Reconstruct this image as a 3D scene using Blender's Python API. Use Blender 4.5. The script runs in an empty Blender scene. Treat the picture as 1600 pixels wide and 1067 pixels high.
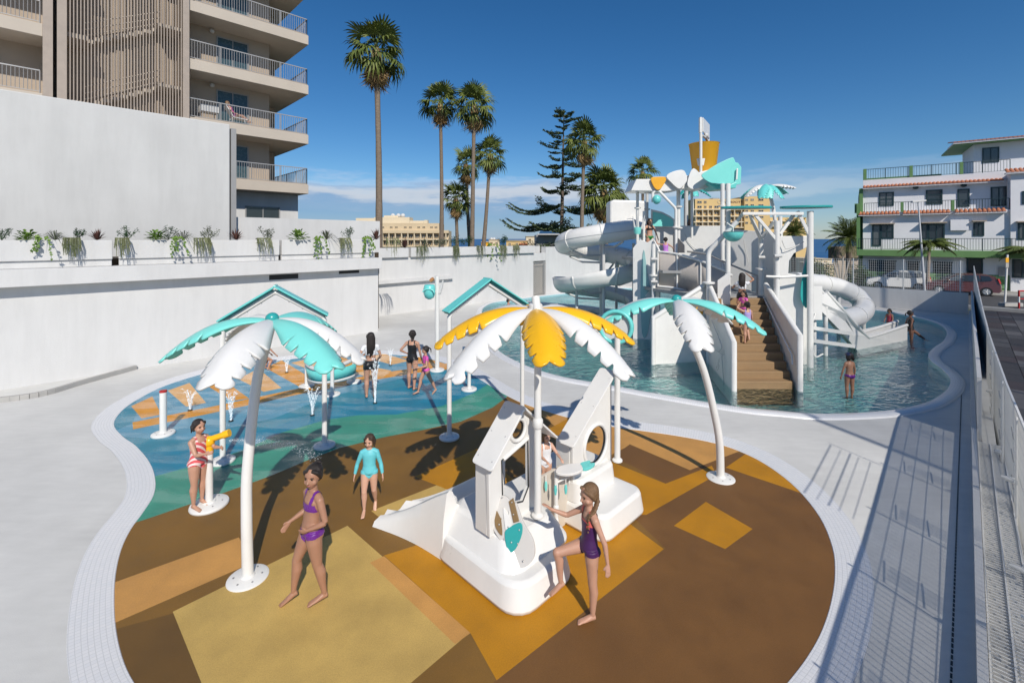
import bpy, bmesh, math, random
from math import sin, cos, pi, radians, sqrt, atan2, exp, hypot
from mathutils import Vector, Matrix, Euler
import numpy as np
random.seed(7)
S = bpy.context.scene
COL = S.collection
V = Vector

# ------------------------------------------------------------------ camera, sky, sun, exposure
F, HC, HY = 711.1, 3.9, 373.0          # focal length in photo pixels, eye height, horizon row
cam_d = bpy.data.cameras.new('camera'); cam = bpy.data.objects.new('camera', cam_d); COL.objects.link(cam)
cam.location = (0, 0, HC); cam.rotation_euler = (radians(90), 0, 0)
cam_d.lens = 16.0; cam_d.sensor_width = 36.0; cam_d.shift_y = -(533.5 - HY) / 1600.0
cam_d.clip_end = 60000; cam_d.clip_start = 0.05
S.camera = cam

SUN_DIR = V((0.40, -1.14, 1.0)).normalized()
el = math.asin(SUN_DIR.z); az = atan2(SUN_DIR.x, SUN_DIR.y)
sun_d = bpy.data.lights.new('sun', 'SUN'); sun_d.energy = 3.9; sun_d.angle = radians(0.53); sun_d.color = (1.0, 0.935, 0.84)
sun = bpy.data.objects.new('sun', sun_d); COL.objects.link(sun)
sun.rotation_euler = SUN_DIR.to_track_quat('Z', 'Y').to_euler(); sun.location = (20, -40, 40)

W = bpy.data.worlds.new('World'); S.world = W; W.use_nodes = True
nt = W.node_tree; nt.nodes.clear()
def N(t, kind, **kw):
    n = t.nodes.new(kind)
    for k, v in kw.items():
        if k == 'inp':
            for kk, vv in v.items(): n.inputs[kk].default_value = vv
        else: setattr(n, k, v)
    return n
def L(t, a, b): t.links.new(a, b)
sky = N(nt, 'ShaderNodeTexSky', sky_type='NISHITA', sun_disc=False, sun_elevation=el, sun_rotation=az,
        altitude=0.0, air_density=1.0, dust_density=0.15, ozone_density=6.0)
bg = N(nt, 'ShaderNodeBackground'); bg.inputs['Strength'].default_value = 0.148
out = N(nt, 'ShaderNodeOutputWorld')
tc = N(nt, 'ShaderNodeTexCoord'); sep = N(nt, 'ShaderNodeSeparateXYZ'); L(nt, tc.outputs['Generated'], sep.inputs[0])
# deeper blue: saturate the clear sky as a polarising filter would
hsv = N(nt, 'ShaderNodeHueSaturation'); hsv.inputs['Saturation'].default_value = 1.22; hsv.inputs['Value'].default_value = 0.56; L(nt, sky.outputs[0], hsv.inputs['Color'])
# low cloud bank over the sea, wrapped round the horizon
mp = N(nt, 'ShaderNodeMapping'); mp.inputs['Scale'].default_value = (5.0, 5.0, 26.0); L(nt, tc.outputs['Generated'], mp.inputs[0])
nz = N(nt, 'ShaderNodeTexNoise', inp={'Scale': 1.5, 'Detail': 9.0, 'Roughness': 0.58}); L(nt, mp.outputs[0], nz.inputs['Vector'])
add = N(nt, 'ShaderNodeMath', operation='MULTIPLY_ADD'); add.inputs[1].default_value = 0.075; L(nt, nz.outputs[0], add.inputs[0]); L(nt, sep.outputs['Z'], add.inputs[2])
# vertical profile: grey-blue haze layer, bright crest, then clear
rmp = N(nt, 'ShaderNodeValToRGB'); cr = rmp.color_ramp; L(nt, add.outputs[0], rmp.inputs[0])
cr.elements[0].position = 0.0; cr.elements[0].color = (0.72, 0.72, 0.72, 1)
cr.elements[1].position = 0.17; cr.elements[1].color = (0, 0, 0, 1)
for p, c in ((0.05, 0.68), (0.085, 0.70), (0.112, 0.74), (0.132, 0.93), (0.15, 0.70)):
    e = cr.elements.new(p); e.color = (c, c, c, 1)
crc = N(nt, 'ShaderNodeValToRGB'); c2 = crc.color_ramp; L(nt, add.outputs[0], crc.inputs[0])
c2.elements[0].position = 0.0; c2.elements[0].color = (1.55, 2.5, 3.9, 1)
c2.elements[1].position = 0.16; c2.elements[1].color = (3.6,4.1,5.0,1)
for p, c in ((0.06, (1.0, 1.9, 3.3)), (0.095, (1.0, 1.9, 3.4)), (0.114, (1.5, 2.2, 3.5)), (0.126, (3.4, 3.7, 4.2)), (0.14, (3.6, 3.9, 4.4)), (0.153, (2.2, 2.8, 3.9))):
    e = c2.elements.new(p); e.color = c + (1,)
# thinner towards the right (east)
gx = N(nt, 'ShaderNodeMapRange', inp={'From Min': 0.12, 'From Max': 0.62, 'To Min': 1.0, 'To Max': 0.34}); L(nt, sep.outputs['X'], gx.inputs[0])
fm = N(nt, 'ShaderNodeMath', operation='MULTIPLY', use_clamp=True); L(nt, rmp.outputs[0], fm.inputs[0]); L(nt, gx.outputs[0], fm.inputs[1])
mx = N(nt, 'ShaderNodeMix', data_type='RGBA'); L(nt, fm.outputs[0], mx.inputs[0]); L(nt, hsv.outputs[0], mx.inputs[6]); L(nt, crc.outputs[0], mx.inputs[7])
L(nt, mx.outputs[2], bg.inputs[0]); L(nt, bg.outputs[0], out.inputs[0])

S.view_settings.view_transform = 'Standard'; S.view_settings.look = 'None'
S.view_settings.exposure = 0.18; S.view_settings.gamma = 1.0; S.view_settings.use_curve_mapping = False
S.cycles.max_bounces = 8; S.cycles.transparent_max_bounces = 24

# ------------------------------------------------------------------ places from the photograph
def G(px, py, z=0.0):
    Y = F * (HC - z) / (py - HY); return V(((px - 800) / F * Y, Y, z))
def P(px, py, Y):
    return V(((px - 800) / F * Y, Y, HC - (py - HY) / F * Y))
R2 = sqrt(2)
def AB(a, b, z=0.0):                   # site axes: a runs with the fence, b across it
    return V(((a + b) / R2, (a - b) / R2, z))

# ------------------------------------------------------------------ mesh helpers
WM = {}
def tag(o, label=None, cat=None, group=None, kind=None):
    if label: o['label'] = label
    if cat: o['category'] = cat
    if group: o['group'] = group
    if kind: o['kind'] = kind
    return o
def thing(name, label, cat, loc=(0, 0, 0), rz=0.0, group=None):
    o = bpy.data.objects.new(name, None); COL.objects.link(o)
    o.empty_display_size = 0.2; o.location = loc; o.rotation_euler = (0, 0, rz)
    WM[o.name] = Matrix.Translation(V(loc)) @ Matrix.Rotation(rz, 4, 'Z')
    return tag(o, label, cat, group)
def link_mesh(name, me, parent=None, loc=None, mats=None):
    o = bpy.data.objects.new(name, me); COL.objects.link(o)
    if loc is not None: o.location = loc
    if parent is not None: o.parent = parent
    if mats:
        for m in mats: me.materials.append(m)
    return o
def frame_of(t, lat=None):
    t = t.normalized()
    if lat is None: lat = V((0, 0, 1)) if abs(t.z) < 0.92 else V((1, 0, 0)); lat = lat.cross(t)
    l = (lat - t * lat.dot(t))
    if l.length < 1e-6: l = t.orthogonal()
    l.normalize(); return l, t.cross(l)
class MB:
    def __init__(s): s.v = []; s.f = []; s.m = []; s.uv = None
    def add(s, vs, fs, mi=0):
        o = len(s.v); s.v += [V(q) for q in vs]
        s.f += [tuple(i + o for i in q) for q in fs]; s.m += [mi] * len(fs); return s
    def box(s, c, size, rz=0.0, mi=0, M=None):
        x, y, z = size[0] / 2, size[1] / 2, size[2] / 2
        R = M if M is not None else Matrix.Rotation(rz, 3, 'Z')
        vs = [V(c) + R @ V((sx * x, sy * y, sz * z)) for sz in (-1, 1) for sx, sy in ((-1, -1), (1, -1), (1, 1), (-1, 1))]
        return s.add(vs, [(3, 2, 1, 0), (4, 5, 6, 7), (0, 1, 5, 4), (1, 2, 6, 5), (2, 3, 7, 6), (3, 0, 4, 7)], mi)
    def ab(s, a0, a1, b0, b1, z0, z1, mi=0):
        q = [AB(a0, b0), AB(a0, b1), AB(a1, b1), AB(a1, b0)]
        return s.prism([(p.x, p.y) for p in q], z0, z1, mi)
    def beam(s, p0, p1, w, h, up=None, mi=0):
        p0, p1 = V(p0), V(p1); t = (p1 - p0).normalized()
        up = V(up) if up is not None else (V((0, 0, 1)) if abs(t.z) < 0.95 else V((0, 1, 0)))
        l = t.cross(up).normalized(); u = l.cross(t).normalized()
        vs = [p + l * a * w / 2 + u * b * h / 2 for p in (p0, p1) for a, b in ((-1, -1), (1, -1), (1, 1), (-1, 1))]
        return s.add(vs, [(3, 2, 1, 0), (4, 5, 6, 7), (0, 1, 5, 4), (1, 2, 6, 5), (2, 3, 7, 6), (3, 0, 4, 7)], mi)
    def prism(s, poly, z0, z1, mi=0):
        n = len(poly)
        vs = [V((p[0], p[1], z0)) for p in poly] + [V((p[0], p[1], z1)) for p in poly]
        fs = [tuple(range(n - 1, -1, -1)), tuple(range(n, 2 * n))] + [(i, (i + 1) % n, n + (i + 1) % n, n + i) for i in range(n)]
        return s.add(vs, fs, mi)
    def extrude(s, poly, vec, mi=0):
        n = len(poly); vec = V(vec)
        vs = [V(p) for p in poly] + [V(p) + vec for p in poly]
        fs = [tuple(range(n - 1, -1, -1)), tuple(range(n, 2 * n))] + [(i, (i + 1) % n, n + (i + 1) % n, n + i) for i in range(n)]
        return s.add(vs, fs, mi)
    def tube(s, pts, r, n=10, lat=None, mi=0, caps=True, dome=False):
        pts = [V(p) for p in pts]; k = len(pts)
        if not isinstance(r, (list, tuple)): r = [r] * k
        o = len(s.v); L0 = lat; rings = []
        for i, p in enumerate(pts):
            t = (pts[min(i + 1, k - 1)] - pts[max(i - 1, 0)])
            l, b = frame_of(t, L0); L0 = l if lat is None else lat
            ra, rb = r[i] if isinstance(r[i], (list, tuple)) else (r[i], r[i])
            s.v += [p + l * cos(2 * pi * j / n) * ra + b * sin(2 * pi * j / n) * rb for j in range(n)]
        for i in range(k - 1):
            for j in range(n):
                s.f.append((o + i * n + j, o + i * n + (j + 1) % n, o + (i + 1) * n + (j + 1) % n, o + (i + 1) * n + j)); s.m.append(mi)
        if caps:
            s.f.append(tuple(o + j for j in range(n - 1, -1, -1))); s.m.append(mi)
            s.f.append(tuple(o + (k - 1) * n + j for j in range(n))); s.m.append(mi)
        return s
    def lathe(s, c, prof, n=24, mi=0):
        c = V(c); o = len(s.v); k = len(prof)
        for r, z in prof: s.v += [c + V((r * cos(2 * pi * j / n), r * sin(2 * pi * j / n), z)) for j in range(n)]
        for i in range(k - 1):
            for j in range(n):
                s.f.append((o + i * n + j, o + i * n + (j + 1) % n, o + (i + 1) * n + (j + 1) % n, o + (i + 1) * n + j)); s.m.append(mi)
        s.f.append(tuple(o + j for j in range(n - 1, -1, -1))); s.m.append(mi)
        s.f.append(tuple(o + (k - 1) * n + j for j in range(n))); s.m.append(mi)
        return s
    def ball(s, c, r, nu=12, nv=8, M=None, mi=0):
        c = V(c); rx, ry, rz = r if isinstance(r, (list, tuple)) else (r, r, r); M = M or Matrix.Identity(3)
        vs = [c + M @ V((0, 0, -rz))]
        for i in range(1, nv):
            a = -pi / 2 + pi * i / nv
            vs += [c + M @ V((rx * cos(a) * cos(2 * pi * j / nu), ry * cos(a) * sin(2 * pi * j / nu), rz * sin(a))) for j in range(nu)]
        vs.append(c + M @ V((0, 0, rz))); fs = []
        for j in range(nu): fs.append((0, 1 + (j + 1) % nu, 1 + j))
        for i in range(nv - 2):
            for j in range(nu):
                fs.append((1 + i * nu + j, 1 + i * nu + (j + 1) % nu, 1 + (i + 1) * nu + (j + 1) % nu, 1 + (i + 1) * nu + j))
        e = len(vs) - 1
        for j in range(nu): fs.append((1 + (nv - 2) * nu + j, 1 + (nv - 2) * nu + (j + 1) % nu, e))
        return s.add(vs, fs, mi)
    def grid(s, rows, close=False, mi=0):
        o = len(s.v); k = len(rows); n = len(rows[0])
        for r in rows: s.v += [V(p) for p in r]
        for i in range(k - 1):
            for j in range(n if close else n - 1):
                s.f.append((o + i * n + j, o + i * n + (j + 1) % n, o + (i + 1) * n + (j + 1) % n, o + (i + 1) * n + j)); s.m.append(mi)
        return s
    def mesh(s, name, M=None, recalc=True, smooth=0, merge=0):
        me = bpy.data.meshes.new(name)
        vs = [M @ p for p in s.v] if M is not None else s.v
        me.from_pydata([tuple(p) for p in vs], [], s.f)
        if any(s.m): me.polygons.foreach_set('material_index', s.m)
        if recalc or merge:
            bm = bmesh.new(); bm.from_mesh(me)
            if merge: bmesh.ops.remove_doubles(bm, verts=bm.verts, dist=merge)
            if recalc: bmesh.ops.recalc_face_normals(bm, faces=bm.faces)
            bm.to_mesh(me); bm.free()
        me.update()
        if smooth:
            me.polygons.foreach_set('use_smooth', [True] * len(me.polygons))
            me.set_sharp_from_angle(angle=radians(smooth))
        return me
    def build(s, name, mats, parent=None, smooth=0, base=None, recalc=True, bevel=0, solid=0, merge=0):
        if not isinstance(mats, (list, tuple)): mats = [mats]
        if parent is not None:
            M = WM[parent.name].inverted(); loc = None
        else:
            if base is None:
                xs = [p.x for p in s.v]; ys = [p.y for p in s.v]; zs = [p.z for p in s.v]
                base = ((min(xs) + max(xs)) / 2, (min(ys) + max(ys)) / 2, min(zs))
            M = Matrix.Translation(-V(base)); loc = base
        me = s.mesh(name, M, recalc, smooth, merge)
        o = link_mesh(name, me, parent, loc, mats)
        WM[o.name] = WM[parent.name].copy() if parent is not None else Matrix.Translation(V(loc))
        if solid:
            md = o.modifiers.new('thickness', 'SOLIDIFY'); md.thickness = solid; md.offset = 0
        if bevel:
            md = o.modifiers.new('soft_edge', 'BEVEL'); md.width = bevel; md.segments = 2; md.limit_method = 'ANGLE'; md.angle_limit = radians(35)
        return o
def copy_tree(o, parent=None, loc=None, rz=None, scale=None):
    c = o.copy(); COL.objects.link(c)
    if parent is not None: c.parent = parent
    if loc is not None: c.location = loc
    if rz is not None: c.rotation_euler = (0, 0, rz)
    if scale is not None: c.scale = (scale,) * 3 if not isinstance(scale, tuple) else scale
    for ch in o.children: copy_tree(ch, c)
    return c
def struct(o, kind='structure'): o['kind'] = kind; return o
def smooth_loop(pts, n=6):             # closed Catmull-Rom through 2D points
    res = []; k = len(pts)
    for i in range(k):
        p0, p1, p2, p3 = (V(pts[(i + d) % k]) for d in (-1, 0, 1, 2))
        for j in range(n):
            t = j / n
            res.append(0.5 * ((2 * p1) + (p2 - p0) * t + (2 * p0 - 5 * p1 + 4 * p2 - p3) * t * t + (3 * p1 - p0 - 3 * p2 + p3) * t ** 3))
    return res
def curve(pts, n=8):                   # open Catmull-Rom
    pts = [V(p) for p in pts]; k = len(pts); res = []
    for i in range(k - 1):
        p1, p2 = pts[i], pts[i + 1]; p0 = pts[i - 1] if i else p1 * 2 - p2; p3 = pts[i + 2] if i + 2 < k else p2 * 2 - p1
        for j in range(n):
            t = j / n
            res.append(0.5 * ((2 * p1) + (p2 - p0) * t + (2 * p0 - 5 * p1 + 4 * p2 - p3) * t * t + (3 * p1 - p0 - 3 * p2 + p3) * t ** 3))
    res.append(pts[-1]); return res
def offset_loop(pts, d):               # closed 2D loop moved sideways (positive = outwards for counter-clockwise)
    n = len(pts); res = []
    area = sum(pts[i].x * pts[(i + 1) % n].y - pts[(i + 1) % n].x * pts[i].y for i in range(n))
    sg = 1 if area > 0 else -1
    for i in range(n):
        t = (pts[(i + 1) % n] - pts[i - 1]); t = V((t.x, t.y)).normalized()
        res.append(V((pts[i].x + t.y * d * sg, pts[i].y - t.x * d * sg)))
    return res
def in_poly(x, y, poly):
    c = False; n = len(poly); j = n - 1
    for i in range(n):
        xi, yi = poly[i][0], poly[i][1]; xj, yj = poly[j][0], poly[j][1]
        if (yi > y) != (yj > y) and x < (xj - xi) * (y - yi) / (yj - yi) + xi: c = not c
        j = i
    return c

# ------------------------------------------------------------------ materials
def srgb(r, g, b):
    f = lambda c: (c / 255 / 12.92) if c / 255 <= 0.04045 else ((c / 255 + 0.055) / 1.055) ** 2.4
    return (f(r), f(g), f(b))
def mat(name, col, rough=0.5, var=0.0, vscale=2.0, bump=0.0, bscale=40.0, metal=0.0, spec=0.5, col2=None, coat=0.0, sss=0.0, stretch=None):
    m = bpy.data.materials.new(name); m.use_nodes = True; t = m.node_tree; b = t.nodes['Principled BSDF']
    b.inputs['Base Color'].default_value = (*col, 1); b.inputs['Roughness'].default_value = rough; b.inputs['Metallic'].default_value = metal
    b.inputs['Specular IOR Level'].default_value = spec
    if coat: b.inputs['Coat Weight'].default_value = coat; b.inputs['Coat Roughness'].default_value = 0.08
    if sss: b.inputs['Subsurface Weight'].default_value = sss; b.inputs['Subsurface Radius'].default_value = (0.012, 0.005, 0.003); b.inputs['Subsurface Scale'].default_value = 0.6
    if var or bump or col2:
        c = N(t, 'ShaderNodeTexCoord'); src = c.outputs['Object']
        if stretch:
            mp = N(t, 'ShaderNodeMapping'); mp.inputs['Scale'].default_value = stretch; L(t, src, mp.inputs[0]); src = mp.outputs[0]
        if var or col2:
            nz = N(t, 'ShaderNodeTexNoise', inp={'Scale': vscale, 'Detail': 5.0, 'Roughness': 0.6}); L(t, src, nz.inputs['Vector'])
            mr = N(t, 'ShaderNodeMapRange', inp={'From Min': 0.3, 'From Max': 0.7}); L(t, nz.outputs[0], mr.inputs[0])
            mx = N(t, 'ShaderNodeMix', data_type='RGBA'); L(t, mr.outputs[0], mx.inputs[0])
            a = [max(0, x * (1 - var)) for x in col]; d = col2 or [min(1, x * (1 + var)) for x in col]
            mx.inputs[6].default_value = (*a, 1); mx.inputs[7].default_value = (*d, 1); L(t, mx.outputs[2], b.inputs['Base Color'])
            rr = N(t, 'ShaderNodeMapRange', inp={'From Min': 0.3, 'From Max': 0.7, 'To Min': max(0.02, rough - 0.06), 'To Max': min(1, rough + 0.08)}); L(t, nz.outputs[0], rr.inputs[0]); L(t, rr.outputs[0], b.inputs['Roughness'])
        if bump:
            n2 = N(t, 'ShaderNodeTexNoise', inp={'Scale': bscale, 'Detail': 4.0}); L(t, src, n2.inputs['Vector'])
            bp = N(t, 'ShaderNodeBump', inp={'Strength': bump, 'Distance': 0.02}); L(t, n2.outputs[0], bp.inputs['Height']); L(t, bp.outputs[0], b.inputs['Normal'])
    return m
M = {}
M['white'] = mat('white_gelcoat', (0.74, 0.733, 0.71), 0.32, 0.03, 1.2, 0.02, 14)
M['post'] = mat('white_powder_coat', (0.73, 0.722, 0.695), 0.35, 0.03, 3)
M['plaster'] = mat('white_plaster', (0.60, 0.598, 0.59), 0.85, 0.035, 0.7, 0.16, 30)
M['plaster_grey'] = mat('pale_plaster', (0.56, 0.56, 0.55), 0.85, 0.05, 0.5, 0.12, 30)
M['teal'] = mat('turquoise_gelcoat', (0.14, 0.58, 0.55), 0.28, 0.04, 2)
M['teal_dark'] = mat('teal_gelcoat', (0.03, 0.33, 0.32), 0.3, 0.05, 2)
M['aqua'] = mat('aqua_board', (0.20, 0.66, 0.60), 0.35, 0.03, 2)
M['yellow'] = mat('yellow_gelcoat', (0.86, 0.46, 0.012), 0.28, 0.05, 2)
M['orange'] = mat('orange_board', (0.78, 0.38, 0.02), 0.35, 0.04, 2)
M['brown_board'] = mat('brown_board', (0.22, 0.14, 0.06), 0.4, 0.05, 2)
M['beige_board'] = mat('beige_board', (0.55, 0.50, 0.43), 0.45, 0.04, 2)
M['black'] = mat('black_rubber', (0.015, 0.015, 0.015), 0.5)
M['steel'] = mat('brushed_steel', (0.55, 0.55, 0.55), 0.35, 0.05, 8, metal=0.9)
M['grey_metal'] = mat('grey_painted_metal', (0.30, 0.30, 0.30), 0.5, 0.05)
M['red'] = mat('red_paint', (0.42, 0.02, 0.02), 0.4, 0.05)
M['step'] = mat('sand_coloured_step', srgb(140, 114, 82), 0.75, 0.06, 4, 0.2, 60)
M['window'] = mat('dark_window_glass', (0.03, 0.04, 0.045), 0.06, spec=0.8)
t = M['window'].node_tree; oi = N(t, 'ShaderNodeObjectInfo'); wr_ = N(t, 'ShaderNodeValToRGB'); wr_.color_ramp.elements[0].color = (.02, .028, .034, 1); wr_.color_ramp.elements[1].color = (.16, .17, .17, 1); wr_.color_ramp.elements[1].position = 1.0
e_ = wr_.color_ramp.elements.new(.6); e_.color = (.04, .05, .055, 1); L(t, oi.outputs['Random'], wr_.inputs[0]); L(t, wr_.outputs[0], t.nodes['Principled BSDF'].inputs['Base Color'])
M['glass'] = M['window']
M['rail_grey'] = mat('galvanised_rail', (0.42, 0.41, 0.40), 0.45, 0.05, metal=0.4)
def attr_uv(me, name='UVMap'): return me.uv_layers.new(name=name)

def weather(m, amt=.10, sc=(1.6, 1.6, .22), scale=1.3):
    """faint rain streaks and blotches on a wall paint"""
    t = m.node_tree; b = t.nodes['Principled BSDF']; src = b.inputs['Base Color'].links[0].from_socket if b.inputs['Base Color'].links else None
    c = N(t, 'ShaderNodeTexCoord'); mp = N(t, 'ShaderNodeMapping'); mp.inputs['Scale'].default_value = sc; L(t, c.outputs['Object'], mp.inputs[0])
    nz = N(t, 'ShaderNodeTexNoise', inp={'Scale': scale, 'Detail': 8.0, 'Roughness': .68}); L(t, mp.outputs[0], nz.inputs['Vector'])
    mr = N(t, 'ShaderNodeMapRange', inp={'From Min': .42, 'From Max': .72, 'To Min': 1.0, 'To Max': 1 - amt}); L(t, nz.outputs[0], mr.inputs[0])
    vm = N(t, 'ShaderNodeVectorMath', operation='SCALE'); L(t, mr.outputs[0], vm.inputs['Scale'])
    if src: L(t, src, vm.inputs[0])
    else: vm.inputs[0].default_value = b.inputs['Base Color'].default_value[:3]
    L(t, vm.outputs[0], b.inputs['Base Color']); return m
weather(M['plaster'], .10); weather(M['plaster_grey'], .09); weather(M['white'], .07, (1, 1, .5), 2.2); weather(M['post'], .06, (1, 1, .3), 3)
# ------------------------------------------------------------------ setting: terrain, sea, street, deck, pool, splash pad
PAD_PX = [(178,660),(190,640),(215,622),(260,600),(330,579),(410,565),(500,555),(580,551),(660,557),(715,572),(750,591),(788,614),(828,632),(896,652),
 (958,664),(1051,677),(1119,690),(1165,706),(1205,728),(1245,760),(1280,803),(1300,850),(1304,892),(1298,935),(1284,978),(1262,1018),(1228,1062),(1150,1150),
 (1000,1260),(780,1330),(540,1290),(340,1190),(250,1112),(215,1067),(195,1030),(183,985),(179,940),(181,893),(190,853),(205,822),(224,796),(240,770),(243,746),(234,719),(213,694),(192,679)]
pad_loop = smooth_loop([G(*p).xy for p in PAD_PX], 4)
POOL_PX = [(753,492),(756,481),(772,473),(800,469)]
POOL_W = [V((2.2,31.0)), V((6,34.0)), V((9,35.8)), V((12.5,32.4)), V((16.5,28.4))]
POOL_PX2 = [(1372,485.5),(1402,490.5),(1443,499),(1468,508),(1479,519),(1474,533),(1458,545),(1450,555),(1455,565),(1470,576),(1484,592),(1481,607),(1468,619),(1445,631),(1400,641),(1350,646),
 (1275,648),(1210,643),(1150,637),(1040,619),(952,603),(870,588),(810,567),(775,545),(757,518)]
pool_loop = smooth_loop([G(*p).xy for p in POOL_PX] + POOL_W + [G(*p).xy for p in POOL_PX2], 5)
coping_out = offset_loop(pool_loop, 0.30)
rim_out = offset_loop(pad_loop, 0.36)

def fill(loops, z):
    bm = bmesh.new()
    for lp in loops:
        vs = [bm.verts.new((p.x, p.y, z)) for p in lp]
        for i in range(len(vs)): bm.edges.new((vs[i], vs[(i + 1) % len(vs)]))
    bmesh.ops.triangle_fill(bm, edges=bm.edges[:], use_beauty=True, use_dissolve=False)
    for f in bm.faces:
        if f.normal.z < 0: f.normal_flip()
    return bm
def bm_obj(bm, name, mats, kind=None):
    me = bpy.data.meshes.new(name); bm.to_mesh(me); bm.free()
    o = link_mesh(name, me, mats=mats if isinstance(mats, list) else [mats]); WM[o.name] = Matrix.Identity(4)
    if kind: o['kind'] = kind
    return o

# materials of the ground
def concrete(name, col, joint=False):
    m = mat(name, col, 0.72, 0.05, 0.9, 0.10, 90)
    t = m.node_tree; b = t.nodes['Principled BSDF']
    c = N(t, 'ShaderNodeTexCoord'); big = N(t, 'ShaderNodeTexNoise', inp={'Scale': 0.35, 'Detail': 8.0, 'Roughness': 0.65}); L(t, c.outputs['Object'], big.inputs['Vector'])
    st = N(t, 'ShaderNodeMapping'); st.inputs['Rotation'].default_value = (0, 0, radians(45)); st.inputs['Scale'].default_value = (1.2, 6, 1); L(t, c.outputs['Object'], st.inputs[0])
    sn = N(t, 'ShaderNodeTexNoise', inp={'Scale': 1.6, 'Detail': 6.0}); L(t, st.outputs[0], sn.inputs['Vector'])
    mr = N(t, 'ShaderNodeMapRange', inp={'From Min': 0.3, 'From Max': 0.7, 'To Min': 0.86, 'To Max': 1.07}); L(t, big.outputs[0], mr.inputs[0])
    m2 = N(t, 'ShaderNodeMapRange', inp={'From Min': 0.3, 'From Max': 0.7, 'To Min': 0.96, 'To Max': 1.03}); L(t, sn.outputs[0], m2.inputs[0])
    mm = N(t, 'ShaderNodeMath', operation='MULTIPLY'); L(t, mr.outputs[0], mm.inputs[0]); L(t, m2.outputs[0], mm.inputs[1])
    src = b.inputs['Base Color'].links[0].from_socket
    vm = N(t, 'ShaderNodeVectorMath', operation='SCALE'); L(t, src, vm.inputs[0]); L(t, mm.outputs[0], vm.inputs['Scale']); L(t, vm.outputs[0], b.inputs['Base Color'])
    return m
M['deck'] = concrete('pale_micro_cement', (0.60, 0.595, 0.57))
M['asphalt'] = mat('asphalt', (0.06, 0.06, 0.063), 0.85, 0.2, 3, 0.3, 120)
M['kerb'] = mat('kerb_stone', (0.38, 0.37, 0.35), 0.8, 0.1, 3, 0.2, 60)

def tile_mat(name, c1, c2, mort, sx, sy):
    m = bpy.data.materials.new(name); m.use_nodes = True; t = m.node_tree; b = t.nodes['Principled BSDF']
    uv = N(t, 'ShaderNodeUVMap'); br = N(t, 'ShaderNodeTexBrick', offset=0.0)
    for k, v in {'Color1': (*c1, 1), 'Color2': (*c2, 1), 'Mortar': (*mort, 1), 'Scale': 1.0, 'Mortar Size': 0.0035, 'Mortar Smooth': 0.3, 'Brick Width': sx, 'Row Height': sy}.items(): br.inputs[k].default_value = v
    L(t, uv.outputs[0], br.inputs['Vector']); L(t, br.outputs['Color'], b.inputs['Base Color'])
    bp = N(t, 'ShaderNodeBump', inp={'Strength': 0.5, 'Distance': 0.004}); bp.invert = True; L(t, br.outputs['Fac'], bp.inputs['Height']); L(t, bp.outputs[0], b.inputs['Normal'])
    b.inputs['Roughness'].default_value = 0.22; return m
M['mosaic'] = tile_mat('white_glass_mosaic', (0.72, 0.72, 0.73), (0.68, 0.69, 0.71), (0.60, 0.61, 0.62), 0.05, 0.05)
M['pool_tile'] = tile_mat('pool_blue_mosaic', (0.32, 0.56, 0.60), (0.27, 0.50, 0.56), (0.42, 0.58, 0.6), 0.05, 0.05)
def ring(name, inner, outer, zi, zo, m, extra=None):
    """band between two matched loops with UVs running along it; extra = (z of the outer lip)"""
    n = len(inner); me = bpy.data.meshes.new(name); vs = []; fs = []; uvs = []
    prof = [(0, zi)] + ([] if extra is None else extra) + [(1, zo)]
    k = len(prof); d = 0; ds = []
    for i in range(n): ds.append(d); d += (outer[(i + 1) % n] - outer[i]).length
    ds.append(d)
    for i in range(n):
        for f, z in prof:
            q = inner[i].lerp(outer[i], f); vs.append((q.x, q.y, z))
    wd = (outer[0] - inner[0]).length
    for i in range(n):
        j = (i + 1) % n
        for q in range(k - 1):
            fs.append((i * k + q, i * k + q + 1, j * k + q + 1, j * k + q))
            v0 = prof[q][0] * wd + prof[q][1]; v1 = prof[q + 1][0] * wd + prof[q + 1][1]
            uvs += [(ds[i], v0), (ds[i], v1), (ds[i + 1], v1), (ds[i + 1], v0)]
    me.from_pydata(vs, [], fs); u = me.uv_layers.new(name='UVMap')
    for i, c in enumerate(uvs): u.data[i].uv = c
    bm = bmesh.new(); bm.from_mesh(me)
    bmesh.ops.recalc_face_normals(bm, faces=bm.faces)
    if sum(f.normal.z for f in bm.faces) < 0: bmesh.ops.reverse_faces(bm, faces=bm.faces)
    bm.to_mesh(me); bm.free()
    me.polygons.foreach_set('use_smooth', [True] * len(me.polygons)); me.set_sharp_from_angle(angle=radians(35))
    o = link_mesh(name, me, mats=[m]); WM[o.name] = Matrix.Identity(4); return o

# deck with holes for the pool and the sunken pad
outer = [AB(-16, -21.2).xy, AB(-16, 0.06).xy, AB(33.3, 0.06).xy, AB(33.3, -21.2).xy]
struct(bm_obj(fill([outer, coping_out, rim_out], 0.0), 'deck', M['deck']))
struct(ring('pool_coping', pool_loop, coping_out, -0.02, 0.0, M['mosaic'], [(0.02, 0.03), (0.12, 0.045), (0.85, 0.045), (0.97, 0.02)]))
struct(ring('pool_wall', pool_loop, pool_loop, -0.55, 0.0, M['pool_tile'], [(0.5, -0.25)]))
bm = fill([pool_loop], -0.55)
M['pool_floor'] = mat('pool_floor_paint', (0.27, 0.57, 0.52), 0.6, 0.08, 0.8)
struct(bm_obj(bm, 'pool_floor', M['pool_floor']))
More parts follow.
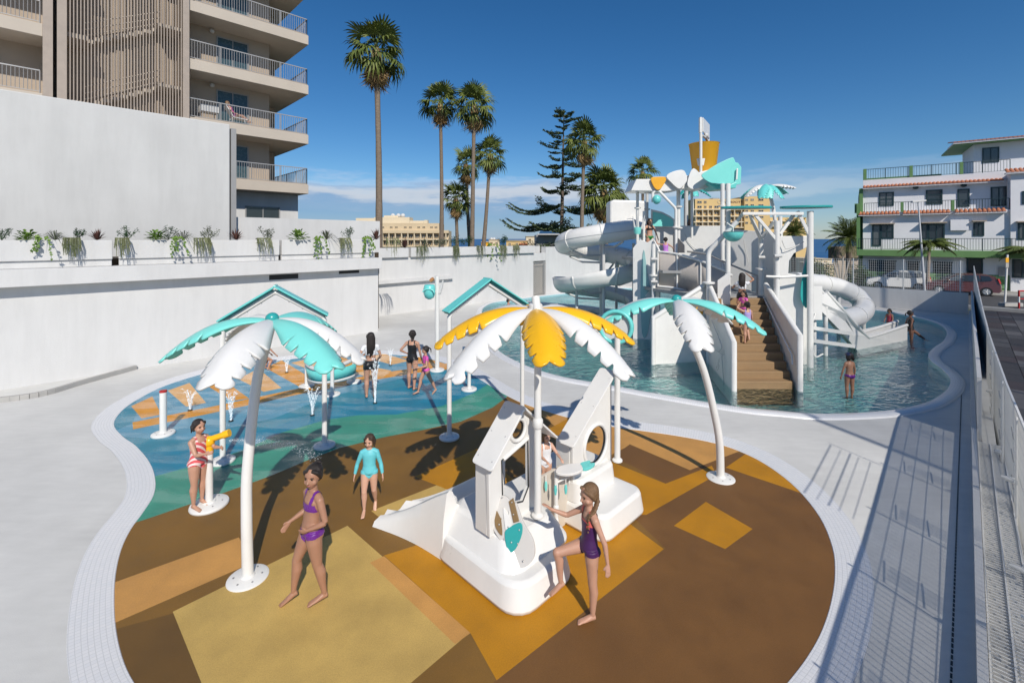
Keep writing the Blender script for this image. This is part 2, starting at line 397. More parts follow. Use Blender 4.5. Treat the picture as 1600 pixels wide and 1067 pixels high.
# water: clear body over the tinted floor, rippled surface
mw = bpy.data.materials.new('pool_water'); mw.use_nodes = True; t = mw.node_tree; t.nodes.clear()
o_ = N(t, 'ShaderNodeOutputMaterial'); tr = N(t, 'ShaderNodeBsdfTransparent'); tr.inputs[0].default_value = (0.90, 0.98, 0.98, 1)
gl = N(t, 'ShaderNodeBsdfGlossy'); gl.inputs['Roughness'].default_value = 0.03; gl.inputs[0].default_value = (0.95, 0.97, 1, 1)
fr = N(t, 'ShaderNodeFresnel'); fr.inputs[0].default_value = 1.33
c_ = N(t, 'ShaderNodeTexCoord'); w1 = N(t, 'ShaderNodeTexNoise', inp={'Scale': 2.2, 'Detail': 3.0, 'Distortion': 1.2}); w2 = N(t, 'ShaderNodeTexNoise', inp={'Scale': 7.5, 'Detail': 2.0, 'Distortion': 0.8})
mpw = N(t, 'ShaderNodeMapping'); mpw.inputs['Scale'].default_value = (1, 1.5, 1); mpw.inputs['Rotation'].default_value = (0, 0, 0.35)
L(t, c_.outputs['Object'], mpw.inputs[0]); L(t, mpw.outputs[0], w1.inputs['Vector']); L(t, mpw.outputs[0], w2.inputs['Vector'])
ma = N(t, 'ShaderNodeMath', operation='MULTIPLY_ADD'); ma.inputs[1].default_value = 0.4; L(t, w2.outputs[0], ma.inputs[0]); L(t, w1.outputs[0], ma.inputs[2])
bp = N(t, 'ShaderNodeBump', inp={'Strength': 0.62, 'Distance': 0.11}); am = N(t, 'ShaderNodeTexNoise', inp={'Scale': .35, 'Detail': 2.0}); L(t, c_.outputs['Object'], am.inputs['Vector']); amr = N(t, 'ShaderNodeMapRange', inp={'From Min': .35, 'From Max': .65, 'To Min': .35, 'To Max': 1.5}); L(t, am.outputs[0], amr.inputs[0])
mul = N(t, 'ShaderNodeMath', operation='MULTIPLY'); L(t, ma.outputs[0], mul.inputs[0]); L(t, amr.outputs[0], mul.inputs[1]); L(t, mul.outputs[0], bp.inputs['Height'])
L(t, bp.outputs[0], gl.inputs['Normal']); L(t, bp.outputs[0], fr.inputs['Normal'])
ms = N(t, 'ShaderNodeMixShader'); L(t, fr.outputs[0], ms.inputs[0]); L(t, tr.outputs[0], ms.inputs[1]); L(t, gl.outputs[0], ms.inputs[2]); L(t, ms.outputs[0], o_.inputs[0])
M['water'] = mw
struct(bm_obj(fill([offset_loop(pool_loop, -0.002)], -0.10), 'pool_water', mw))

# splash pad: coloured rubber cut along every colour edge, each face given its colour
def rubber(name, rgb, wet=False, k=0.86):
    c = tuple(x * k for x in srgb(*rgb))
    m = mat(name, c, 0.62 if not wet else 0.22, 0.14, 1.7, 0.35, 300)
    t = m.node_tree; b = t.nodes['Principled BSDF']; tc_ = N(t, 'ShaderNodeTexCoord'); gr_ = N(t, 'ShaderNodeTexNoise', inp={'Scale': 90.0, 'Detail': 4.0, 'Roughness': .9}); L(t, tc_.outputs['Object'], gr_.inputs['Vector'])
    g2 = N(t, 'ShaderNodeMapRange', inp={'From Min': .3, 'From Max': .7, 'To Min': .80, 'To Max': 1.20}); L(t, gr_.outputs[0], g2.inputs[0]); src = b.inputs['Base Color'].links[0].from_socket
    vm = N(t, 'ShaderNodeVectorMath', operation='SCALE'); L(t, src, vm.inputs[0]); L(t, g2.outputs[0], vm.inputs['Scale']); L(t, vm.outputs[0], b.inputs['Base Color'])
    if wet:
        t = m.node_tree; b = t.nodes['Principled BSDF']; c_ = N(t, 'ShaderNodeTexCoord')
        nz = N(t, 'ShaderNodeTexNoise', inp={'Scale': 1.1, 'Detail': 6.0, 'Distortion': 0.5}); mp = N(t, 'ShaderNodeMapping'); mp.inputs['Scale'].default_value = (0.7, 2.2, 1); L(t, c_.outputs['Object'], mp.inputs[0]); L(t, mp.outputs[0], nz.inputs['Vector'])
        mr = N(t, 'ShaderNodeMapRange', inp={'From Min': 0.44, 'From Max': 0.56, 'To Min': 0.04, 'To Max': 0.5}); L(t, nz.outputs[0], mr.inputs[0]); L(t, mr.outputs[0], b.inputs['Roughness'])
    return m
RC = [rubber('rubber_olive_brown', (130, 94, 36)), rubber('rubber_brown', (120, 82, 38)), rubber('rubber_sand', (202, 168, 94)), rubber('rubber_mustard', (190, 130, 2)),
      rubber('rubber_orange_tan', (204, 150, 80)), rubber('rubber_teal_green', (60, 150, 128), True), rubber('rubber_deep_blue', (0, 128, 160), True), rubber('rubber_mid_blue', (92, 155, 182), True),
      rubber('rubber_amber', (226, 152, 30), True), rubber('rubber_peach', (234, 182, 118), True), rubber('rubber_dark_olive', (108, 78, 32)), rubber('rubber_dark_brown', (108, 72, 32)), rubber('rubber_lagoon_blue', (40, 135, 160), True)]
big4 = G(270, 950) + G(733, 983) - G(543, 817)
def gp(*pts): return [G(*p).xy if isinstance(p, tuple) else p.xy for p in pts]
SHAPES = [
 (1, gp((520,1350),(775,1055),(900,960),(1040,852),(985,800),(1000,772),(1126,700),(1340,740),(1450,1350))),
 (10, gp((150,985),(280,950),(330,1090),(300,1180),(150,1180))),
 (5, gp((150,830),(225,808),(290,786),(350,766),(420,741),(480,716),(530,697),(600,680),(660,669),(720,656),(770,634),(800,612),(790,500),(120,560))),
 (6, gp((150,760),(236,742),(300,725),(380,700),(440,673),(510,653),(560,646),(620,645),(690,632),(740,612),(775,590),(790,500),(120,560))),
 (12, gp((150,712),(215,705),(290,700),(350,684),(430,664),(500,640),(560,622),(640,598),(700,580),(750,580),(700,500),(120,560))),
 (7, gp((195,680),(290,684),(350,668),(430,650),(500,622),(560,606),(640,586),(700,571),(700,540),(120,590),(150,650))),
 (12, gp((170,625),(212,622),(215,640),(207,658),(160,680))),
 (8, gp((207,657),(208,668),(330,643),(480,611),(600,589),(700,573),(698,566),(600,580),(480,602),(330,633))),
 (8, gp((205,632),(238,617),(252,645),(221,651))), (9, gp((262,608),(296,596),(322,627),(291,633))), (8, gp((318,597),(340,585),(389,620),(362,624))),
 (9, gp((372,590),(404,574),(440,604),(412,610))), (8, gp((415,573),(440,561),(505,600),(475,606))), (9, gp((455,565),(490,557),(525,575),(500,582))),
 (8, gp((500,560),(525,553),(600,580),(570,586))), (9, gp((552,582),(585,572),(612,577),(598,588))), (8, gp((625,556),(650,553),(715,572),(690,577))), (9, gp((570,556),(600,551),(640,562),(612,568))),
 (2, gp((270,950),(543,817),(733,983), big4)),
 (4, gp((578,874),(600,864),(735,983),(711,1000))),
 (3, gp((600,863),(648,848),(800,790),(960,796),(1037,853),(776,1056),(735,983))),
 (4, gp((150,915),(373,835),(397,873),(150,980))),
 (2, gp((580,794),(724,738),(800,800),(640,842))),
 (3, gp((648,741),(745,698),(810,752),(722,770))),
 (4, gp((778,606),(830,628),(1119,686),(1160,700),(1078,731),(985,692),(938,716),(850,650))),
 (3, gp((848,672),(890,650),(932,668),(880,692))),
 (1, gp((984,691),(1078,731),(1050,745),(955,712))),
 (3, gp((940,712),(1040,752),(1112,724),(1120,738),(1010,800),(950,800))),
 (1, gp((968,714),(1058,740),(1040,752))),
 (3, gp((1103,780),(1176,822),(1133,853),(1053,817))),
 (3, gp((1134,727),(1168,704),(1240,735),(1268,772))),
]
bm = fill([pad_loop], -0.035)
for mi, poly in SHAPES:
    n = len(poly)
    for i in range(n):
        a, b = poly[i], poly[(i + 1) % n]; d = b - a
        if d.length < 1e-4: continue
        # cut only the faces near this edge
        lo = (min(a.x, b.x) - .02, min(a.y, b.y) - .02); hi = (max(a.x, b.x) + .02, max(a.y, b.y) + .02)
        fs = [f for f in bm.faces if max(v.co.x for v in f.verts) >= lo[0] and min(v.co.x for v in f.verts) <= hi[0] and max(v.co.y for v in f.verts) >= lo[1] and min(v.co.y for v in f.verts) <= hi[1]]
        if not fs: continue
        geom = fs + list({e for f in fs for e in f.edges}) + list({v for f in fs for v in f.verts})
        bmesh.ops.bisect_plane(bm, geom=geom, dist=1e-5, plane_co=(a.x, a.y, 0), plane_no=(d.y, -d.x, 0))
for f in bm.faces:
    c = f.calc_center_median()
    for mi, poly in SHAPES:
        if in_poly(c.x, c.y, poly): f.material_index = mi
struct(bm_obj(bm, 'splash_pad', RC))
struct(ring('splash_pad_rim', pad_loop, rim_out, -0.036, 0.002, M['mosaic'], [(0.02, -0.028), (0.88, -0.002)]))

# channel drain slot beside the fence, and a second one at the far left under the wall
mb = MB()
for i in range(150):
    a = 4.0 + i * 0.085; mb.ab(a, a + 0.06, -0.108, -0.092, 0.003, 0.006)
struct(mb.build('drain', M['black']))

# terrain falling to the sea, the sea, street and pavers
def tz(x, y):
    d = max(0.0, (x + y) / R2 - 34); d2 = max(0.0, -(x - y) / R2 - 24)
    return -0.85 - 42 * (1 - exp(-max(d, d2 * 0.8) / 420.0)) - min(1, (max(d, d2)) / 30) * 1.5
mb = MB(); xs = [-900, -600, -400, -260, -160, -100, -60, -40, -25, -10, 0, 10, 20, 30, 40, 60, 90, 130, 200, 300, 450, 700, 1000]; ys = [-120, -60, -20, 0, 15, 25, 30, 35, 40, 48, 60, 80, 110, 150, 200, 280, 400, 550, 750]
M['earth'] = mat('dry_earth_and_scrub', (0.10, 0.09, 0.05), 0.95, 0.0, 0.15, 0.3, 3, col2=(0.05, 0.075, 0.025))
mb.grid([[(x, y, tz(x, y)) for x in xs] for y in ys])
o = mb.build('terrain', M['earth'], smooth=60, base=(0, 0, 0)); struct(o)
mb = MB(); mb.grid([[(x, y, -41.0) for x in (-30000, -3000, 0, 3000, 30000)] for y in (300, 1000, 5000, 55000)])
M['sea'] = mat('sea_water', (0.012, 0.075, 0.20), 0.35, 0.12, 0.004, 0.3, 0.15, spec=0.3)
struct(mb.build('sea', M['sea'], base=(0, 0, -41)))
# street: beyond the back wall, and the paved yard beside the fence
mb = MB(); mb.ab(39.0, 48.3, -9, 60, -0.30, -0.22); struct(mb.build('road', M['asphalt']))
mb = MB(); mb.ab(48.3, 52.5, -9, 60, -0.31, -0.10); struct(mb.build('pavement', M['kerb'], bevel=0.02))
mb = MB(); mb.ab(38.5, 39.0, -9, 60, -0.31, -0.10); struct(mb.build('kerb', M['kerb'], bevel=0.02))
yard = thing('paved_yard', None, None, AB(15, 6, -0.3)); struct(yard); yard['kind'] = 'structure'
mb = MB(); mb.ab(-12, 38.5, 0.55, 30, -0.40, -0.30); mb.build('paving_bed', M['asphalt'], yard)
PV = [mat('paver_%s' % w, c, 0.8, 0.12, 2.5, 0.25, 80) for w, c in (('slate', (0.035, 0.036, 0.045)), ('grey', (0.06, 0.062, 0.072)), ('plum', (0.045, 0.037, 0.045)), ('pale', (0.10, 0.10, 0.11)))]  # tones darkened to put the street's shade into the paver colour
pm = []
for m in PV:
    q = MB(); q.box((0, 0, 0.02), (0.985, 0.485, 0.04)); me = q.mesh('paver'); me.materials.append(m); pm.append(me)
rr = random.Random(3)
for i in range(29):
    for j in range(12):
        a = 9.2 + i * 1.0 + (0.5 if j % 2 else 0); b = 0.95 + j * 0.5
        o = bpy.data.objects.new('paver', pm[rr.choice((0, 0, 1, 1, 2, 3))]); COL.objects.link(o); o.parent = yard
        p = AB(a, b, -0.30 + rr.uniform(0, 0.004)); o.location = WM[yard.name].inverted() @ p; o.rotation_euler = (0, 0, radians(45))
# ------------------------------------------------------------------ walls of the site
BW = -17.6
w = thing('planter_wall', 'long white wall with overhanging ledge and planters behind the splash pad on the left', 'wall', AB(0, BW))
mb = MB(); mb.ab(-16, 9.6, BW - 0.5, BW, 0, 2.655); mb.build('wall', M['plaster'], w)
mb = MB(); mb.ab(-16, 9.6, BW - 0.5, BW + 0.34, 2.657, 3.10); mb.build('ledge', M['plaster'], w, bevel=0.012)
mb = MB(); mb.ab(-16, 9.9, BW - 3.2, BW - 0.5, 0, 3.3); mb.build('plant_bed', mat('planter_soil', (0.05, 0.035, 0.02), 0.95, 0.2, 5, 0.4, 30), w)
# planter boxes: separate lengths of parapet standing on the ledge, each slightly offset
for a0, a1, db in ((-16, 1.15, 0.10), (1.30, 5.75, 0.02), (5.85, 9.6, -0.04)):
    mb = MB(); mb.ab(a0, a1, BW - 0.45 + db, BW - 0.18 + db, 3.30, 3.85); mb.ab(a0 + 0.01, a1 - 0.01, BW - 0.45 + db, BW - 0.24 + db, 3.102, 3.298); mb.build('planter_box', M['plaster'], w, bevel=0.015)
mb = MB(); mb.ab(5.35, 6.35, BW + 0.001, BW + 0.004, 2.42, 2.60); mb.build('vent', M['black'], w)
mb = MB(); mb.ab(7.9, 8.75, BW + 0.001, BW + 0.004, 2.50, 2.62); mb.build('vent', M['black'], w)
# low stub of ramp kerb at the foot of the wall
mb = MB(); ramp = curve([G(-30, 632), G(60, 620), G(130, 600), G(212, 577)], 6)
for i in range(len(ramp) - 1): mb.beam(ramp[i] + V((0, 0, 0.06)), ramp[i + 1] + V((0, 0, 0.06)), 0.10, 0.12)
tag(mb.build('ramp_kerb', M['kerb'], merge=0.0), 'curved grey kerb on the deck at the foot of the white planter wall', 'kerb')

B2 = -20.95
w2 = thing('garden_wall', 'white garden wall with planters running back to the metal gate', 'wall', AB(16, B2))
mb = MB(); mb.ab(8.6, 23.0, B2 - 0.4, B2, 0, 2.9); mb.build('wall', M['plaster'], w2)
mb = MB(); mb.ab(9.61, 16, B2 + 0.001, B2 + 0.22, 1.62, 1.80); mb.build('ledge', M['plaster'], w2)
for a0, a1 in ((9.62, 13.1), (13.25, 18.2), (18.35, 21.4), (21.5, 23.0)):
    mb = MB(); mb.ab(a0, a1, B2 - 0.35, B2 + 0.16, 2.93, 3.42); mb.ab(a0 + .01, a1 - .01, B2 - 0.35, B2 + 0.04, 2.902, 2.93); mb.build('planter_box', M['plaster'], w2, bevel=0.012)
mb = MB(); mb.ab(9.7, 22.9, B2 - 2.5, B2 - 0.41, 0, 3.0); mb.build('plant_bed', bpy.data.materials['planter_soil'], w2)
w3 = tag(MB().ab(24.3, 33.3, B2 - 0.4, B2, 0, 3.32).build('side_wall', M['plaster']), 'plain white wall behind the spiral slide beside the metal gate', 'wall')
# pergola stub and gate
gt = thing('metal_gate', 'grey perforated metal gate standing open in the white garden wall', 'gate', AB(23.6, B2))
mb = MB()
for z in (0.12, 2.25): mb.beam(AB(23.06, B2, z), AB(24.2, B2, z), 0.05, 0.05)
for a in (23.06, 24.2): mb.beam(AB(a, B2, 0.05), AB(a, B2, 2.3), 0.05, 0.05)
mb.build('gate_frame', M['grey_metal'], gt)
mb = MB()
for i in range(14):
    for j in range(27):
        if (i + j) % 2: mb.ab(23.12 + i * 0.075, 23.19 + i * 0.075, B2 - 0.006, B2 + 0.006, 0.18 + j * 0.076, 0.25 + j * 0.076)
o = mb.build('gate_mesh', M['grey_metal'], gt); o['kind'] = 'stuff'
mb = MB(); mb.ab(23.0, 24.3, B2 - 0.35, B2 - 0.3, 0, 2.35); mb.build('gate_backing', M['beige_board'], gt)
mb = MB(); mb.ab(23.0, 24.3, B2 - 0.4, B2 - 0.02, 2.36, 2.9); mb.build('lintel', M['plaster'], gt)
mb = MB(); mb.ab(22.6, 24.25, B2 - 1.8, B2 - 0.5, 2.9, 3.38); tag(mb.build('roof_box', M['plaster_grey']), 'small grey box on the wall above the metal gate', 'roof box')

# upper block
ub = tag(MB().ab(-16, 4.75, -30, -20.25, 2.5, 8.33).build('blank_wall_block', M['plaster_grey'], bevel=0.03), 'tall blank pale grey wall block above the planters on the left', 'building')
mb = MB(); mb.ab(4.80, 4.98, -28, -20.28, 2.5, 8.2); tag(mb.build('dark_gap_panel', M['grey_metal']), 'narrow dark vertical panel at the right end of the blank wall', 'panel')
tag(MB().ab(4.99, 11.3, -20.8, -20.55, 2.5, 4.76).build('terrace_parapet', M['plaster']), 'low white terrace parapet behind the planters below the hotel', 'parapet')

# back wall with mesh fence on top
bw = tag(MB().ab(33.1, 33.35, -20.9, 0.05, -0.3, 1.10).build('back_wall', M['plaster']), 'low white boundary wall along the far end of the pool', 'wall')
mf = thing('mesh_fence', 'white wire mesh fence on top of the low wall behind the pool', 'fence', AB(33.2, -8, 1.1))
for i in range(10):
    b = -20.5 + i * 2.25; mb = MB(); mb.beam(AB(33.22, b, 1.08), AB(33.22, b, 2.75), 0.05, 0.05); mb.build('post', M['post'], mf)
mb = MB()
b = -20.5
while b < -0.1:
    mb.beam(AB(33.18, b, 1.15), AB(33.18, b, 2.7), 0.007, 0.007); b += 0.09
for k in range(12):
    z = 1.16 + k * 0.14; mb.beam(AB(33.185, -20.5, z), AB(33.185, -0.1, z), 0.008, 0.008)
o = mb.build('wire_mesh', M['post'], mf, recalc=False); o['kind'] = 'stuff'

# fence on the right: low kerb wall, solid tall length, then cantilevered mesh panels over a grating
tag(MB().ab(-6, 33.1, 0.06, 0.13, -0.3, 0.22).build('kerb_wall', M['plaster']), 'low white kerb wall at the right edge of the deck', 'wall')
tall = thing('fence_wall', 'tall slim white wall closing the far right of the deck', 'wall', AB(22, 0.2))
mb = MB(); mb.ab(12.6, 33.4, 0.135, 0.20, -0.3, 1.22); mb.build('wall', M['plaster'], tall)
mb = MB()
tp = [(34.5, 2.45), (30, 2.05), (26, 1.75), (22, 1.5), (18.5, 1.38)]
for i in range(len(tp) - 1):
    (a0, h0), (a1, h1) = tp[i], tp[i + 1]
    k0, k1 = 0.24 + (34.5 - a0) * 0.010, 0.24 + (34.5 - a1) * 0.010
    mb.extrude([AB(a0, k0, -0.3), AB(a1, k1, -0.3), AB(a1, k1, h1), AB(a0, k0, h0)], AB(0, 0.03))
mb.build('board', M['post'], tall)
def half_clear(name, col, k):
    m = bpy.data.materials.new(name); m.use_nodes = True; t = m.node_tree; b = t.nodes['Principled BSDF']; b.inputs['Base Color'].default_value = (*col, 1); b.inputs['Roughness'].default_value = .6
    tr = N(t, 'ShaderNodeBsdfTransparent'); mxs = N(t, 'ShaderNodeMixShader'); mxs.inputs[0].default_value = k; o_ = t.nodes['Material Output']
    L(t, tr.outputs[0], mxs.inputs[1]); L(t, b.outputs[0], mxs.inputs[2]); L(t, mxs.outputs[0], o_.inputs[0]); return m
M['fence_sheet'] = half_clear('pale_half_shade_sheet', (0.80, 0.80, 0.77), .40)  # see-through and backlit glow added so the fence only half shades the deck
t = M['fence_sheet'].node_tree; b = t.nodes['Principled BSDF']; tl_ = N(t, 'ShaderNodeBsdfTranslucent'); tl_.inputs[0].default_value = (.95, .94, .90, 1); ad_ = N(t, 'ShaderNodeMixShader'); ad_.inputs[0].default_value = .72; ms_ = [n for n in t.nodes if n.type == 'MIX_SHADER' and n is not ad_][0]; L(t, b.outputs[0], ad_.inputs[1]); L(t, tl_.outputs[0], ad_.inputs[2]); L(t, ad_.outputs[0], ms_.inputs[2])
M['fence_plate'] = half_clear('near_clear_plate', (.85, .85, .83), .15)  # kept almost clear so the plates barely darken the deck
fn = thing('railing_fence', 'white cantilevered mesh fence with struts along the street on the right', 'fence', AB(8, 0.4))
FP = [(18.5, 0.40), (14.6, 0.44), (11.6, 0.48), (9.4, 0.53), (7.6, 0.57), (6.0, 0.60), (4.2, 0.62), (2.2, 0.63), (0, 0.63), (-4, 0.63)]
slat_m = None
for i in range(len(FP) - 1):
    (a0, b0), (a1, b1) = FP[i], FP[i + 1]
    p0, p1 = AB(a0, b0), AB(a1, b1); top = 1.40; bot = -0.28
    pn = MB()
    for z in (bot, 0.55, top):
        pn = MB(); pn.beam(p0 + V((0, 0, z)), p1 + V((0, 0, z)), 0.025, 0.014 if z < top else 0.03); pn.build('rail', M['post'], fn)
    sh = MB(); sh.extrude([p0 + V((0, 0, bot)), p1 + V((0, 0, bot)), p1 + V((0, 0, top)), p0 + V((0, 0, top))], AB(0, 0.004)); sh.build('sheet', M['fence_sheet'], fn)
    mb = MB(); d = (p1 - p0); n = max(2, int(d.length / 0.09))
    for k in range(n):
        q = p0 + d * ((k + 0.5) / n); mb.beam(q + AB(0, -.012) + V((0, 0, bot)), q + AB(0, -.012) + V((0, 0, top)), 0.006, 0.006)
    nk = int((top - bot) / 0.16)
    for k in range(nk):
        z = bot + 0.08 + k * 0.16; mb.beam(p0 + V((0, 0, z)) + AB(0, 0.02), p1 + V((0, 0, z)) + AB(0, 0.02), 0.006, 0.006)
    o = mb.build('wire_panel', M['post'], fn, recalc=False); o['kind'] = 'stuff'
    if i < 8:
        mb = MB(); off = AB(0, -0.045)
        mb.beam(p1 + off + V((0, 0, -0.3)), p1 + off + V((0, 0, 1.43)), 0.022, 0.018, up=AB(1, 0)); mb.build('post', M['post'], fn, bevel=0.006)
        # bracket plate behind the post, rung rods and the conical strut towards the kerb
        mb = MB(); pl = p1 + AB(0.30, -0.05)
        mb.beam(pl + V((0, 0, -0.3)), pl + V((0, 0, 1.1)), 0.30, 0.006, up=AB(0, 1)); mb.build('plate', M['fence_plate'], fn)
        for z in (0.5,) if i % 2 == 0 else (0.15,):
            mb = MB(); mb.tube([p1 + AB(0.1, -0.06, z), p1 + AB(0.11, -0.13, z + 0.01), AB(a1 + 0.12, 0.34, z + 0.02)], [0.045, 0.034, 0.016], 10); mb.build('strut', M['post'], fn, smooth=40)
        for z in (0.02, 0.4, 0.78, 1.1):
            mb = MB(); mb.tube([p1 + AB(0.07, -0.07, z), p1 + AB(0.5, -0.07, z + 0.04)], 0.007, 6); mb.build('rod', M['grey_metal'], fn)
# unseen wires added above the fence for their thin shadows on the deck
for z, b in ((1.62, 0.62), (1.78, .62), (1.90, 0.62), (2.04, 0.62), (2.20, .62)):
    mb = MB(); mb.tube([AB(9.2, b - 0.05, z), AB(7.0, b + 0.02, z)], 0.008 if z in (1.90, 2.20) else 0.004, 6)
    mb.build('shadow_wire', M['steel'], fn)
for a in (9.25,):
    mb = MB(); mb.tube([AB(a, 0.6, 1.38), AB(a, 0.58, 2.26)], 0.007, 6); mb.build('shadow_wire_post', M['steel'], fn)
gr = thing('grating', 'white bar grating between the kerb wall and the mesh fence', 'grating', AB(8, 0.35, 0.0))
mb = MB(); mb.ab(-4, 12.55, 0.14, 0.50, -0.10, -0.06); mb.ab(12.62, 33, 0.21, 0.40, -0.10, -0.06); o = mb.build('tray', M['plaster_grey'], gr); o['kind'] = 'stuff'
mb = MB(); a = 2.0
while a < 12.55: mb.beam(AB(a, 0.15, 0.0), AB(a, 0.47, 0.0), 0.018, 0.03); a += 0.055
for b in (0.15, 0.31, 0.47): mb.beam(AB(1.5, b, 0.012), AB(12.45, b, 0.012), 0.015, 0.04)
o = mb.build('grating_bars', M['post'], gr, recalc=False); o['kind'] = 'stuff'
# see-through netting added out of frame on the right: it half shades the right of the pool
nb = thing('added_shade_net', 'tall unseen netting added outside the frame on the right to half shade the pool', 'netting', (24, 5, 0))
E0 = V((11.1, -3.4, 0)); U = V((0.53, 0.85, 0)).normalized()
for z0, z1 in ((-.4, 12.0),):
    mb = MB(); mb.add([E0 + V((0, 0, z0)), E0 + U * 34 + V((0, 0, z0)), E0 + U * 34 + V((0, 0, z1)), E0 + V((0, 0, z1))], [(0, 1, 2, 3)]); mb.build('net', half_clear('half_shade_net', (.6, .6, .6), .36), nb, recalc=False)
for i in range(8): mb = MB(); p = E0 + U * (34 * i / 7) + V((.1, 0, 0)); mb.tube([p + V((0, 0, -.4)), p + V((0, 0, 12.1))], .06, 8); mb.build('shade_net_post', M['grey_metal'], nb)
# ------------------------------------------------------------------ hotel tower on the left
M['hotel'] = mat('beige_render', (0.50, 0.44, 0.37), 0.85, 0.05, 0.8, 0.15, 40)
M['hotel_wall'] = mat('taupe_render', (0.40, 0.33, 0.26), 0.85, 0.06, 0.8, 0.15, 40)
M['slat'] = mat('taupe_metal_slat', (0.36, 0.30, 0.25), 0.45, 0.06, 3)
M['soffit'] = mat('soffit_paint', (0.60, 0.56, 0.50), 0.8, 0.04, 1)
M['curtain'] = mat('teal_blind', (0.045, 0.085, 0.10), 0.25, 0.15, 6)
BH = -27.22
ht = thing('hotel_tower', 'tall beige hotel with balconies and vertical slat screen on the left', 'hotel', AB(5, BH - 3))
FL = [7.04 + 2.9 * k for k in range(6)]
mb = MB(); mb.ab(-14, 8.77, -46, -28.83, 6.51, 24); mb.build('wall', M['hotel_wall'], ht)
mb = MB(); mb.ab(-14, 10.2, -46, -28.3, 0, 6.50); mb.build('ground_storey', M['plaster'], ht)
def window(parent, p0, du, w, h, nrm, frame=0.05, mull=1, depth=0.06, glass=None, fm=None, bars=0, sill=False, rows=1):
    """window at lower-left corner p0, width along du, proud of the wall along nrm"""
    du = V(du).normalized(); nrm = V(nrm).normalized(); zz = V((0, 0, 1)); fm = fm or M['grey_metal']
    mb = MB(); c = p0 + nrm * 0.02
    mb.beam(c, c + zz * h, frame, depth, up=nrm); mb.beam(c + du * w, c + du * w + zz * h, frame, depth, up=nrm)
    mb.beam(c - du * frame / 2, c + du * (w + frame / 2), frame, depth, up=nrm); mb.beam(c + zz * h - du * frame / 2, c + zz * h + du * (w + frame / 2), frame, depth, up=nrm)
    for i in range(1, mull + 1):
        q = c + du * (w * i / (mull + 1)); mb.beam(q, q + zz * h, frame * 0.7, depth * 0.8, up=nrm)
    for i in range(1, rows):
        q = c + zz * (h * i / rows); mb.beam(q, q + du * w, frame * 0.7, depth * 0.8, up=nrm)
    f = mb.build('window', fm, parent)
    q = p0 + nrm * 0.012; mb = MB(); mb.extrude([q, q + du * w, q + du * w + zz * h, q + zz * h], nrm * 0.008)
    g = mb.build('pane', glass or M['glass'], f)
    if bars:
        mb = MB(); n = int(w / bars)
        for i in range(1, n): mb.beam(c + du * (w * i / n) + nrm * 0.06, c + du * (w * i / n) + nrm * 0.06 + zz * h, 0.02, 0.02, up=nrm)
        for k in (0.2, 0.5, 0.8): mb.beam(c + nrm * 0.06 + zz * h * k, c + nrm * 0.06 + zz * h * k + du * w, 0.025, 0.02, up=nrm)
        o = mb.build('window_bars', fm, f); o['kind'] = 'stuff'
    return f
def railing(parent, pts, h=0.95, step=0.115, m=None, name='railing', rr=0.022, br=0.008):
    m = m or M['steel']; pts = [V(p) for p in pts]; mb = MB()
    for a, b in zip(pts[:-1], pts[1:]):
        mb.beam(a + V((0, 0, h)), b + V((0, 0, h)), rr * 2, rr * 2); mb.beam(a + V((0, 0, 0.08)), b + V((0, 0, 0.08)), 0.025, 0.025)
        n = max(1, round((b - a).length / 1.5))
        for i in range(n + 1): q = a.lerp(b, i / n); mb.beam(q, q + V((0, 0, h)), 0.035, 0.035)
    r = mb.build(name, m, parent)
    mb = MB()
    for a, b in zip(pts[:-1], pts[1:]):
        n = int((b - a).length / step)
        for i in range(1, n): q = a.lerp(b, i / n); mb.beam(q + V((0, 0, 0.09)), q + V((0, 0, h - 0.02)), br * 2, br * 2)
    o = mb.build('baluster', m, r); o['kind'] = 'stuff'
    return r
M['rail_grey'] = mat('galvanised_rail', (0.42, 0.41, 0.40), 0.45, 0.05, metal=0.4)
hn = AB(0, 1); hu = AB(1, 0)
for k, z in enumerate(FL):
    a0 = 4.52
    mb = MB(); mb.ab(a0, 10.4, -34, BH, z - 0.53, z); sl = mb.build('balcony_slab', M['hotel'], ht, bevel=0.015)
    mb = MB(); mb.ab(a0 + 0.35, 10.36, -33.9, BH - 0.04, z - 0.10 + 0.104, z + 0.05); mb.build('balcony_floor', M['hotel_wall'], sl)
    if z < 19: railing(sl, [AB(a0, BH - 0.07, z), AB(10.33, BH - 0.07, z), AB(10.33, -33.9, z)], m=M['rail_grey'])
    if k < 5:
        window(ht, AB(6.15, -28.83, z + 0.03), hu, 1.5, 2.0, hn, 0.06, 1, glass=M['curtain'])
        mb = MB(); c = AB(5.9, -28.7, z + 2.2); mb.ball(c, 0.12); mb.tube([c, c + AB(0, -0.13)], 0.05, 8); mb.build('wall_lamp', M['plaster_grey'], ht, smooth=60)
        mb = MB(); mb.ab(8.78, 9.9, -33, -31.5, z, z + 2.36); mb.build('side_wall', M['hotel_wall'], ht)
        # left wing
    mb = MB(); mb.ab(-14, -0.42, -28.9, BH, z - 0.53, z); sl2 = mb.build('balcony_slab', M['hotel'], ht, bevel=0.015)
    if z < 19: railing(sl2, [AB(-9, BH - 0.07, z), AB(-0.5, BH - 0.07, z)], m=M['rail_grey'])
    if k < 5:
        window(ht, AB(-3.4, -28.83, z + 0.03), hu, 1.6, 2.0, hn, 0.06, 1, glass=M['curtain'])
        window(ht, AB(-7.4, -28.83, z + 0.03), hu, 1.6, 2.0, hn, 0.06, 1, glass=M['curtain'])
mb = MB(); mb.ab(-0.42, -0.12, -28.9, BH + 0.06, 0, 24); mb.build('column', M['slat'], ht)
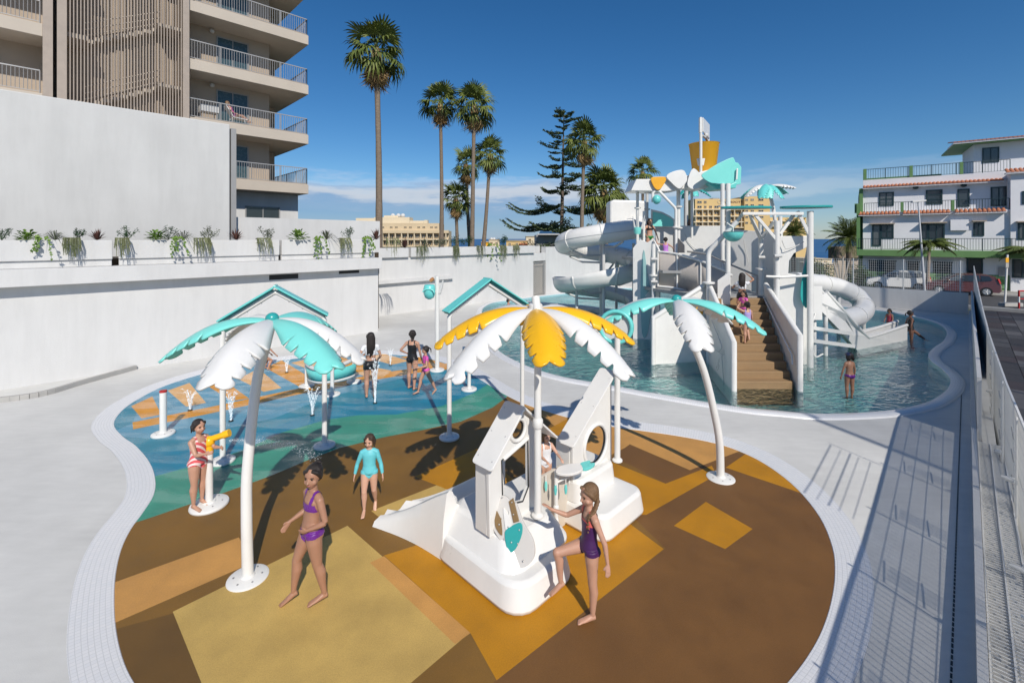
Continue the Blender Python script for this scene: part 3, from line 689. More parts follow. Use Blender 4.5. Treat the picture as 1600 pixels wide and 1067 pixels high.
mb = MB(); mb.ab(0.0, 0.3, -28.9, BH + 0.10, 0, 24); mb.build('column', M['slat'], ht)
mb = MB(); mb.ab(4.36, 4.62, -28.9, BH + 0.10, 0, 24); mb.build('column', M['slat'], ht)
mb = MB(); mb.ab(0.3, 4.36, -31.9, -31.8, 6.5, 24); mb.build('stair_well', M['hotel_wall'], ht)
mb = MB(); mb.ab(0.3, 4.36, -31.78, -28.84, 6.5, 6.6); mb.build('stair_floor', M['hotel_wall'], ht)
sm = MB(); sm.beam((0, 0, 0), (0, 0, 16), 0.035, 0.075, up=(1, -1, 0)); sme = sm.mesh('slat'); sme.materials.append(M['slat'])
rr = random.Random(5)
for i in range(36):
    a = 0.40 + i * (3.90 / 35); o = bpy.data.objects.new('slat', sme); COL.objects.link(o); o.parent = ht
    o.location = WM[ht.name].inverted() @ AB(a, BH + 0.02 + rr.uniform(-.03, .03), 7.6)
# stair behind the screen
for k, z in enumerate(FL[:5]):
    st = MB(); n = 9
    for i in range(n):
        for (s0, s1, zb, b0) in ((0.9, 3.6, z, -28.4), (3.6, 0.9, z + 1.45, -29.8)):
            a = s0 + (s1 - s0) * (i + .5) / n; st.ab(min(a - .16, a + .16), max(a - .16, a + .16), b0 - 1.2, b0, zb + 1.45 * i / n, zb + 1.45 * (i + 1) / n)
    o = st.build('stair_flight', M['hotel'], ht)
    mb = MB(); mb.ab(3.45, 4.35, -31, -27.6, z + 1.33, z + 1.48); mb.build('landing', M['hotel'], ht)
    mb = MB(); mb.ab(0.31, 1.0, -31, -27.5, z - 0.2, z); mb.build('landing', M['hotel'], ht)
    for d in (0.85, 0.55, 0.28):
        mb = MB(); mb.tube([AB(0.9, -28.35, z + d), AB(3.6, -28.35, z + 1.45 + d)], 0.025, 6); mb.build('handrail', M['hotel'], ht)
mb = MB(); mb.ab(5.3, 7.0, -28.298, -28.26, 4.3, 5.3); 
window(ht, AB(7.4, -28.3, 4.75), hu, 1.75, 0.95, hn, 0.06, 1)
# awning-dark top beam already above the frame; white folding table and lounger on a balcony
t = thing('balcony_table', 'small table under a white cloth on a hotel balcony', 'table', AB(5.55, -27.75, 9.98))
mb = MB(); c = AB(5.55, -27.75, 10.72); mb.box(c, (0.75, 0.6, 0.04), radians(45)); mb.box(c - V((0, 0, .17)), (0.77, 0.62, 0.3), radians(45)); mb.build('tablecloth', M['plaster'], t)
for dx, dy in ((-.3, -.22), (.3, -.22), (-.3, .22), (.3, .22)):
    mb = MB(); q = Matrix.Rotation(radians(45), 3, 'Z') @ V((dx, dy, 0)) + AB(5.55, -27.75, 9.98); mb.tube([q, q + V((0, 0, .72))], 0.015, 6); mb.build('leg', M['grey_metal'], t)
def lounger(label, a, b, z, m):
    t = thing('deck_chair', label, 'deck chair', AB(a, b, z))
    mb = MB(); mb.beam(AB(a - .1, b, z + .38), AB(a + .55, b, z + .34), 0.5, 0.04); mb.build('seat', m, t)
    mb = MB(); mb.beam(AB(a - .1, b, z + .38), AB(a - .45, b, z + .95), 0.5, 0.04); mb.build('backrest', m, t)
    for da in (-.2, .5):
        for db in (-.22, .22):
            mb = MB(); mb.tube([AB(a + da, b + db, z), AB(a + da * .8, b + db, z + .36)], 0.015, 6); mb.build('leg', m, t)
    return t
lounger('white deck chair under the sunbather on the hotel balcony', 6.75, -27.8, 9.98, M['post'])
lounger('white deck chair on the lowest hotel balcony', 5.6, -27.8, 7.09, M['post'])

# ------------------------------------------------------------------ white house with green trim on the right
M['house'] = mat('white_house_paint', (0.72, 0.72, 0.74), 0.85, 0.05, 0.7, 0.12, 30)
M['green'] = mat('green_paint', (0.12, 0.24, 0.085), 0.6, 0.08, 1.5, 0.1, 30)
M['green_stone'] = mat('green_painted_stone', (0.16, 0.30, 0.14), 0.75, 0.15, 3, 0.3, 30)
M['frame_green'] = mat('dark_green_frame', (0.012, 0.035, 0.04), 0.45, 0.1)
M['terracotta'] = mat('terracotta_tile', (0.46, 0.17, 0.085), 0.8, 0.25, 6, 0.2, 40)
C0 = V((31.6, 41.0, 0)); HD = V((0.8, -0.6, 0)); HN = V((-0.6, -0.8, 0))
def hs(px, out=0.0):
    c = C0 + HN * out; q = (px - 800) / F; return (q * c.y - c.x) / (HD.x - q * HD.y)
def hp(s, z, out=0.0): return C0 + HD * s + HN * out + V((0, 0, z))
def hz(px, py, out=0.0): return HC - (py - HY) / F * hp(hs(px, out), 0, out).y
zx = lambda X: 1240 + X / 3.811
zy = lambda Y: 200 + Y / 3.811
hs_ = thing('green_trim_house', 'white three storey house with green trim and terracotta tile eaves across the street', 'house', C0 + HD * 8)
def hbox(name, s0, s1, o0, o1, z0, z1, m, parent=hs_, bevel=0):
    q = [hp(s0, 0, o0), hp(s1, 0, o0), hp(s1, 0, o1), hp(s0, 0, o1)]
    mb = MB(); mb.prism([(p.x, p.y) for p in q], z0, z1); return mb.build(name, m, parent, bevel=bevel)
S1 = hs(zx(1268)); SE = 24
hbox('wall', 0.02, SE, -14, 0, -0.3, 8.55, M['house'])
LO = 0.95
hbox('lower_wall', 0.0, SE, 0.001, LO, -0.3, 5.94, M['house'])
hbox('wing_wall', S1, SE, 0.001, 1.15, -0.32, 8.9, M['house'])
hbox('corner_strip', -0.25, 0.015, -12, 0.25, -0.3, 8.4, M['green'])
hbox('corner_strip', -0.9, 0.0, 0.251, 1.25, 2.6, 6.0, M['green']) if False else None
hbox('parapet', 0.02, SE, -0.3, 0.05, 8.56, 9.15, M['house'])
def tiles(name, s0, s1, o0, o1, z0, z1, parent=hs_, step=0.24):
    """row of half-round roof tiles running down from (o0,z1) to (o1,z0)"""
    n = max(2, int((s1 - s0) / step)); mb = MB(); k = 5
    for i in range(n):
        s = s0 + (i + .5) * (s1 - s0) / n; rows = []
        for (o, z) in ((o0, z1), ((o0 + o1) / 2, (z0 + z1) / 2 + 0.004), (o1, z0)):
            rows.append([hp(s + cos(pi * j / k) * step * .46, z + sin(pi * j / k) * step * .42, o) for j in range(k + 1)])
        mb.grid(rows); mb.add([rows[-1][j] for j in range(k + 1)], [tuple(range(k + 1))])
    t = mb.build(name, M['terracotta'], parent, recalc=False); t['kind'] = 'stuff'
    hbox('eave_board', s0, s1, min(o0, o1), max(o0, o1) - 0.04, z0 - 0.10, z0 - 0.01, M['house'], parent)
    return t
hs_rows = []
tiles('roof_tile', 0.0, S1 - 0.2, -0.1, 0.55, 8.42, 8.62)
# balcony level two: floor slab, three runs of tiles, green piers and railings
hbox('balcony_floor', -0.3, S1, 0.002, 1.05, 5.95, 6.15, M['house'])
for x0, x1 in ((385, 632), (650, 934), (960, 1268)):
    tiles('roof_tile', hs(zx(x0), 1.3), hs(zx(x1), 1.3), 1.0, 1.42, 5.98, 6.2)
for x0, x1, w in ((363, 381, 0), (637, 655, 0), (938, 957, 0)):
    hbox('pier', hs(zx(x0), 1.1), hs(zx(x1), 1.1), 0.95, 1.2, 6.16, 7.0, M['green'])
hbox('balcony_side', -0.45, -0.2, 0.0, 1.3, 2.5, 6.99, M['green'])
railing(hs_, [hp(0.1, 6.15, 1.08), hp(S1 - .05, 6.15, 1.08)], 0.85, 0.16, M['frame_green'])
# balcony level one
hbox('balcony_slab', -0.45, SE, 0.004, 1.95, 2.42, 2.95, M['green'], bevel=0.02)
railing(hs_, [hp(-0.3, 2.95, 1.86), hp(SE, 2.95, 1.86)], 0.95, 0.16, M['frame_green'])
# roof terrace railing and low green wall
railing(hs_, [hp(0.05, 9.15, -0.05), hp(hs(zx(1290)), 9.15, -0.05)], 0.95, 0.17, M['frame_green'])
hbox('terrace_wall', 0.1, hs(zx(930)), -4.6, -4.4, 8.56, 9.75, M['green'])
for x in (415, 690, 990): hbox('pier', hs(zx(x)), hs(zx(x + 20)), -0.29, 0.06, 9.16, 10.15, M['green'])
# roof room
RS0, RS1 = hs(zx(1072), -1.2), hs(zx(1285), -1.2)
hbox('roof_room', RS0, RS1 + 5.5, -6, -1.2, 8.6, 11.65, M['house'])
hbox('roof_eave', RS0 - 1.3, RS1 + 7, -7, -0.3, 11.66, 11.78, M['green'])
tiles('roof_tile', RS0 - 1.35, RS1 + 7, -3.2, -0.2, 11.80, 12.25)
window(hs_, hp(hs(zx(1127), -1.2), hz(zx(1127), zy(207), -1.2), -1.2), HD, hs(zx(1220), -1.2) - hs(zx(1127), -1.2), 1.15, HN, 0.08, 1, fm=M['frame_green'])
tiles('roof_tile', S1 - 0.3, SE, 0.9, 1.5, 8.92, 9.2)
# windows by their place on the facade
def hwin(x0, y0, x1, y1, out=0.0, mull=1, bars=0, rows=1, glass=None):
    a, b = hs(zx(x0), out), hs(zx(x1), out); z1 = hz(zx(x0), zy(y0), out); z0 = hz(zx((x0 + x1) / 2), zy(y1), out)
    return window(hs_, hp(a, z0, out), HD, b - a, z1 - z0, HN, 0.09, mull, 0.09, fm=M['frame_green'], bars=bars, rows=rows, glass=glass)
hwin(512, 388, 593, 462, rows=2); hwin(792, 374, 882, 452, mull=0, rows=3); hwin(980, 368, 1043, 468, mull=0); hwin(1178, 356, 1266, 462)
hwin(472, 580, 515, 700, LO, mull=0); hwin(522, 580, 592, 655, LO, rows=2); hwin(762, 574, 795, 660, LO, mull=0); hwin(805, 576, 895, 660, LO); hwin(1074, 568, 1130, 640, LO)
hwin(1340, 570, 1400, 660, out=1.15)
hwin(1366, 380, 1420, 450, out=1.15)
hwin(452, 796, 604, 885, LO, mull=2, bars=0.12); hwin(682, 800, 743, 938, LO, mull=0, bars=0.12); hwin(836, 803, 938, 900, LO, mull=1, bars=0.12)
hwin(1034, 778, 1122, 960, LO, mull=0); hwin(1305, 785, 1420, 890, 1.15, mull=1)
for x0, x1, y in ((444, 612, 790), (674, 750, 796), (828, 946, 798), (1022, 1135, 774)):
    a, b = hs(zx(x0), LO), hs(zx(x1), LO); z = hz(zx(x0), zy(y), LO); hbox('lintel', a, b, LO + 0.03, LO + 0.2, z - 0.05, z + 0.08, M['frame_green'])
for x0, x1, y in ((455, 602, 572), (757, 910, 566), (1058, 1143, 556), (1322, 1400, 560)):
    o = LO if x0 < 1300 else 1.15; a, b = hs(zx(x0), o), hs(zx(x1), o); z = hz(zx(x0), zy(y), o); hbox('awning', a, b, o + 0.02, o + 0.48, z - 0.04, z + 0.05, M['hotel_wall'], bevel=.01)
# sign board, meter box, lamps
a, b = hs(zx(930), LO), hs(zx(1038), LO); hbox('sign_board', a, b, LO + 0.05, LO + 0.25, hz(zx(930), zy(612), LO), hz(zx(930), zy(548), LO), M['house'], bevel=0.02)
a, b = hs(zx(1220), LO), hs(zx(1262), LO); hbox('meter_box', a, b, LO + 0.03, LO + 0.12, 1.0, 1.7, M['grey_metal'])
for x, y in ((725, 356), (1010, 343)):
    z = hz(zx(x), zy(y)); s = hs(zx(x)); mb = MB(); mb.ball(hp(s, z, 0.22), (0.2, 0.2, 0.16)); mb.build('wall_lamp', M['frame_green'], hs_, smooth=60)
# green stone base, coursed
rr = random.Random(8); sb = 3.3; blocks = []
for r in range(4):
    s = 0.05 - (r % 2) * 0.3
    while s < S1 - .9:
        wv = rr.uniform(0.45, 0.95); s0, s1 = max(0.05, s), s + wv - 0.03
        if not any(s1 > hs(zx(x0), LO) - .05 and s0 < hs(zx(x1), LO) + .05 and (r < rl) for x0, x1, rl in ((682, 743, 9), (1034, 1122, 9))):
            hbox('stone', s0, s1, LO + 0.003, LO + 0.05 + rr.uniform(0, .03), -0.28 + r * 0.34, -0.28 + r * 0.34 + 0.315, M['green_stone'])
        s += wv
hbox('stone_backing', 0.03, S1 - .02, LO + 0.001, LO + 0.02, -0.28, 1.08, M['green'])

# ------------------------------------------------------------------ far hotels and town
M['ochre'] = mat('ochre_render', (0.62, 0.44, 0.20), 0.85, 0.05, 0.1)
M['sand_wall'] = mat('sandstone_render', (0.58, 0.46, 0.30), 0.85, 0.06, 0.1)
M['cream'] = mat('cream_render', (0.66, 0.56, 0.40), 0.85, 0.05, 0.1)
fy = 213.0; sc = fy / F
def far_box(mb, x0, x1, y0, y1, Y, d):
    p0, p1 = P(x0, y1, Y), P(x1, y0, Y); mb.box(((p0.x + p1.x) / 2, Y + d / 2, (p0.z + p1.z) / 2), (abs(p1.x - p0.x), d, abs(p1.z - p0.z))); return mb
yh = thing('ochre_hotel', 'far ochre hotel with rows of balconies behind the water play tower', 'hotel', P(1145, 395, fy + 8))
far_box(MB(), 1086, 1163, 311, 420, fy, 14).build('wall', M['ochre'], yh)
far_box(MB(), 1163.2, 1203, 307, 420, fy - 2, 16).build('wall', M['ochre'], yh)
far_box(MB(), 1203.2, 1260, 340, 420, fy + 3, 14).build('wing', M['ochre'], yh)
far_box(MB(), 1114, 1124, 309.5, 311, fy + 2, 6).build('roof_plant', M['grey_metal'], yh)
wme = {}
def far_win(parent, x0, x1, y0, y1, Y):
    k = (round(x1 - x0, 1), round(y1 - y0, 1), Y)
    if k not in wme:
        w_, h_ = (x1 - x0) * Y / F, (y1 - y0) * Y / F; mb = MB(); f = 0.12
        mb.box((0, 0, h_ / 2 - f / 2), (w_, 0.2, f)); mb.box((0, 0, -h_ / 2 + f / 2), (w_, 0.2, f)); mb.box((-w_ / 2 + f / 2, 0, 0), (f, 0.2, h_)); mb.box((w_ / 2 - f / 2, 0, 0), (f, 0.2, h_)); mb.box((0, 0, 0), (f, 0.2, h_))
        a = mb.mesh('window'); a.materials.append(M['sand_wall']); mb = MB(); mb.box((0, -0.0, 0), (w_ * .99, 0.12, h_ * .99)); b = mb.mesh('pane'); b.materials.append(M['glass']); wme[k] = (a, b)
    a, b = wme[k]; Pm = WM[parent.name].inverted(); c = P((x0 + x1) / 2, (y0 + y1) / 2, Y - 0.12)
    o = bpy.data.objects.new('window', a); COL.objects.link(o); o.parent = parent; o.location = Pm @ c
    q = bpy.data.objects.new('pane', b); COL.objects.link(q); q.parent = o
    return o
cols = [(1089.5, 1096.5), (1100, 1104), (1108, 1112.5), (1116, 1123), (1128, 1133), (1139, 1145.5), (1149.5, 1157)]
for r, (y0, y1) in enumerate(((321.5, 325.5), (331, 335), (340, 344), (348.5, 352.5), (357, 361))):
    for x0, x1 in cols: far_win(yh, x0, x1, y0, y1, fy)
for x0, x1 in cols[:2]: far_win(yh, x0, x1, 314, 317.8, fy)
for y0 in (310.5, 319, 328, 337.5, 346.5):
    for x0, x1 in ((1164.5, 1169), (1173, 1178), (1185, 1193)): far_win(yh, x0, x1, y0, y0 + 3.4, fy - 2)
for y in (326.6, 337.2, 346.2, 354.8):
    far_box(MB(), 1084, 1162.8, y, y + 1.5, fy - 1.6, 1.58).build('balcony_slab', M['cream'], yh)
for x in (1087, 1097.6, 1106, 1114, 1125, 1136, 1147.5, 1158.5):
    far_box(MB(), x, x + 1, 328.2, 337.1, fy - 1.5, 1.48).build('fin', M['cream'], yh); far_box(MB(), x, x + 1, 338.8, 346.1, fy - 1.5, 1.48).build('fin', M['cream'], yh); far_box(MB(), x, x + 1, 347.8, 354.7, fy - 1.5, 1.48).build('fin', M['cream'], yh)
for y in (345, 353): far_box(MB(), 1203.4, 1258, y, y + 1.2, fy + 1.6, 1.38).build('balcony_slab', M['cream'], yh)
# lettering on its parapet
M['plum_sign'] = mat('plum_sign_letters', (0.10, 0.02, 0.05), 0.6)
fc = bpy.data.curves.new('letters', 'FONT'); fc.body = 'NTEROCITY'; fc.size = 1.35; fc.extrude = 0.08; fc.space_character = 1.25
fo = bpy.data.objects.new('tmp', fc); COL.objects.link(fo); dg = bpy.context.evaluated_depsgraph_get(); fm = bpy.data.meshes.new_from_object(fo.evaluated_get(dg)); bpy.data.objects.remove(fo)
fm.materials.clear(); fm.materials.append(M['plum_sign']); lo = link_mesh('sign_lettering', fm, yh); lo.location = WM[yh.name].inverted() @ P(1131, 317.3, fy - 0.1); lo.rotation_euler = (radians(90), 0, 0)
mb = MB(); c = P(1124, 315.5, fy - 0.1); mb.tube([c + V((cos(i * pi / 8), 0, sin(i * pi / 8))) * 0.75 for i in range(17)], 0.12, 6); mb.build('sign_ring', M['cream'], yh)

bh = thing('sandstone_hotel', 'far sandstone hotel with stepped roof behind the garden wall', 'hotel', P(640, 395, 213))
far_box(MB(), 556, 686, 349, 412, 213, 16).build('wall', M['sand_wall'], bh)
for (x0, x1, y0) in ((556, 585, 341), (585, 640, 339.5), (640, 663, 345), (600, 622, 337)):
    far_box(MB(), x0, x1 - .2, y0, 348.9, 216 + (x0 == 600) * 2, 8).build('roof_storey', M['cream'], bh)
far_box(MB(), 662.5, 668, 344, 348.9, 214, 3).build('chimney', M['cream'], bh)
for x in (614, 622.5, 629.5):
    mb = MB(); mb.ball(P(x, 337, 219), (1.1, 1.1, 1.0)); mb.build('roof_dome', M['plaster'], bh, smooth=60)
for x0 in (572, 578, 596, 609, 617, 631, 639, 652, 660, 672, 679): far_win(bh, x0, x0 + 4.6, 354, 356.4, 213)
far_box(MB(), 594, 701, 360, 364.5, 211, 1.98).build('eave_band', M['sand_wall'], bh); far_box(MB(), 686.2, 701, 361, 405, 213.2, 10).build('side_block', M['sand_wall'], bh)
for y in (373.6, 384.4): far_box(MB(), 594, 700, y, y + 1.5, 211, 1.98).build('balcony_slab', M['cream'], bh)
for i in range(11):
    x = 597 + i * 9.9
    for y0, y1 in ((364.6, 373.5), (375.2, 384.3)):
        far_box(MB(), x, x + 1.3, y0, y1, 211.2, 1.78).build('fin', M['cream'], bh)
        if x < 690: far_win(bh, x + 2.2, x + 8.2, y0 + 1.6, y1 - 1, 213)
# scattered town houses
TOWN = [('far orange house with a flat roof left of the lamp behind the garden wall', 752, 763, 378.5, 392, 150, M['orange'], 1), ('far cream house with roof dishes beside the orange house', 764, 780, 375, 392, 155, M['cream'], 2),
        ('far ochre house with balcony and tiled canopy beside the roof box', 791, 825, 376.5, 402, 120, M['ochre'], 3), ('far pale house above the roof box', 822, 846, 370, 386, 160, M['cream'], 2),
        ('sand coloured far house left of the concrete block', 1262, 1300, 405, 440, 110, M['cream'], 2), ('far low yellow house roof behind the bushes right of the tower', 1225, 1264, 408, 440, 125, M['ochre'], 2),
        ('far pink gabled house right of the yellow one', 1288, 1312, 413, 440, 95, M['sand_wall'], 2)]
for lab, x0, x1, y0, y1, Y, m, n in TOWN:
    t = thing('town_house', lab, 'house', P((x0 + x1) / 2, y1, Y + 3))
    far_box(MB(), x0, x1, y0, y1 + 30, Y, 8).build('wall', m, t); far_box(MB(), x0 - .5, x1 + .5, y0 - .8, y0 - 0.05, Y - .3, 8.6).build('roof', M['cream'] if m != M['cream'] else M['sand_wall'], t)
    for i in range(n):
        x = x0 + (x1 - x0) * (i + .5) / n; far_win(t, x - 2, x + 2, y0 + 3, y0 + 7, Y)
    if n == 3:
        far_box(MB(), 812, 824, 380, 383, Y - 1.4, 1.35).build('canopy', M['terracotta'], t)
        for x in (807, 813, 819): far_box(MB(), x, x + 1, 387, 391, Y - .5, .45).build('shutter', M['frame_green'], t)
    if n == 2 and x0 < 800:
        for x in (768, 772): mb = MB(); mb.ball(P(x, y0 - 1.5, Y + 1), 0.5); mb.build('roof_dish', M['plaster'], t, smooth=60)
gh = thing('glasshouse_roof', 'dark solar panelled roof under the conifer behind the white wall', 'roof', P(865, 380, 70))
mb = MB(); a = [P(842, 365, 66), P(920, 365, 66), P(920, 357.5, 72), P(846, 357.5, 72)]; mb.extrude(a, (0, 0, -0.25)); mb.build('roof_panel', mat('solar_panel', (0.03, 0.045, 0.07), 0.25), gh)
mb = MB(); far_box(mb, 840, 920, 365.5, 367, 65.5, 1); mb.build('gutter', M['plaster'], gh)
mb = MB(); far_box(mb, 838, 920, 367.2, 395, 67, 6); mb.build('wall', M['grey_metal'], gh)
cb = thing('concrete_block', 'weathered brown concrete building with overhanging top left of the green trim house', 'building', P(1314, 440, 62))
def ray_box(name, x0, x1, y0, y1, Y, d, m, parent):
    p0, p1 = P(x0, y1, Y), P(x1, y0, Y + 3); back = V((0.80, 1, 0)) * d; mb = MB()
    q = [p0, p1, p1 + back, p0 + back]; mb.prism([(p.x, p.y) for p in q], p0.z, HC - (y0 - HY) / F * Y); return mb.build(name, m, parent)
ray_box('upper_storey', 1294, 1346, 386, 404, 60, 6, mat('weathered_concrete', (0.22, 0.17, 0.13), 0.9, 0.2, 0.6, 0.3, 6), cb); ray_box('wall', 1303, 1344, 404.1, 450, 61, 5, M['hotel_wall'], cb)
far_box(MB(), 1306, 1314, 404.2, 406.5, 60.9, .5).build('window', M['glass'], cb)
# ------------------------------------------------------------------ vegetation
def leaf_mat(name, c1, c2, rough=0.55, rnd=0.35):
    m = bpy.data.materials.new(name); m.use_nodes = True; t = m.node_tree; b = t.nodes['Principled BSDF']
    oi = N(t, 'ShaderNodeObjectInfo'); c = N(t, 'ShaderNodeTexCoord'); nz = N(t, 'ShaderNodeTexNoise', inp={'Scale': 2.3, 'Detail': 4.0}); L(t, c.outputs['Object'], nz.inputs['Vector'])
    mr = N(t, 'ShaderNodeMapRange', inp={'From Min': 0.3, 'From Max': 0.7}); L(t, nz.outputs[0], mr.inputs[0])
    a = N(t, 'ShaderNodeMath', operation='MULTIPLY_ADD', use_clamp=True); a.inputs[1].default_value = rnd; L(t, oi.outputs['Random'], a.inputs[0]); 
    m2 = N(t, 'ShaderNodeMath', operation='MULTIPLY'); m2.inputs[1].default_value = 1 - rnd; L(t, mr.outputs[0], m2.inputs[0]); L(t, m2.outputs[0], a.inputs[2])
    mx = N(t, 'ShaderNodeMix', data_type='RGBA'); L(t, a.outputs[0], mx.inputs[0]); mx.inputs[6].default_value = (*c1, 1); mx.inputs[7].default_value = (*c2, 1); L(t, mx.outputs[2], b.inputs['Base Color'])
    b.inputs['Roughness'].default_value = rough; b.inputs['Specular IOR Level'].default_value = 0.35
    return m
M['fan'] = leaf_mat('fan_palm_leaf', (0.030, 0.062, 0.013), (0.20, 0.225, 0.045))
M['dead'] = leaf_mat('dry_palm_leaf', (0.17, 0.11, 0.05), (0.42, 0.28, 0.12))
M['feather'] = leaf_mat('feather_palm_leaf', (0.045, 0.075, 0.015), (0.14, 0.17, 0.035))
M['pine'] = leaf_mat('conifer_needles', (0.035, 0.065, 0.028), (0.14, 0.17, 0.07))
M['bark'] = mat('palm_bark', (0.20, 0.155, 0.115), 0.9, 0.3, 6, 0.6, 25, stretch=(1, 1, 4))
M['bark_dark'] = mat('conifer_bark', (0.13, 0.10, 0.08), 0.9, 0.25, 6, 0.6, 30)
def fan_frond(seed, pet=0.92, blade=0.92, nb=15, droop=0.35, spread=98, fold=0.3):
    r = random.Random(seed); mb = MB()
    pts = [V((pet * i / 4, 0, -0.10 * droop * (i / 4) ** 2)) for i in range(5)]; mb.tube(pts, [0.03, 0.022, 0.018, 0.015, 0.012], 4)
    tip = pts[-1]
    for i in range(nb):
        a = radians(-spread + 2 * spread * i / (nb - 1)) + r.uniform(-.04, .04); ln = blade * (0.72 + 0.28 * cos(a * 0.85)) * r.uniform(.88, 1.05)
        d = V((cos(a), sin(a), 0)); s = V((-sin(a), cos(a), 0)); w = 0.056
        up = V((0, 0, 1)); dr = droop * r.uniform(.6, 1.5) * ln
        p1 = tip + d * ln * .5 + up * (fold * abs(sin(a)) * .10 - dr * .12); p2 = tip + d * ln * .82 + up * (-dr * .45); p3 = tip + d * ln * (.97) + up * (-dr * 1.0)
        mb.add([tip, p1 + s * w, p1 - s * w, p2 + s * w * .7, p2 - s * w * .7, p3, p1 + up * .03], [(0, 2, 6), (0, 6, 1), (1, 6, 3), (6, 4, 3), (6, 2, 4), (3, 4, 5)])
    return mb
FAN = []
for i in range(5):
    me = fan_frond(i, droop=0.25 + .14 * i).mesh('frond', recalc=False); me.materials.append(M['fan']); FAN.append(me)
DEAD = []
for i in range(3):
    me = fan_frond(20 + i, pet=0.7, blade=0.7, droop=1.3, spread=80, nb=13).mesh('dry_frond', recalc=False); me.materials.append(M['dead']); DEAD.append(me)
def put(name, me, parent, p, X, up, sc):
    """object with local x along X, z near up"""
    x = V(X).normalized(); z = (V(up) - x * V(up).dot(x))
    if z.length < 1e-4: z = x.orthogonal()
    z.normalize(); y = z.cross(x)
    m = Matrix((x, y, z)).transposed().to_4x4(); o = bpy.data.objects.new(name, me); COL.objects.link(o); o.parent = parent
    o.matrix_local = WM[parent.name].inverted() @ Matrix.Translation(p) @ m @ Matrix.Scale(sc, 4); return o
def fan_palm(label, px, cy, r_px, Y, base_px=None, tw=0.19, n=30, dead=18, z0=-0.4, seed=0, grp='fan palms beyond the garden wall'):
    r = random.Random(seed); c = P(px, cy, Y); sc = r_px * Y / F / 1.72
    b = P(base_px or px, 400, Y + r.uniform(-.3, .3)); b.z = z0
    t = thing('fan_palm', label, 'palm tree', b, 0, grp)
    mid = b.lerp(c, .5) + V((r.uniform(-.12, .12), r.uniform(-.12, .12), 0))
    mb = MB(); pts = curve([b, mid, c + V((0, 0, 0.1))], 14); k = len(pts)
    mb.tube(pts, [tw * (1.25 - .45 * min(1, i / k * 1.5)) * (1 + .03 * ((i * 7) % 3)) for i in range(k)], 10); mb.build('trunk', M['bark'], t, smooth=50)
    mb = MB(); mb.tube([c + V((0, 0, -1.25 * sc)), c + V((0, 0, -.6 * sc)), c + V((0, 0, .05))], [tw * 1.1, tw * 1.75, tw * 1.2], 9); mb.build('boot_skirt', M['dead'], t, smooth=30)
    for i in range(n):
        f = i / (n - 1); az = i * 2.39996 + r.uniform(-.25, .25); e = radians(82 - 118 * f ** .9 + r.uniform(-9, 9))
        d = V((cos(az) * cos(e), sin(az) * cos(e), sin(e)))
        put('frond', FAN[min(4, int(f * 4.4 + r.random() * .9))], t, c + V((0, 0, .18 * sc * (1 - 2 * f))), d, V((0, 0, 1)) + V((r.uniform(-.4, .4), r.uniform(-.4, .4), 0)), sc * r.uniform(.72, 1.22))
    for i in range(dead):
        az = i * 2.39996; e = radians(-44 - 38 * r.random()); d = V((cos(az) * cos(e), sin(az) * cos(e), sin(e)))
        put('dry_frond', DEAD[i % 3], t, c + V((0, 0, -.38 * sc)), d, V((0, 0, 1)), sc * r.uniform(.8, 1.2))
    return t
fan_palm('tallest fan palm standing alone left of the others with a single bare trunk', 588, 78, 47, 27, 591, .19, 40, 34, seed=1)
fan_palm('tall slender fan palm second from the left', 688, 162, 31, 38, 689, .17, 36, 12, seed=2)
fan_palm('tall fan palm third from the left with two lower ones beside it', 741, 166, 34, 36.5, 736, .18, 38, 16, seed=3)
fan_palm('fan palm with its crown half hidden behind the third trunk', 728, 258, 25, 45, 739, .19, 30, 18, seed=4)
fan_palm('mid height fan palm right of the paired trunks', 766, 242, 27, 38, 749, .17, 34, 14, seed=5)
fan_palm('short fan palm with a thick brown skirt below its crown', 712, 312, 25, 40, 714, .17, 32, 26, seed=6)
fan_palm('fan palm rising right beside the tall conifer', 913, 222, 31, 38, 909, .17, 36, 22, seed=7)
fan_palm('bushy low fan palm with a golden skirt above the spiral slide', 943, 298, 38, 42, 945, .24, 46, 34, z0=-1, seed=8)
fan_palm('fan palm partly hidden behind the white water channel', 1004, 270, 25, 50, 1006, .19, 30, 18, z0=-1, seed=9)

def feather_frond(seed, ln=1.0, n=26, droop=0.7, wd=0.26, hang=0.35, lw=0.014):
    r = random.Random(seed); mb = MB(); pts = []
    for i in range(n + 1):
        f = i / n; pts.append(V((ln * (f - .18 * droop * f * f), 0, ln * (.16 * f - droop * .62 * f * f))))
    mb.tube(pts[::3] + [pts[-1]], 0.010, 4)
    for i in range(3, n + 1):
        f = i / n; t = (pts[i] - pts[i - 1]).normalized(); l = wd * (1 - .72 * abs(f - .42) ** 1.4 * 1.6) * r.uniform(.85, 1.1)
        for sgn in (-1, 1):
            d = (V((0, sgn, 0)) + t * .75 + V((0, 0, -hang * r.uniform(.4, 1.4)))).normalized(); q = pts[i]; s = t * lw
            mb.add([q, q + d * l * .5 + s, q + d * l * .5 - s, q + d * l + V((0, 0, -.18 * l))], [(0, 2, 1), (1, 2, 3)])
    return mb
FEA = []
for i in range(4):
    me = feather_frond(40 + i, droop=.35 + .28 * i).mesh('frond', recalc=False); me.materials.append(M['feather']); FEA.append(me)
FOX = []
for i in range(2):
    me = feather_frond(60 + i, droop=1.5 + .25 * i, n=40, wd=.40, hang=1.1, lw=.034).mesh('frond', recalc=False); me.materials.append(M['feather']); FOX.append(me)
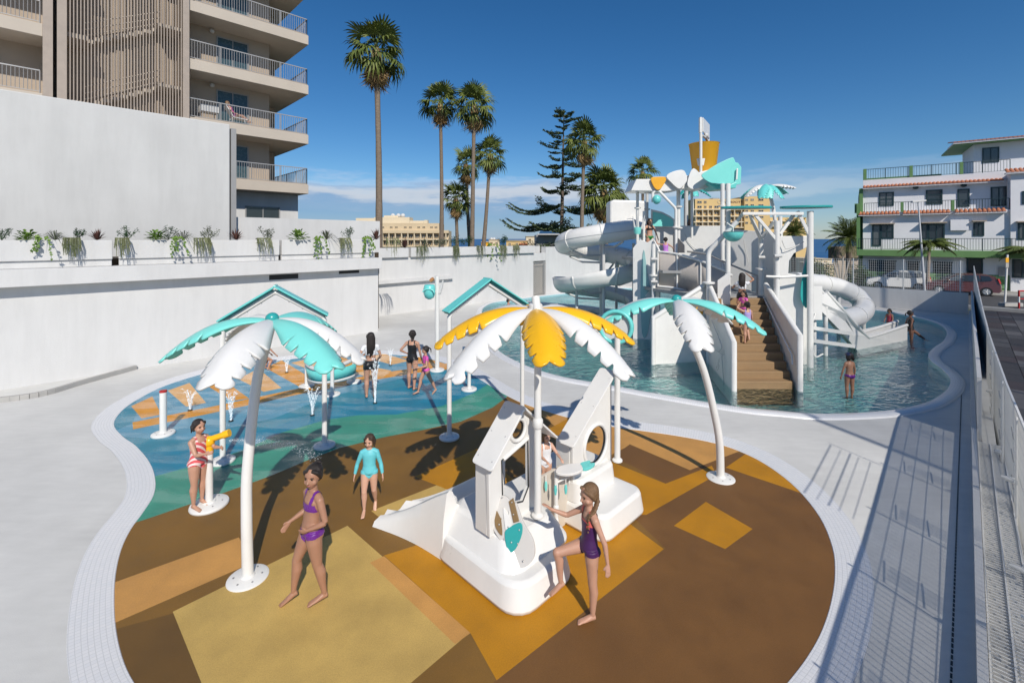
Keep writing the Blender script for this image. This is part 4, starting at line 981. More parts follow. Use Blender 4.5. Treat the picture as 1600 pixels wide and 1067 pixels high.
def feather_palm(label, c, b, ln, n, tw, seed, fox=False, grp=None):
    r = random.Random(seed); t = thing('feather_palm', label, 'palm tree', b, 0, grp)
    mb = MB(); mb.tube([b, b.lerp(c, .5), c], [tw * 1.25, tw, tw * .8], 9); mb.build('trunk', M['bark'] if not fox else mat('pale_palm_trunk', (0.30, 0.24, 0.19), .9, .2, 4, .4, 20), t, smooth=50)
    if fox: mb = MB(); mb.tube([c - V((0, 0, .55)), c], [tw * .95, tw * .6], 8); mb.build('crown_shaft', M['feather'], t, smooth=50)
    for i in range(n):
        f = i / (n - 1); az = i * 2.39996 + r.uniform(-.2, .2); e = radians((78 - 95 * f if not fox else 62 - 40 * f) + r.uniform(-6, 6))
        d = V((cos(az) * cos(e), sin(az) * cos(e), sin(e)))
        put('frond', (FOX[i % 2] if fox else FEA[min(3, int(f * 3.9))]), t, c, d, V((0, 0, 1)), ln * r.uniform(.85, 1.08))
    return t
c = P(1240, 366, 52); feather_palm('date palm crown seen behind the white panel right of the tower', c, V((c.x, c.y, -3)), 2.1, 44, .25, 1)
c = P(1326, 372, 58); feather_palm('date palm between the concrete building and the green trim house', c, V((c.x, c.y, -2)), 3.0, 52, .3, 2)
c = P(1452, 383, 35); feather_palm('small foxtail palm beside the street lamp in front of the green trim house', c, P(1449, 455, 35), 1.6, 15, .11, 3, True)
c = P(1606, 392, 33); feather_palm('foxtail palm at the right edge of the street near the signpost', c, P(1604, 470, 33), 1.6, 15, .11, 4, True)

# conifer with flat tiers (each branch a part)
def conifer():
    Y = 46; b = P(876, 420, Y); b.z = -1; top = P(881, 176, Y); t = thing('conifer', 'tall dark conifer with open tiers of branches beside a fan palm', 'tree', b)
    mb = MB(); mb.tube([b, b.lerp(top, .5), top], [.26, .17, .03], 9); mb.build('trunk', M['bark_dark'], t, smooth=50)
    r = random.Random(11)
    def branch(p, az, ln, lift, dens=1.0):
        mb = MB(); ax = V((cos(az), sin(az), 0)); sd = V((-sin(az), cos(az), 0)); pts = [p + ax * ln * f + V((0, 0, -lift * ln * sin(f * 2.4) * .6 + ln * .15 * f ** 3)) for f in [i / 9 for i in range(10)]]
        mb.tube(pts, [.05 - .004 * i for i in range(10)], 5)
        nb = int(17 * dens * ln / 3) + 6
        for i in range(nb):
            f = .16 + .84 * (i + r.random()) / nb; k = min(8, int(f * 9)); q = pts[k].lerp(pts[k + 1], f * 9 - k); sl = ln * .27 * (1.15 - f) * r.uniform(.5, 1.15) + .22
            for sgn in (-1, 1):
                d = (ax * r.uniform(.55, .9) + sd * sgn * r.uniform(.35, .9)).normalized(); m = max(3, int(sl / .085))
                for j in range(m):
                    g = (j + .5) / m; c = q + d * sl * g + V((r.uniform(-.05, .05), r.uniform(-.05, .05), .10 * sin(g * 3) + .16 * g * g)); a = r.uniform(0, 6.28); s = r.uniform(.055, .10)
                    u = V((cos(a), sin(a), r.uniform(-.4, .9))) * s * 1.3; v = V((-sin(a), cos(a), r.uniform(0.1, .9))) * s * .7
                    mb.add([c - u, c + v, c + u, c - v + V((0, 0, -.02))], [(0, 1, 2, 3)])
        mb.build('branch', [M['pine']], t, recalc=False)
    tiers = [(350, 100, 8), (322, 96, 7), (293, 54, 6), (274, 52, 6), (254, 50, 6), (238, 46, 5), (222, 36, 5), (208, 30, 4), (195, 18, 4), (184, 24, 6), (179, 14, 5)]
    for k, (py, rp, n) in enumerate(tiers):
        for i in range(n):
            az = i * 2 * pi / n + k * .7 + r.uniform(-.2, .2); branch(P(877 + (352 - py) * .022, py + r.uniform(-5, 5), Y), az, rp * Y / F * r.uniform(.5, 1.15), .28 if py > 250 else .05)
conifer()

# shrubs
def leaf_cloud(mb, c, rad, n, size, r, flat=.5):
    for i in range(n):
        d = V((r.gauss(0, 1), r.gauss(0, 1), r.gauss(0, 1))).normalized() * (r.random() ** .45); p = V(c) + V((d.x * rad[0], d.y * rad[1], d.z * rad[2]))
        u = V((r.gauss(0, 1), r.gauss(0, 1), r.gauss(0, flat))).normalized() * size * r.uniform(.6, 1.2); v = u.cross(V((r.gauss(0, 1), r.gauss(0, 1), r.gauss(0, 1)))).normalized() * size * .42
        mb.add([p - u, p + v, p + u, p - v], [(0, 1, 2, 3)])
M['bush'] = leaf_mat('bush_leaf', (0.025, 0.055, 0.014), (0.10, 0.16, 0.03)); M['bush_dark'] = leaf_mat('dark_bush_leaf', (0.012, 0.04, 0.016), (0.04, 0.09, 0.03)); M['olive_leaf'] = leaf_mat('grey_green_leaf', (0.05, 0.065, 0.04), (0.14, 0.16, 0.10))
M['red_leaf'] = leaf_mat('red_brown_leaf', (0.05, 0.02, 0.018), (0.13, 0.06, 0.045)); M['lime'] = leaf_mat('bright_green_leaf', (0.06, 0.13, 0.015), (0.16, 0.26, 0.04)); M['hang'] = leaf_mat('trailing_rosemary', (0.07, 0.09, 0.035), (0.20, 0.21, 0.10))
def bush(label, c, lumps, n, size, m, grp=None):
    r = random.Random(int(c[0] * 13 + c[1] * 7)); t = thing('bush', label, 'bush', c, 0, grp); mb = MB()
    for (dx, dy, dz, rx, ry, rz) in lumps: leaf_cloud(mb, V(c) + V((dx, dy, dz)), (rx, ry, rz), n, size, r)
    mb.build('foliage', m, t, recalc=False)
    mb = MB()
    for (dx, dy, dz, rx, ry, rz) in lumps: mb.tube([V(c), V(c) + V((dx * .5, dy * .5, dz * .5)), V(c) + V((dx, dy, dz))], [.05, .04, .02], 5)
    mb.build('stem', M['bark_dark'], t)
gb = lambda px, Y, z=-0.6: V(((px - 800) / F * Y, Y, z))
bush('leafy bright green bush behind the mesh fence right of the white tower panel', gb(1283, 40), [(-.6, 0, 2.0, .8, .8, .9), (.5, .2, 1.6, .8, .7, .8), (0, .3, 1.0, 1.3, .8, .7), (-1.2, 0, 1.2, .6, .6, .8)], 420, .10, M['bush'])
bush('leafy bush below the concrete building behind the mesh fence', gb(1340, 39), [(0, 0, 1.7, .7, .7, .7), (.6, 0, 1.2, .6, .6, .7), (-.3, 0, .9, .8, .6, .6)], 420, .09, M['bush'])
bush('low dark green clipped bush in front of the green trim house', gb(1385, 37.5), [(0, 0, .8, 1.2, .8, .55), (-1.3, 0, .6, .9, .7, .5), (1.2, -.2, .9, .8, .6, .5)], 650, .06, M['bush_dark'])
bush('dark bushes below the conifer above the white side wall', P(868, 390, 42) + V((0, 0, -.8)), [(-1.2, 0, .9, 1.0, .8, .5), (0.4, 0, 1.1, 1.2, .8, .6), (1.7, .3, .9, .8, .7, .5)], 380, .09, M['bush'])
bush('brown green shrubs above the roof box behind the garden wall', P(850, 385, 48) + V((0, 0, -.8)), [(-1.5, 0, .9, 1.2, .8, .5), (.5, 0, .9, .8, .7, .4)], 300, .09, M['olive_leaf'])
bush('green shrub peeping over the gap between garden wall and roof box', P(820, 398, 34) + V((0, 0, -.5)), [(0, 0, .5, .6, .5, .35), (-.5, 0, .4, .4, .4, .3)], 300, .06, M['bush'])
bs = thing('bare_shrub', 'bare shrub with pale thick branches behind the mesh fence', 'shrub', gb(1314, 37.5)); mb = MB(); o_ = gb(1314, 37.5)
for dx, dz, rr_ in ((-.55, 2.6, .06), (-.1, 2.3, .06), (.25, 3.0, .07), (.75, 2.7, .06), (-.25, 1.4, .05), (.6, 1.5, .05)):
    mb.tube([o_, o_ + V((dx * .35, 0, dz * .4)), o_ + V((dx, .1, dz))], [rr_ * 1.2, rr_, rr_ * .8], 6)
mb.build('branch_cluster', mat('pale_branch', (0.36, 0.33, 0.28), .9, .15, 4), bs, smooth=50)

# planter plants: each its own thing
def on1(px, db=-0.32, z=3.86):
    k = R2 * (BW + db); q = (px - 800) / F; Y = -k / (1 - q); return V((q * Y, Y, z))
def on2(px, db=-0.1, z=3.43):
    k = R2 * (B2 + db); q = (px - 800) / F; Y = -k / (1 - q); return V((q * Y, Y, z))
def plant(kind, px, f, label, s=1.0):
    r = random.Random(px); base = f(px); t = thing({'leafy': 'leafy_plant', 'vine': 'trailing_vine', 'grass': 'arching_grass', 'shrub': 'small_shrub', 'red': 'red_cordyline', 'hang': 'hanging_rosemary'}[kind], label, {'grass': 'grass', 'shrub': 'shrub'}.get(kind, 'plant'), base, 0, 'plants in the wall planters')
    mb = MB(); s *= base.y / 17.0 * .95 + .05
    if kind == 'leafy':
        for i in range(70):
            az = r.uniform(0, 6.28); e = r.uniform(.1, 1.3); l = s * r.uniform(.18, .42); d = V((cos(az) * cos(e), sin(az) * cos(e), sin(e))); p = base + d * l; u = d * s * .09; v = d.cross(V((0, 0, 1))).normalized() * s * .06
            mb.add([p - u, p + v, p + u - V((0, 0, .04 * s)), p - v], [(0, 1, 2, 3)])
            if i % 3 == 0: mb.tube([base, base + d * l * .6, p - u], .006, 3)
        mb.build('leaves', M['lime'], t, recalc=False)
    elif kind == 'vine':
        fwd = AB(0, .42) if f is on1 else AB(0, .30)
        for k in range(4):
            a = V((r.uniform(-.2, .3) * s, r.uniform(-.05, .05), 0)); pts = [base + a * .4, base + a * .8 + fwd * .9 + V((0, 0, .08)), base + a * 1.1 + fwd * 1.15 + V((0, 0, -.2 * s)), base + a * 1.4 + fwd * 1.2 + V((0, 0, -r.uniform(.3, .72) * s))]
            cp = curve(pts, 5); mb.tube(cp, .006, 3)
            for q in cp[2:]:
                for _ in range(1):
                    p = q + V((r.uniform(-.05, .05), r.uniform(-.04, .04), r.uniform(-.05, .05))) * s; u = V((r.gauss(0, 1), r.gauss(0, .4), r.gauss(0, 1))).normalized() * s * .055; v = u.cross(V((.7, -.7, .3))).normalized() * s * .04
                    mb.add([p - u, p + v, p + u, p - v], [(0, 1, 2, 3)])
        mb.build('leaves', M['lime'], t, recalc=False)
    elif kind in ('grass', 'red'):
        n = 60 if kind == 'grass' else 42
        for i in range(n):
            az = r.uniform(0, 6.28); e = r.uniform(.2, 1.45); l = s * (r.uniform(.5, .8) if kind == 'grass' else r.uniform(.3, .52)); d = V((cos(az) * cos(e), sin(az) * cos(e), sin(e))); dr = (.5 if kind == 'grass' else .08) * l
            p1 = base + d * l * .5; p2 = base + d * l - V((0, 0, dr)); v = d.cross(V((0, 0, 1))).normalized() * s * (.011 if kind == 'grass' else .026)
            mb.add([base - v * .5, base + v * .5, p1 + v, p1 - v, p2], [(0, 1, 2, 3), (3, 2, 4)])
        mb.build('blades', M['olive_leaf'] if kind == 'grass' else M['red_leaf'], t, recalc=False)
    elif kind == 'shrub':
        for i in range(9):
            az = r.uniform(0, 6.28); e = r.uniform(.5, 1.5); l = s * r.uniform(.3, .55); tip = base + V((cos(az) * cos(e), sin(az) * cos(e), sin(e))) * l; mb.tube([base, tip], .007, 3); leaf_cloud(mb, base.lerp(tip, .75), (.12 * s, .12 * s, .15 * s), 26, .035 * s, r)
        mb.build('leaves', M['bush_dark'] if px % 2 else M['olive_leaf'], t, recalc=False)
    else:
        fwd = AB(0, .46) if f is on1 else AB(0, .36); wdt = r.uniform(.16, .34) * s
        for i in range(r.randint(22, 42)):
            o_ = AB(r.uniform(-wdt, wdt), 0); dp = s * r.uniform(.12, .72) * (1 - .35 * abs(o_.x) / wdt); p = [base + o_ * .7 + V((0, 0, .02)), base + o_ * .9 + fwd * .75 + V((0, 0, .07)), base + o_ + fwd + V((0, 0, -.12)), base + o_ + fwd * 1.02 + V((r.uniform(-.03, .03), 0, -dp))]
            w = AB(.014, 0); vs = []
            for j, q in enumerate(p): vs += [q - w * (1 - j * .2), q + w * (1 - j * .2)]
            mb.add(vs, [(0, 1, 3, 2), (2, 3, 5, 4), (4, 5, 7, 6)])
            for j in range(5):
                q = p[2].lerp(p[3], r.random()); u = V((r.uniform(-1, 1), r.uniform(-.5, .2), r.uniform(-.6, .6))) * .05 * s; mb.add([q, q + u + V((0, 0, .014)), q + u * 1.5], [(0, 1, 2)])
        mb.build('strands', M['hang'], t, recalc=False)
PL = [('shrub', 3, 'dark shrub at the far left end of the planters'), ('leafy', 42, 'bright leafy plant nearest the left end of the planters'), ('vine', 66, 'trailing vine just right of the leftmost leafy plant'), ('grass', 86, 'arching grass nearest the left end of the planters'), ('hang', 112, 'wide curtain of hanging rosemary left of the first red cordyline'), ('shrub', 121, 'upright dark shrub left of the first red cordyline'),
 ('red', 152, 'red cordyline in front of the blank grey wall'), ('hang', 189, 'hanging rosemary at the first gap between planter boxes'), ('shrub', 199, 'round shrub at the first gap between planter boxes'), ('leafy', 244, 'bright leafy plant right of the first planter gap'), ('shrub', 263, 'pale shrub right of the second leafy plant'), ('vine', 272, 'trailing vine below the pale shrub'), ('grass', 286, 'arching grass near the right end of the blank wall'), ('hang', 312, 'hanging rosemary near the right end of the blank wall'), ('shrub', 326, 'upright shrub at the right end of the blank wall'),
 ('red', 369, 'red cordyline in front of the white terrace parapet'), ('hang', 407, 'narrow hanging rosemary below the round shrub on the terrace parapet'), ('shrub', 416, 'round shrub in front of the terrace parapet'), ('leafy', 466, 'bright leafy plant in front of the terrace parapet'), ('vine', 490, 'trailing vine below the terrace parapet'), ('grass', 510, 'arching grass in front of the terrace parapet'), ('hang', 533, 'hanging rosemary right of the terrace grass'), ('shrub', 545, 'upright shrub near the right end of the terrace parapet'), ('vine', 569, 'short vine near the tall palm trunk'), ('red', 588, 'dark cordyline at the foot of the tallest palm trunk'), ('hang', 606, 'long hanging rosemary at the right end of the first planters')]
for k, x, l in PL: plant(k, x, on1, l)
for k, x, l in [('red', 632, 'red brown cordyline left on the garden wall planters'), ('hang', 655, 'hanging rosemary leftmost on the garden wall'), ('grass', 664, 'green spiky grass on the garden wall below the sandstone hotel'), ('shrub', 686, 'dark shrub beside the second palm trunk on the garden wall'), ('hang', 707, 'long hanging rosemary below the short palm'), ('shrub', 713, 'dark shrub at the foot of the short palm'), ('hang', 746, 'hanging rosemary below the paired palm trunks'), ('shrub', 733, 'shrub between the palm trunks on the garden wall'), ('vine', 765, 'light green vine on the garden wall right of the palm trunks'), ('hang', 781, 'thick hanging rosemary near the right end of the garden wall'), ('shrub', 787, 'olive shrub near the right end of the garden wall'), ('hang', 801, 'hanging rosemary at the right end of the garden wall planters')]:
    plant(k, x, on2, l, .9)
# ------------------------------------------------------------------ play equipment on the splash pad
def panel(name, poly, holes, o, u, v, th, m, parent=None, bevel=0.006):
    """flat board: outline and holes in its own plane (o + u*x + v*y), given real thickness"""
    o, u, v = V(o), V(u).normalized(), V(v).normalized(); nrm = u.cross(v).normalized()
    bm = bmesh.new()
    for lp in [poly] + holes:
        vs = [bm.verts.new((p[0], p[1], 0)) for p in lp]
        for i in range(len(vs)): bm.edges.new((vs[i], vs[(i + 1) % len(vs)]))
    bmesh.ops.triangle_fill(bm, edges=bm.edges[:], use_beauty=True)
    r = bmesh.ops.extrude_face_region(bm, geom=bm.faces[:])
    for q in r['geom']:
        if isinstance(q, bmesh.types.BMVert): q.co.z += th
    Mi = WM[parent.name].inverted() if parent is not None else Matrix.Identity(4)
    base = o.copy()
    for q in bm.verts:
        w = o + u * q.co.x + v * q.co.y + nrm * (q.co.z - th / 2); q.co = Mi @ w if parent is not None else w - base
    bmesh.ops.recalc_face_normals(bm, faces=bm.faces)
    bmesh.ops.dissolve_limit(bm, angle_limit=radians(1), verts=bm.verts, edges=bm.edges)
    me = bpy.data.meshes.new(name); bm.to_mesh(me); bm.free()
    ob = link_mesh(name, me, parent, None if parent is not None else base, [m]); WM[ob.name] = WM[parent.name].copy() if parent is not None else Matrix.Translation(base)
    if bevel: md = ob.modifiers.new('soft_edge', 'BEVEL'); md.width = bevel; md.segments = 2; md.limit_method = 'ANGLE'; md.angle_limit = radians(40)
    return ob
def circ(cx, cy, rx, ry=None, n=28): return [(cx + rx * cos(2 * pi * i / n), cy + (ry or rx) * sin(2 * pi * i / n)) for i in range(n)]
def foot(parent, c, r=0.22, h=0.05, name='base_plate', bolts=6):
    c = V(c); mb = MB(); mb.lathe(c, [(r * .97, 0.0), (r, h * .35), (r * .97, h * .75), (r * .86, h), (r * .34, h * 1.12), (r * .30, h * 1.5)], 36); b = mb.build(name, M['post'], parent, smooth=35)
    mb = MB()
    for i in range(bolts):
        a = 2 * pi * i / bolts + .3; mb.lathe(c + V((r * .66 * cos(a), r * .66 * sin(a), h * 1.02)), [(.012, 0), (.012, .008), (.006, .010)], 6)
    k = mb.build('bolts', M['steel'], b); k['kind'] = 'stuff'
    return b
def leaf_mesh(c, az, ln, drop, W, m, parent, notch=(.54, .66, .775, .88), side=0, name='leaf', rise=.07, fork=True, dots=False):
    n = 96; W *= 1.14; hd = V((cos(az), sin(az), 0)); sd = V((-sin(az), cos(az), 0)); rows = []; cols = [-1, -.72, -.36, 0, .36, .72, 1]
    for i in range(n + 1):
        s = i / n; w = W * (.20 + .80 * min(1, (s / .52)) ** .9) if s < .52 else W * (1 - .42 * ((s - .52) / .48) ** 2.0)
        if s > .95: w *= sqrt(max(0.02, 1 - ((s - .95) / .05) ** 2 * .55))
        e = [1, 1]
        for k in (0, 1):
            if side == 0 or (side > 0) == (k == 1):
                for q in notch:
                    q2 = q + .03 * k
                    e[k] = min(e[k], 1 - .50 * max(0, 1 - abs(s - q2) / .020))
        z = rise * sin(pi * s * .9) - drop * s ** 2.1; row = []
        for cv in cols:
            k = 1 if cv > 0 else 0; x = (1 if cv > 0 else -1) * min(abs(cv), e[k]) * w
            sx = 0
            if fork and s > .93 and abs(cv) < .3: sx = -.05 * (s - .93) / .07
            row.append(V(c) + hd * (ln * s + sx * ln) + sd * x + V((0, 0, z - .62 * W * (abs(x) / W) ** 1.8 + .05 * W * (1 - abs(cv)) ** 2 * (1 if s > .08 else 0))))
        rows.append(row)
    mb = MB(); mb.grid(rows); ob = mb.build(name, m, parent, smooth=45, solid=0.022)
    return ob
def palm_shade(label, base, path, crown, leaves, r0, r1, cap, disc=.225, notch=None):
    t = thing('palm_umbrella', label, 'water palm', base, 0, 'leaf palms on the splash pad')
    foot(t, V(base) + V((0, 0, -.03)), disc, .05)
    pts = curve(path, 8); k = len(pts); mb = MB(); mb.tube(pts, [r0 + (r1 - r0) * i / (k - 1) for i in range(k)], 20); mb.build('pole', M['post'], t, smooth=40)
    mb = MB(); mb.ball(V(crown) + V((0, 0, .03)), (.075, .075, .07), 16, 10); mb.build('cap', cap, t, smooth=60)
    for (az, ln, drop, W, m, sd) in leaves: leaf_mesh(crown, radians(az), ln, drop, W, M[m], t, side=sd)
    return t
ZP = -0.035
c = V((-2.83, 5.37, 2.93))
palm_shade('curved white water palm with turquoise and white leaves at the left front', (-3.07, 5.29, ZP), [(-3.07, 5.29, ZP), (-3.085, 5.29, .7), (-3.08, 5.30, 1.24), (-2.99, 5.325, 2.2), (-2.90, 5.35, 2.62), c], c,
  [(180, 1.28, .47, .17, 'aqua', 0), (-37, 1.32, .36, .19, 'aqua', 0), (82, 1.28, .38, .18, 'aqua', 0), (-84, 1.30, .38, .21, 'white', 0), (138, 1.3, .45, .19, 'white', 0), (2, 1.08, .50, .19, 'white', 0)], .062, .052, M['teal_dark'])
c = V((2.56, 7.08, 2.93))
palm_shade('leaning white water palm with turquoise and white leaves on the right', (3.436, 7.495, ZP), [(3.436, 7.495, ZP), P(1124, 690, 7.47), P(1115, 640, 7.42), P(1100, 580, 7.33), P(1080, 530, 7.22), P(1066, 497, 7.13), c], c,
  [(184, 1.12, .30, .17, 'aqua', 0), (-22, 1.22, .42, .17, 'aqua', 0), (70, 1.15, .4, .17, 'aqua', 0), (-92, 1.1, .52, .20, 'white', 0), (160, 1.15, .42, .18, 'white', 0), (28, 1.2, .45, .18, 'white', 0)], .062, .05, M['teal_dark'])

# ---- playhouse climbing unit with slide
ph = thing('playhouse_slide', 'white moulded climbing unit with two gabled playhouse walls and a short slide', 'play unit', AB(4.6, -4.1, ZP))
def rblock(name, a0, a1, b0, b1, z0, z1, r=.16, flare=.03, m=None, parent=ph, bev=.045):
    def loop(e):
        A0, A1, B0, B1 = a0 - e, a1 + e, b0 - e, b1 + e; res = []
        for ca, cb, s in ((A1 - r, B1 - r, 0), (A0 + r, B1 - r, 90), (A0 + r, B0 + r, 180), (A1 - r, B0 + r, 270)):
            for i in range(6): q = radians(s + 18 * i); res.append((ca + r * cos(q), cb + r * sin(q)))
        return res
    lo, hi = loop(flare), loop(0); n = len(lo); mb = MB()
    vs = [AB(p[0], p[1], z0) for p in lo] + [AB(p[0], p[1], z1) for p in hi]
    mb.add(vs, [tuple(range(n - 1, -1, -1)), tuple(range(n, 2 * n))] + [(i, (i + 1) % n, n + (i + 1) % n, n + i) for i in range(n)])
    return mb.build(name, m or M['white'], parent, smooth=50, bevel=bev)
rblock('step_block', 3.36, 4.30, -4.72, -3.27, ZP, .26, .28, .06)
rblock('step_block', 3.56, 4.36, -4.66, -3.58, .22, .54, .22, .17)
rblock('step_block', 4.98, 6.02, -4.66, -3.30, ZP, .29, .18, .04)
rblock('step_block', 5.02, 5.92, -4.60, -3.72, .25, .58, .14, .03)
rblock('platform', 4.30, 5.05, -4.70, -4.0, ZP, .40, .08, .0)
# slide chute
mb = MB(); rows = []
for i in range(15):
    t = i / 14; b = -4.55 - 1.2 * t; na = 3.36 - .28 * t + .05 * sin(t * pi); fa = 4.40 - .62 * t
    fl = .46 * (1 - t) ** 1.5 + .03; wt = .70 * (1 - t) ** 1.15 + .07 + .02 * sin(t * pi * 2) * (1 - t); z0 = ZP + .001
    rows.append([AB(na - .03, b, z0), AB(na, b, z0 + (wt - z0) * .6), AB(na + .05, b, wt - .02), AB(na + .09, b, wt), AB(na + .14, b, wt - .03), AB(na + .2, b, fl + .08), AB(na + .3, b, fl), AB((na + fa) / 2, b, fl - .01), AB(fa - .3, b, fl), AB(fa - .2, b, fl + .08), AB(fa - .14, b, wt - .03), AB(fa - .09, b, wt), AB(fa - .05, b, wt - .02), AB(fa, b, z0 + (wt - z0) * .6), AB(fa + .03, b, z0)])
mb.grid(rows); mb.add(rows[-1], [tuple(range(15))]); mb.add(rows[0], [tuple(range(15))])
mb.build('slide', M['white'], ph, smooth=55)
# house walls: boards standing along the unit, gabled, with planks across the gable
HB = -3.86
def house_wall(outline, holes, rings):
    panel('house_wall', outline, holes, AB(0, HB), AB(1, 0), (0, 0, 1), .05, M['post'], ph)
    for (ca, cz, r) in rings:
        mb = MB(); mb.tube([AB(ca + r * cos(i * pi / 16), HB + .03, cz + r * sin(i * pi / 16)) for i in range(33)], .026, 8, caps=False); mb.build('window_ring', M['post'], ph, smooth=60)
        mb = MB(); mb.tube([AB(ca + (r - .02) * cos(i * pi / 16), HB, cz + (r - .02) * sin(i * pi / 16)) for i in range(33)], .014, 6, caps=False); mb.build('seal', M['black'], ph, smooth=60)
op = [(3.68, .78), (3.66, 1.32), (4.11, 1.44), (4.12, .84), (4.02, .70)]
house_wall([(3.48, .5), (3.46, 1.34), (3.52, 1.42), (3.94, 1.83), (4.26, 1.58), (4.26, .50)], [op, circ(3.93, 1.60, .115)], [(3.93, 1.60, .13)])
mb = MB(); mb.tube([AB(a, HB + .028, z) for a, z in op + op[:1]], .009, 6); mb.build('seal', M['black'], ph)
mb = MB(); mb.tube([AB(a + (.03 if a < 3.9 else -.0), HB + .03, z) for a, z in (op[1], op[2])], .02, 8); mb.build('lintel_bar', M['post'], ph)
mb = MB(); mb.ab(3.60, 3.65, HB + .026, HB + .05, .5, 1.40); mb.ab(4.125, 4.22, HB + .026, HB + .055, .56, 1.62); mb.build('door_trim', M['post'], ph, bevel=.006) if False else None
house_wall([(5.02, .28), (5.02, 1.12), (5.98, 1.80), (5.98, .28)], [circ(5.56, .90, .27)], [(5.56, .90, .285)])
panel('side_board', [(0, .5), (.20, .5), (.20, 1.3), (0, 1.3)], [], AB(3.50, HB - .23), AB(0, 1), (0, 0, 1), .04, M['post'], ph)
panel('side_board', [(0, .28), (.24, .28), (.24, 1.1), (0, 1.1)], [], AB(5.03, HB - .27), AB(0, 1), (0, 0, 1), .04, M['post'], ph)
def plank(b0, b1, a0, z0, a1, z1, th=.03, m='white'):
    p0, p1 = AB(a0, (b0 + b1) / 2, z0), AB(a1, (b0 + b1) / 2, z1); d = (p1 - p0).normalized(); w_ = AB(0, 1)
    up = d.cross(w_); up = up if up.z > 0 else -up
    q = []; r_ = .04
    hw = (b1 - b0) / 2; ln = (p1 - p0).length; pl = []
    for cx, cy, s in ((ln - r_, hw - r_, 0), (r_, hw - r_, 90), (r_, -hw + r_, 180), (ln - r_, -hw + r_, 270)):
        for i in range(4): t_ = radians(s + 30 * i); pl.append((cx + r_ * cos(t_), cy + r_ * sin(t_)))
    o = panel('roof_plank', pl, [], p0, d, up.cross(d) if True else w_, th, M[m], ph)
    mb = MB()
    for f in (.12, .5, .88):
        for s in (-.7, .7): mb.ball(p0 + d * ln * f + up.cross(d) * hw * s + up * .018, .008, 6, 4)
    k = mb.build('bolt_heads', M['steel'], o); k['kind'] = 'stuff'
    return o
plank(HB - .22, HB + .12, 3.975, 1.88, 3.42, 1.30); plank(HB - .22, HB + .10, 3.97, 1.875, 4.62, 1.30, .025)
plank(HB - .20, HB + .10, 6.02, 1.88, 4.93, 1.07)
for a, b, z0, z1 in ((4.10, -3.66, .56, 2.98), (5.93, -3.70, .58, 2.45), (4.55, -4.75, ZP, 1.2)):
    mb = MB(); mb.tube([AB(a, b, z0), AB(a, b, z1)], .043, 16); mb.lathe(AB(a, b, z0), [(.075, 0), (.075, .02), (.05, .04)], 16)
    if a < 4.2: mb.lathe(AB(a, b, 1.62), [(.05, 0), (.062, .02), (.062, .1), (.05, .12)], 16)
    mb.build('post', M['post'], ph, smooth=40)
# passage back board with a curved foot, its shade painted in as beige
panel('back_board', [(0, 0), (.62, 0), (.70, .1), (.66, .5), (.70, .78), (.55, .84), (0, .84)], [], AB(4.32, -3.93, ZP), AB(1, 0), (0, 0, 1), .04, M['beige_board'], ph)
# surf boards at the front corner
sb_u = (V((-.30, .14, .0))).normalized(); sb_o = G(815, 885, .30); sb_v = (P(786, 775, 5.30) - sb_o).normalized(); sb_u = V((.93, -.36, 0))
sb_u = (sb_u - sb_v * sb_u.dot(sb_v)).normalized()
Hs = (P(786, 775, 5.30) - sb_o).length
pl = [(-.05, 0), (.09, .0), (.19, .08), (.215, .22), (.16, .40), (.14, .60), (.11, Hs * .84), (.03, Hs), (-.06, Hs), (-.16, Hs * .9), (-.235, Hs * .64), (-.215, .42), (-.15, .25), (-.10, .08)]
M['surf'] = mat('pale_grey_board', (.58, .56, .53), .35, .04, 3)
sbd = panel('surf_board', smooth_loop([V(p) for p in pl], 4), [], sb_o, sb_u, sb_v, .035, M['surf'], ph)
nn = sb_u.cross(sb_v).normalized(); nn = nn if nn.y < 0 else -nn
panel('brown_stripe', smooth_loop([V(p) for p in [(-.17, .42), (-.12, .34), (-.085, .5), (-.085, Hs * .7), (-.13, Hs * .9), (-.165, Hs * .7)]], 3), [], sb_o + nn * .024, sb_u, sb_v, .012, M['brown_board'], ph)
panel('white_fin', smooth_loop([V(p) for p in [(-.055, .36), (.01, .36), (.035, .55), (.02, Hs * .72), (-.02, Hs * .84), (-.055, Hs * .6)]], 3), [], sb_o + nn * .024, sb_u, sb_v, .016, M['post'], ph)
panel('brown_patch', [(.05, .42), (.125, .42), (.13, .66), (.06, .64)], [], sb_o + nn * .024, sb_u, sb_v, .012, M['brown_board'], ph)
panel('teal_fin', smooth_loop([V(p) for p in [(-.10, .17), (.0, .18), (.12, .30), (.14, .40), (.02, .40), (-.08, .36)]], 3), [], sb_o + nn * .026, sb_u, sb_v, .014, M['teal_dark'], ph)
mb = MB()
for x, y in ((-.1, .3), (.1, .34), (.04, .22), (-.03, .25), (.08, .5), (.1, .62), (-.12, .45), (-.12, .6), (-.13, .8), (-.02, .4), (0, .7), (.05, .05)):
    mb.ball(sb_o + sb_u * x + sb_v * y + nn * .034, .010, 8, 5)
o = mb.build('screw_caps', M['steel'], ph, smooth=60); o['kind'] = 'stuff'
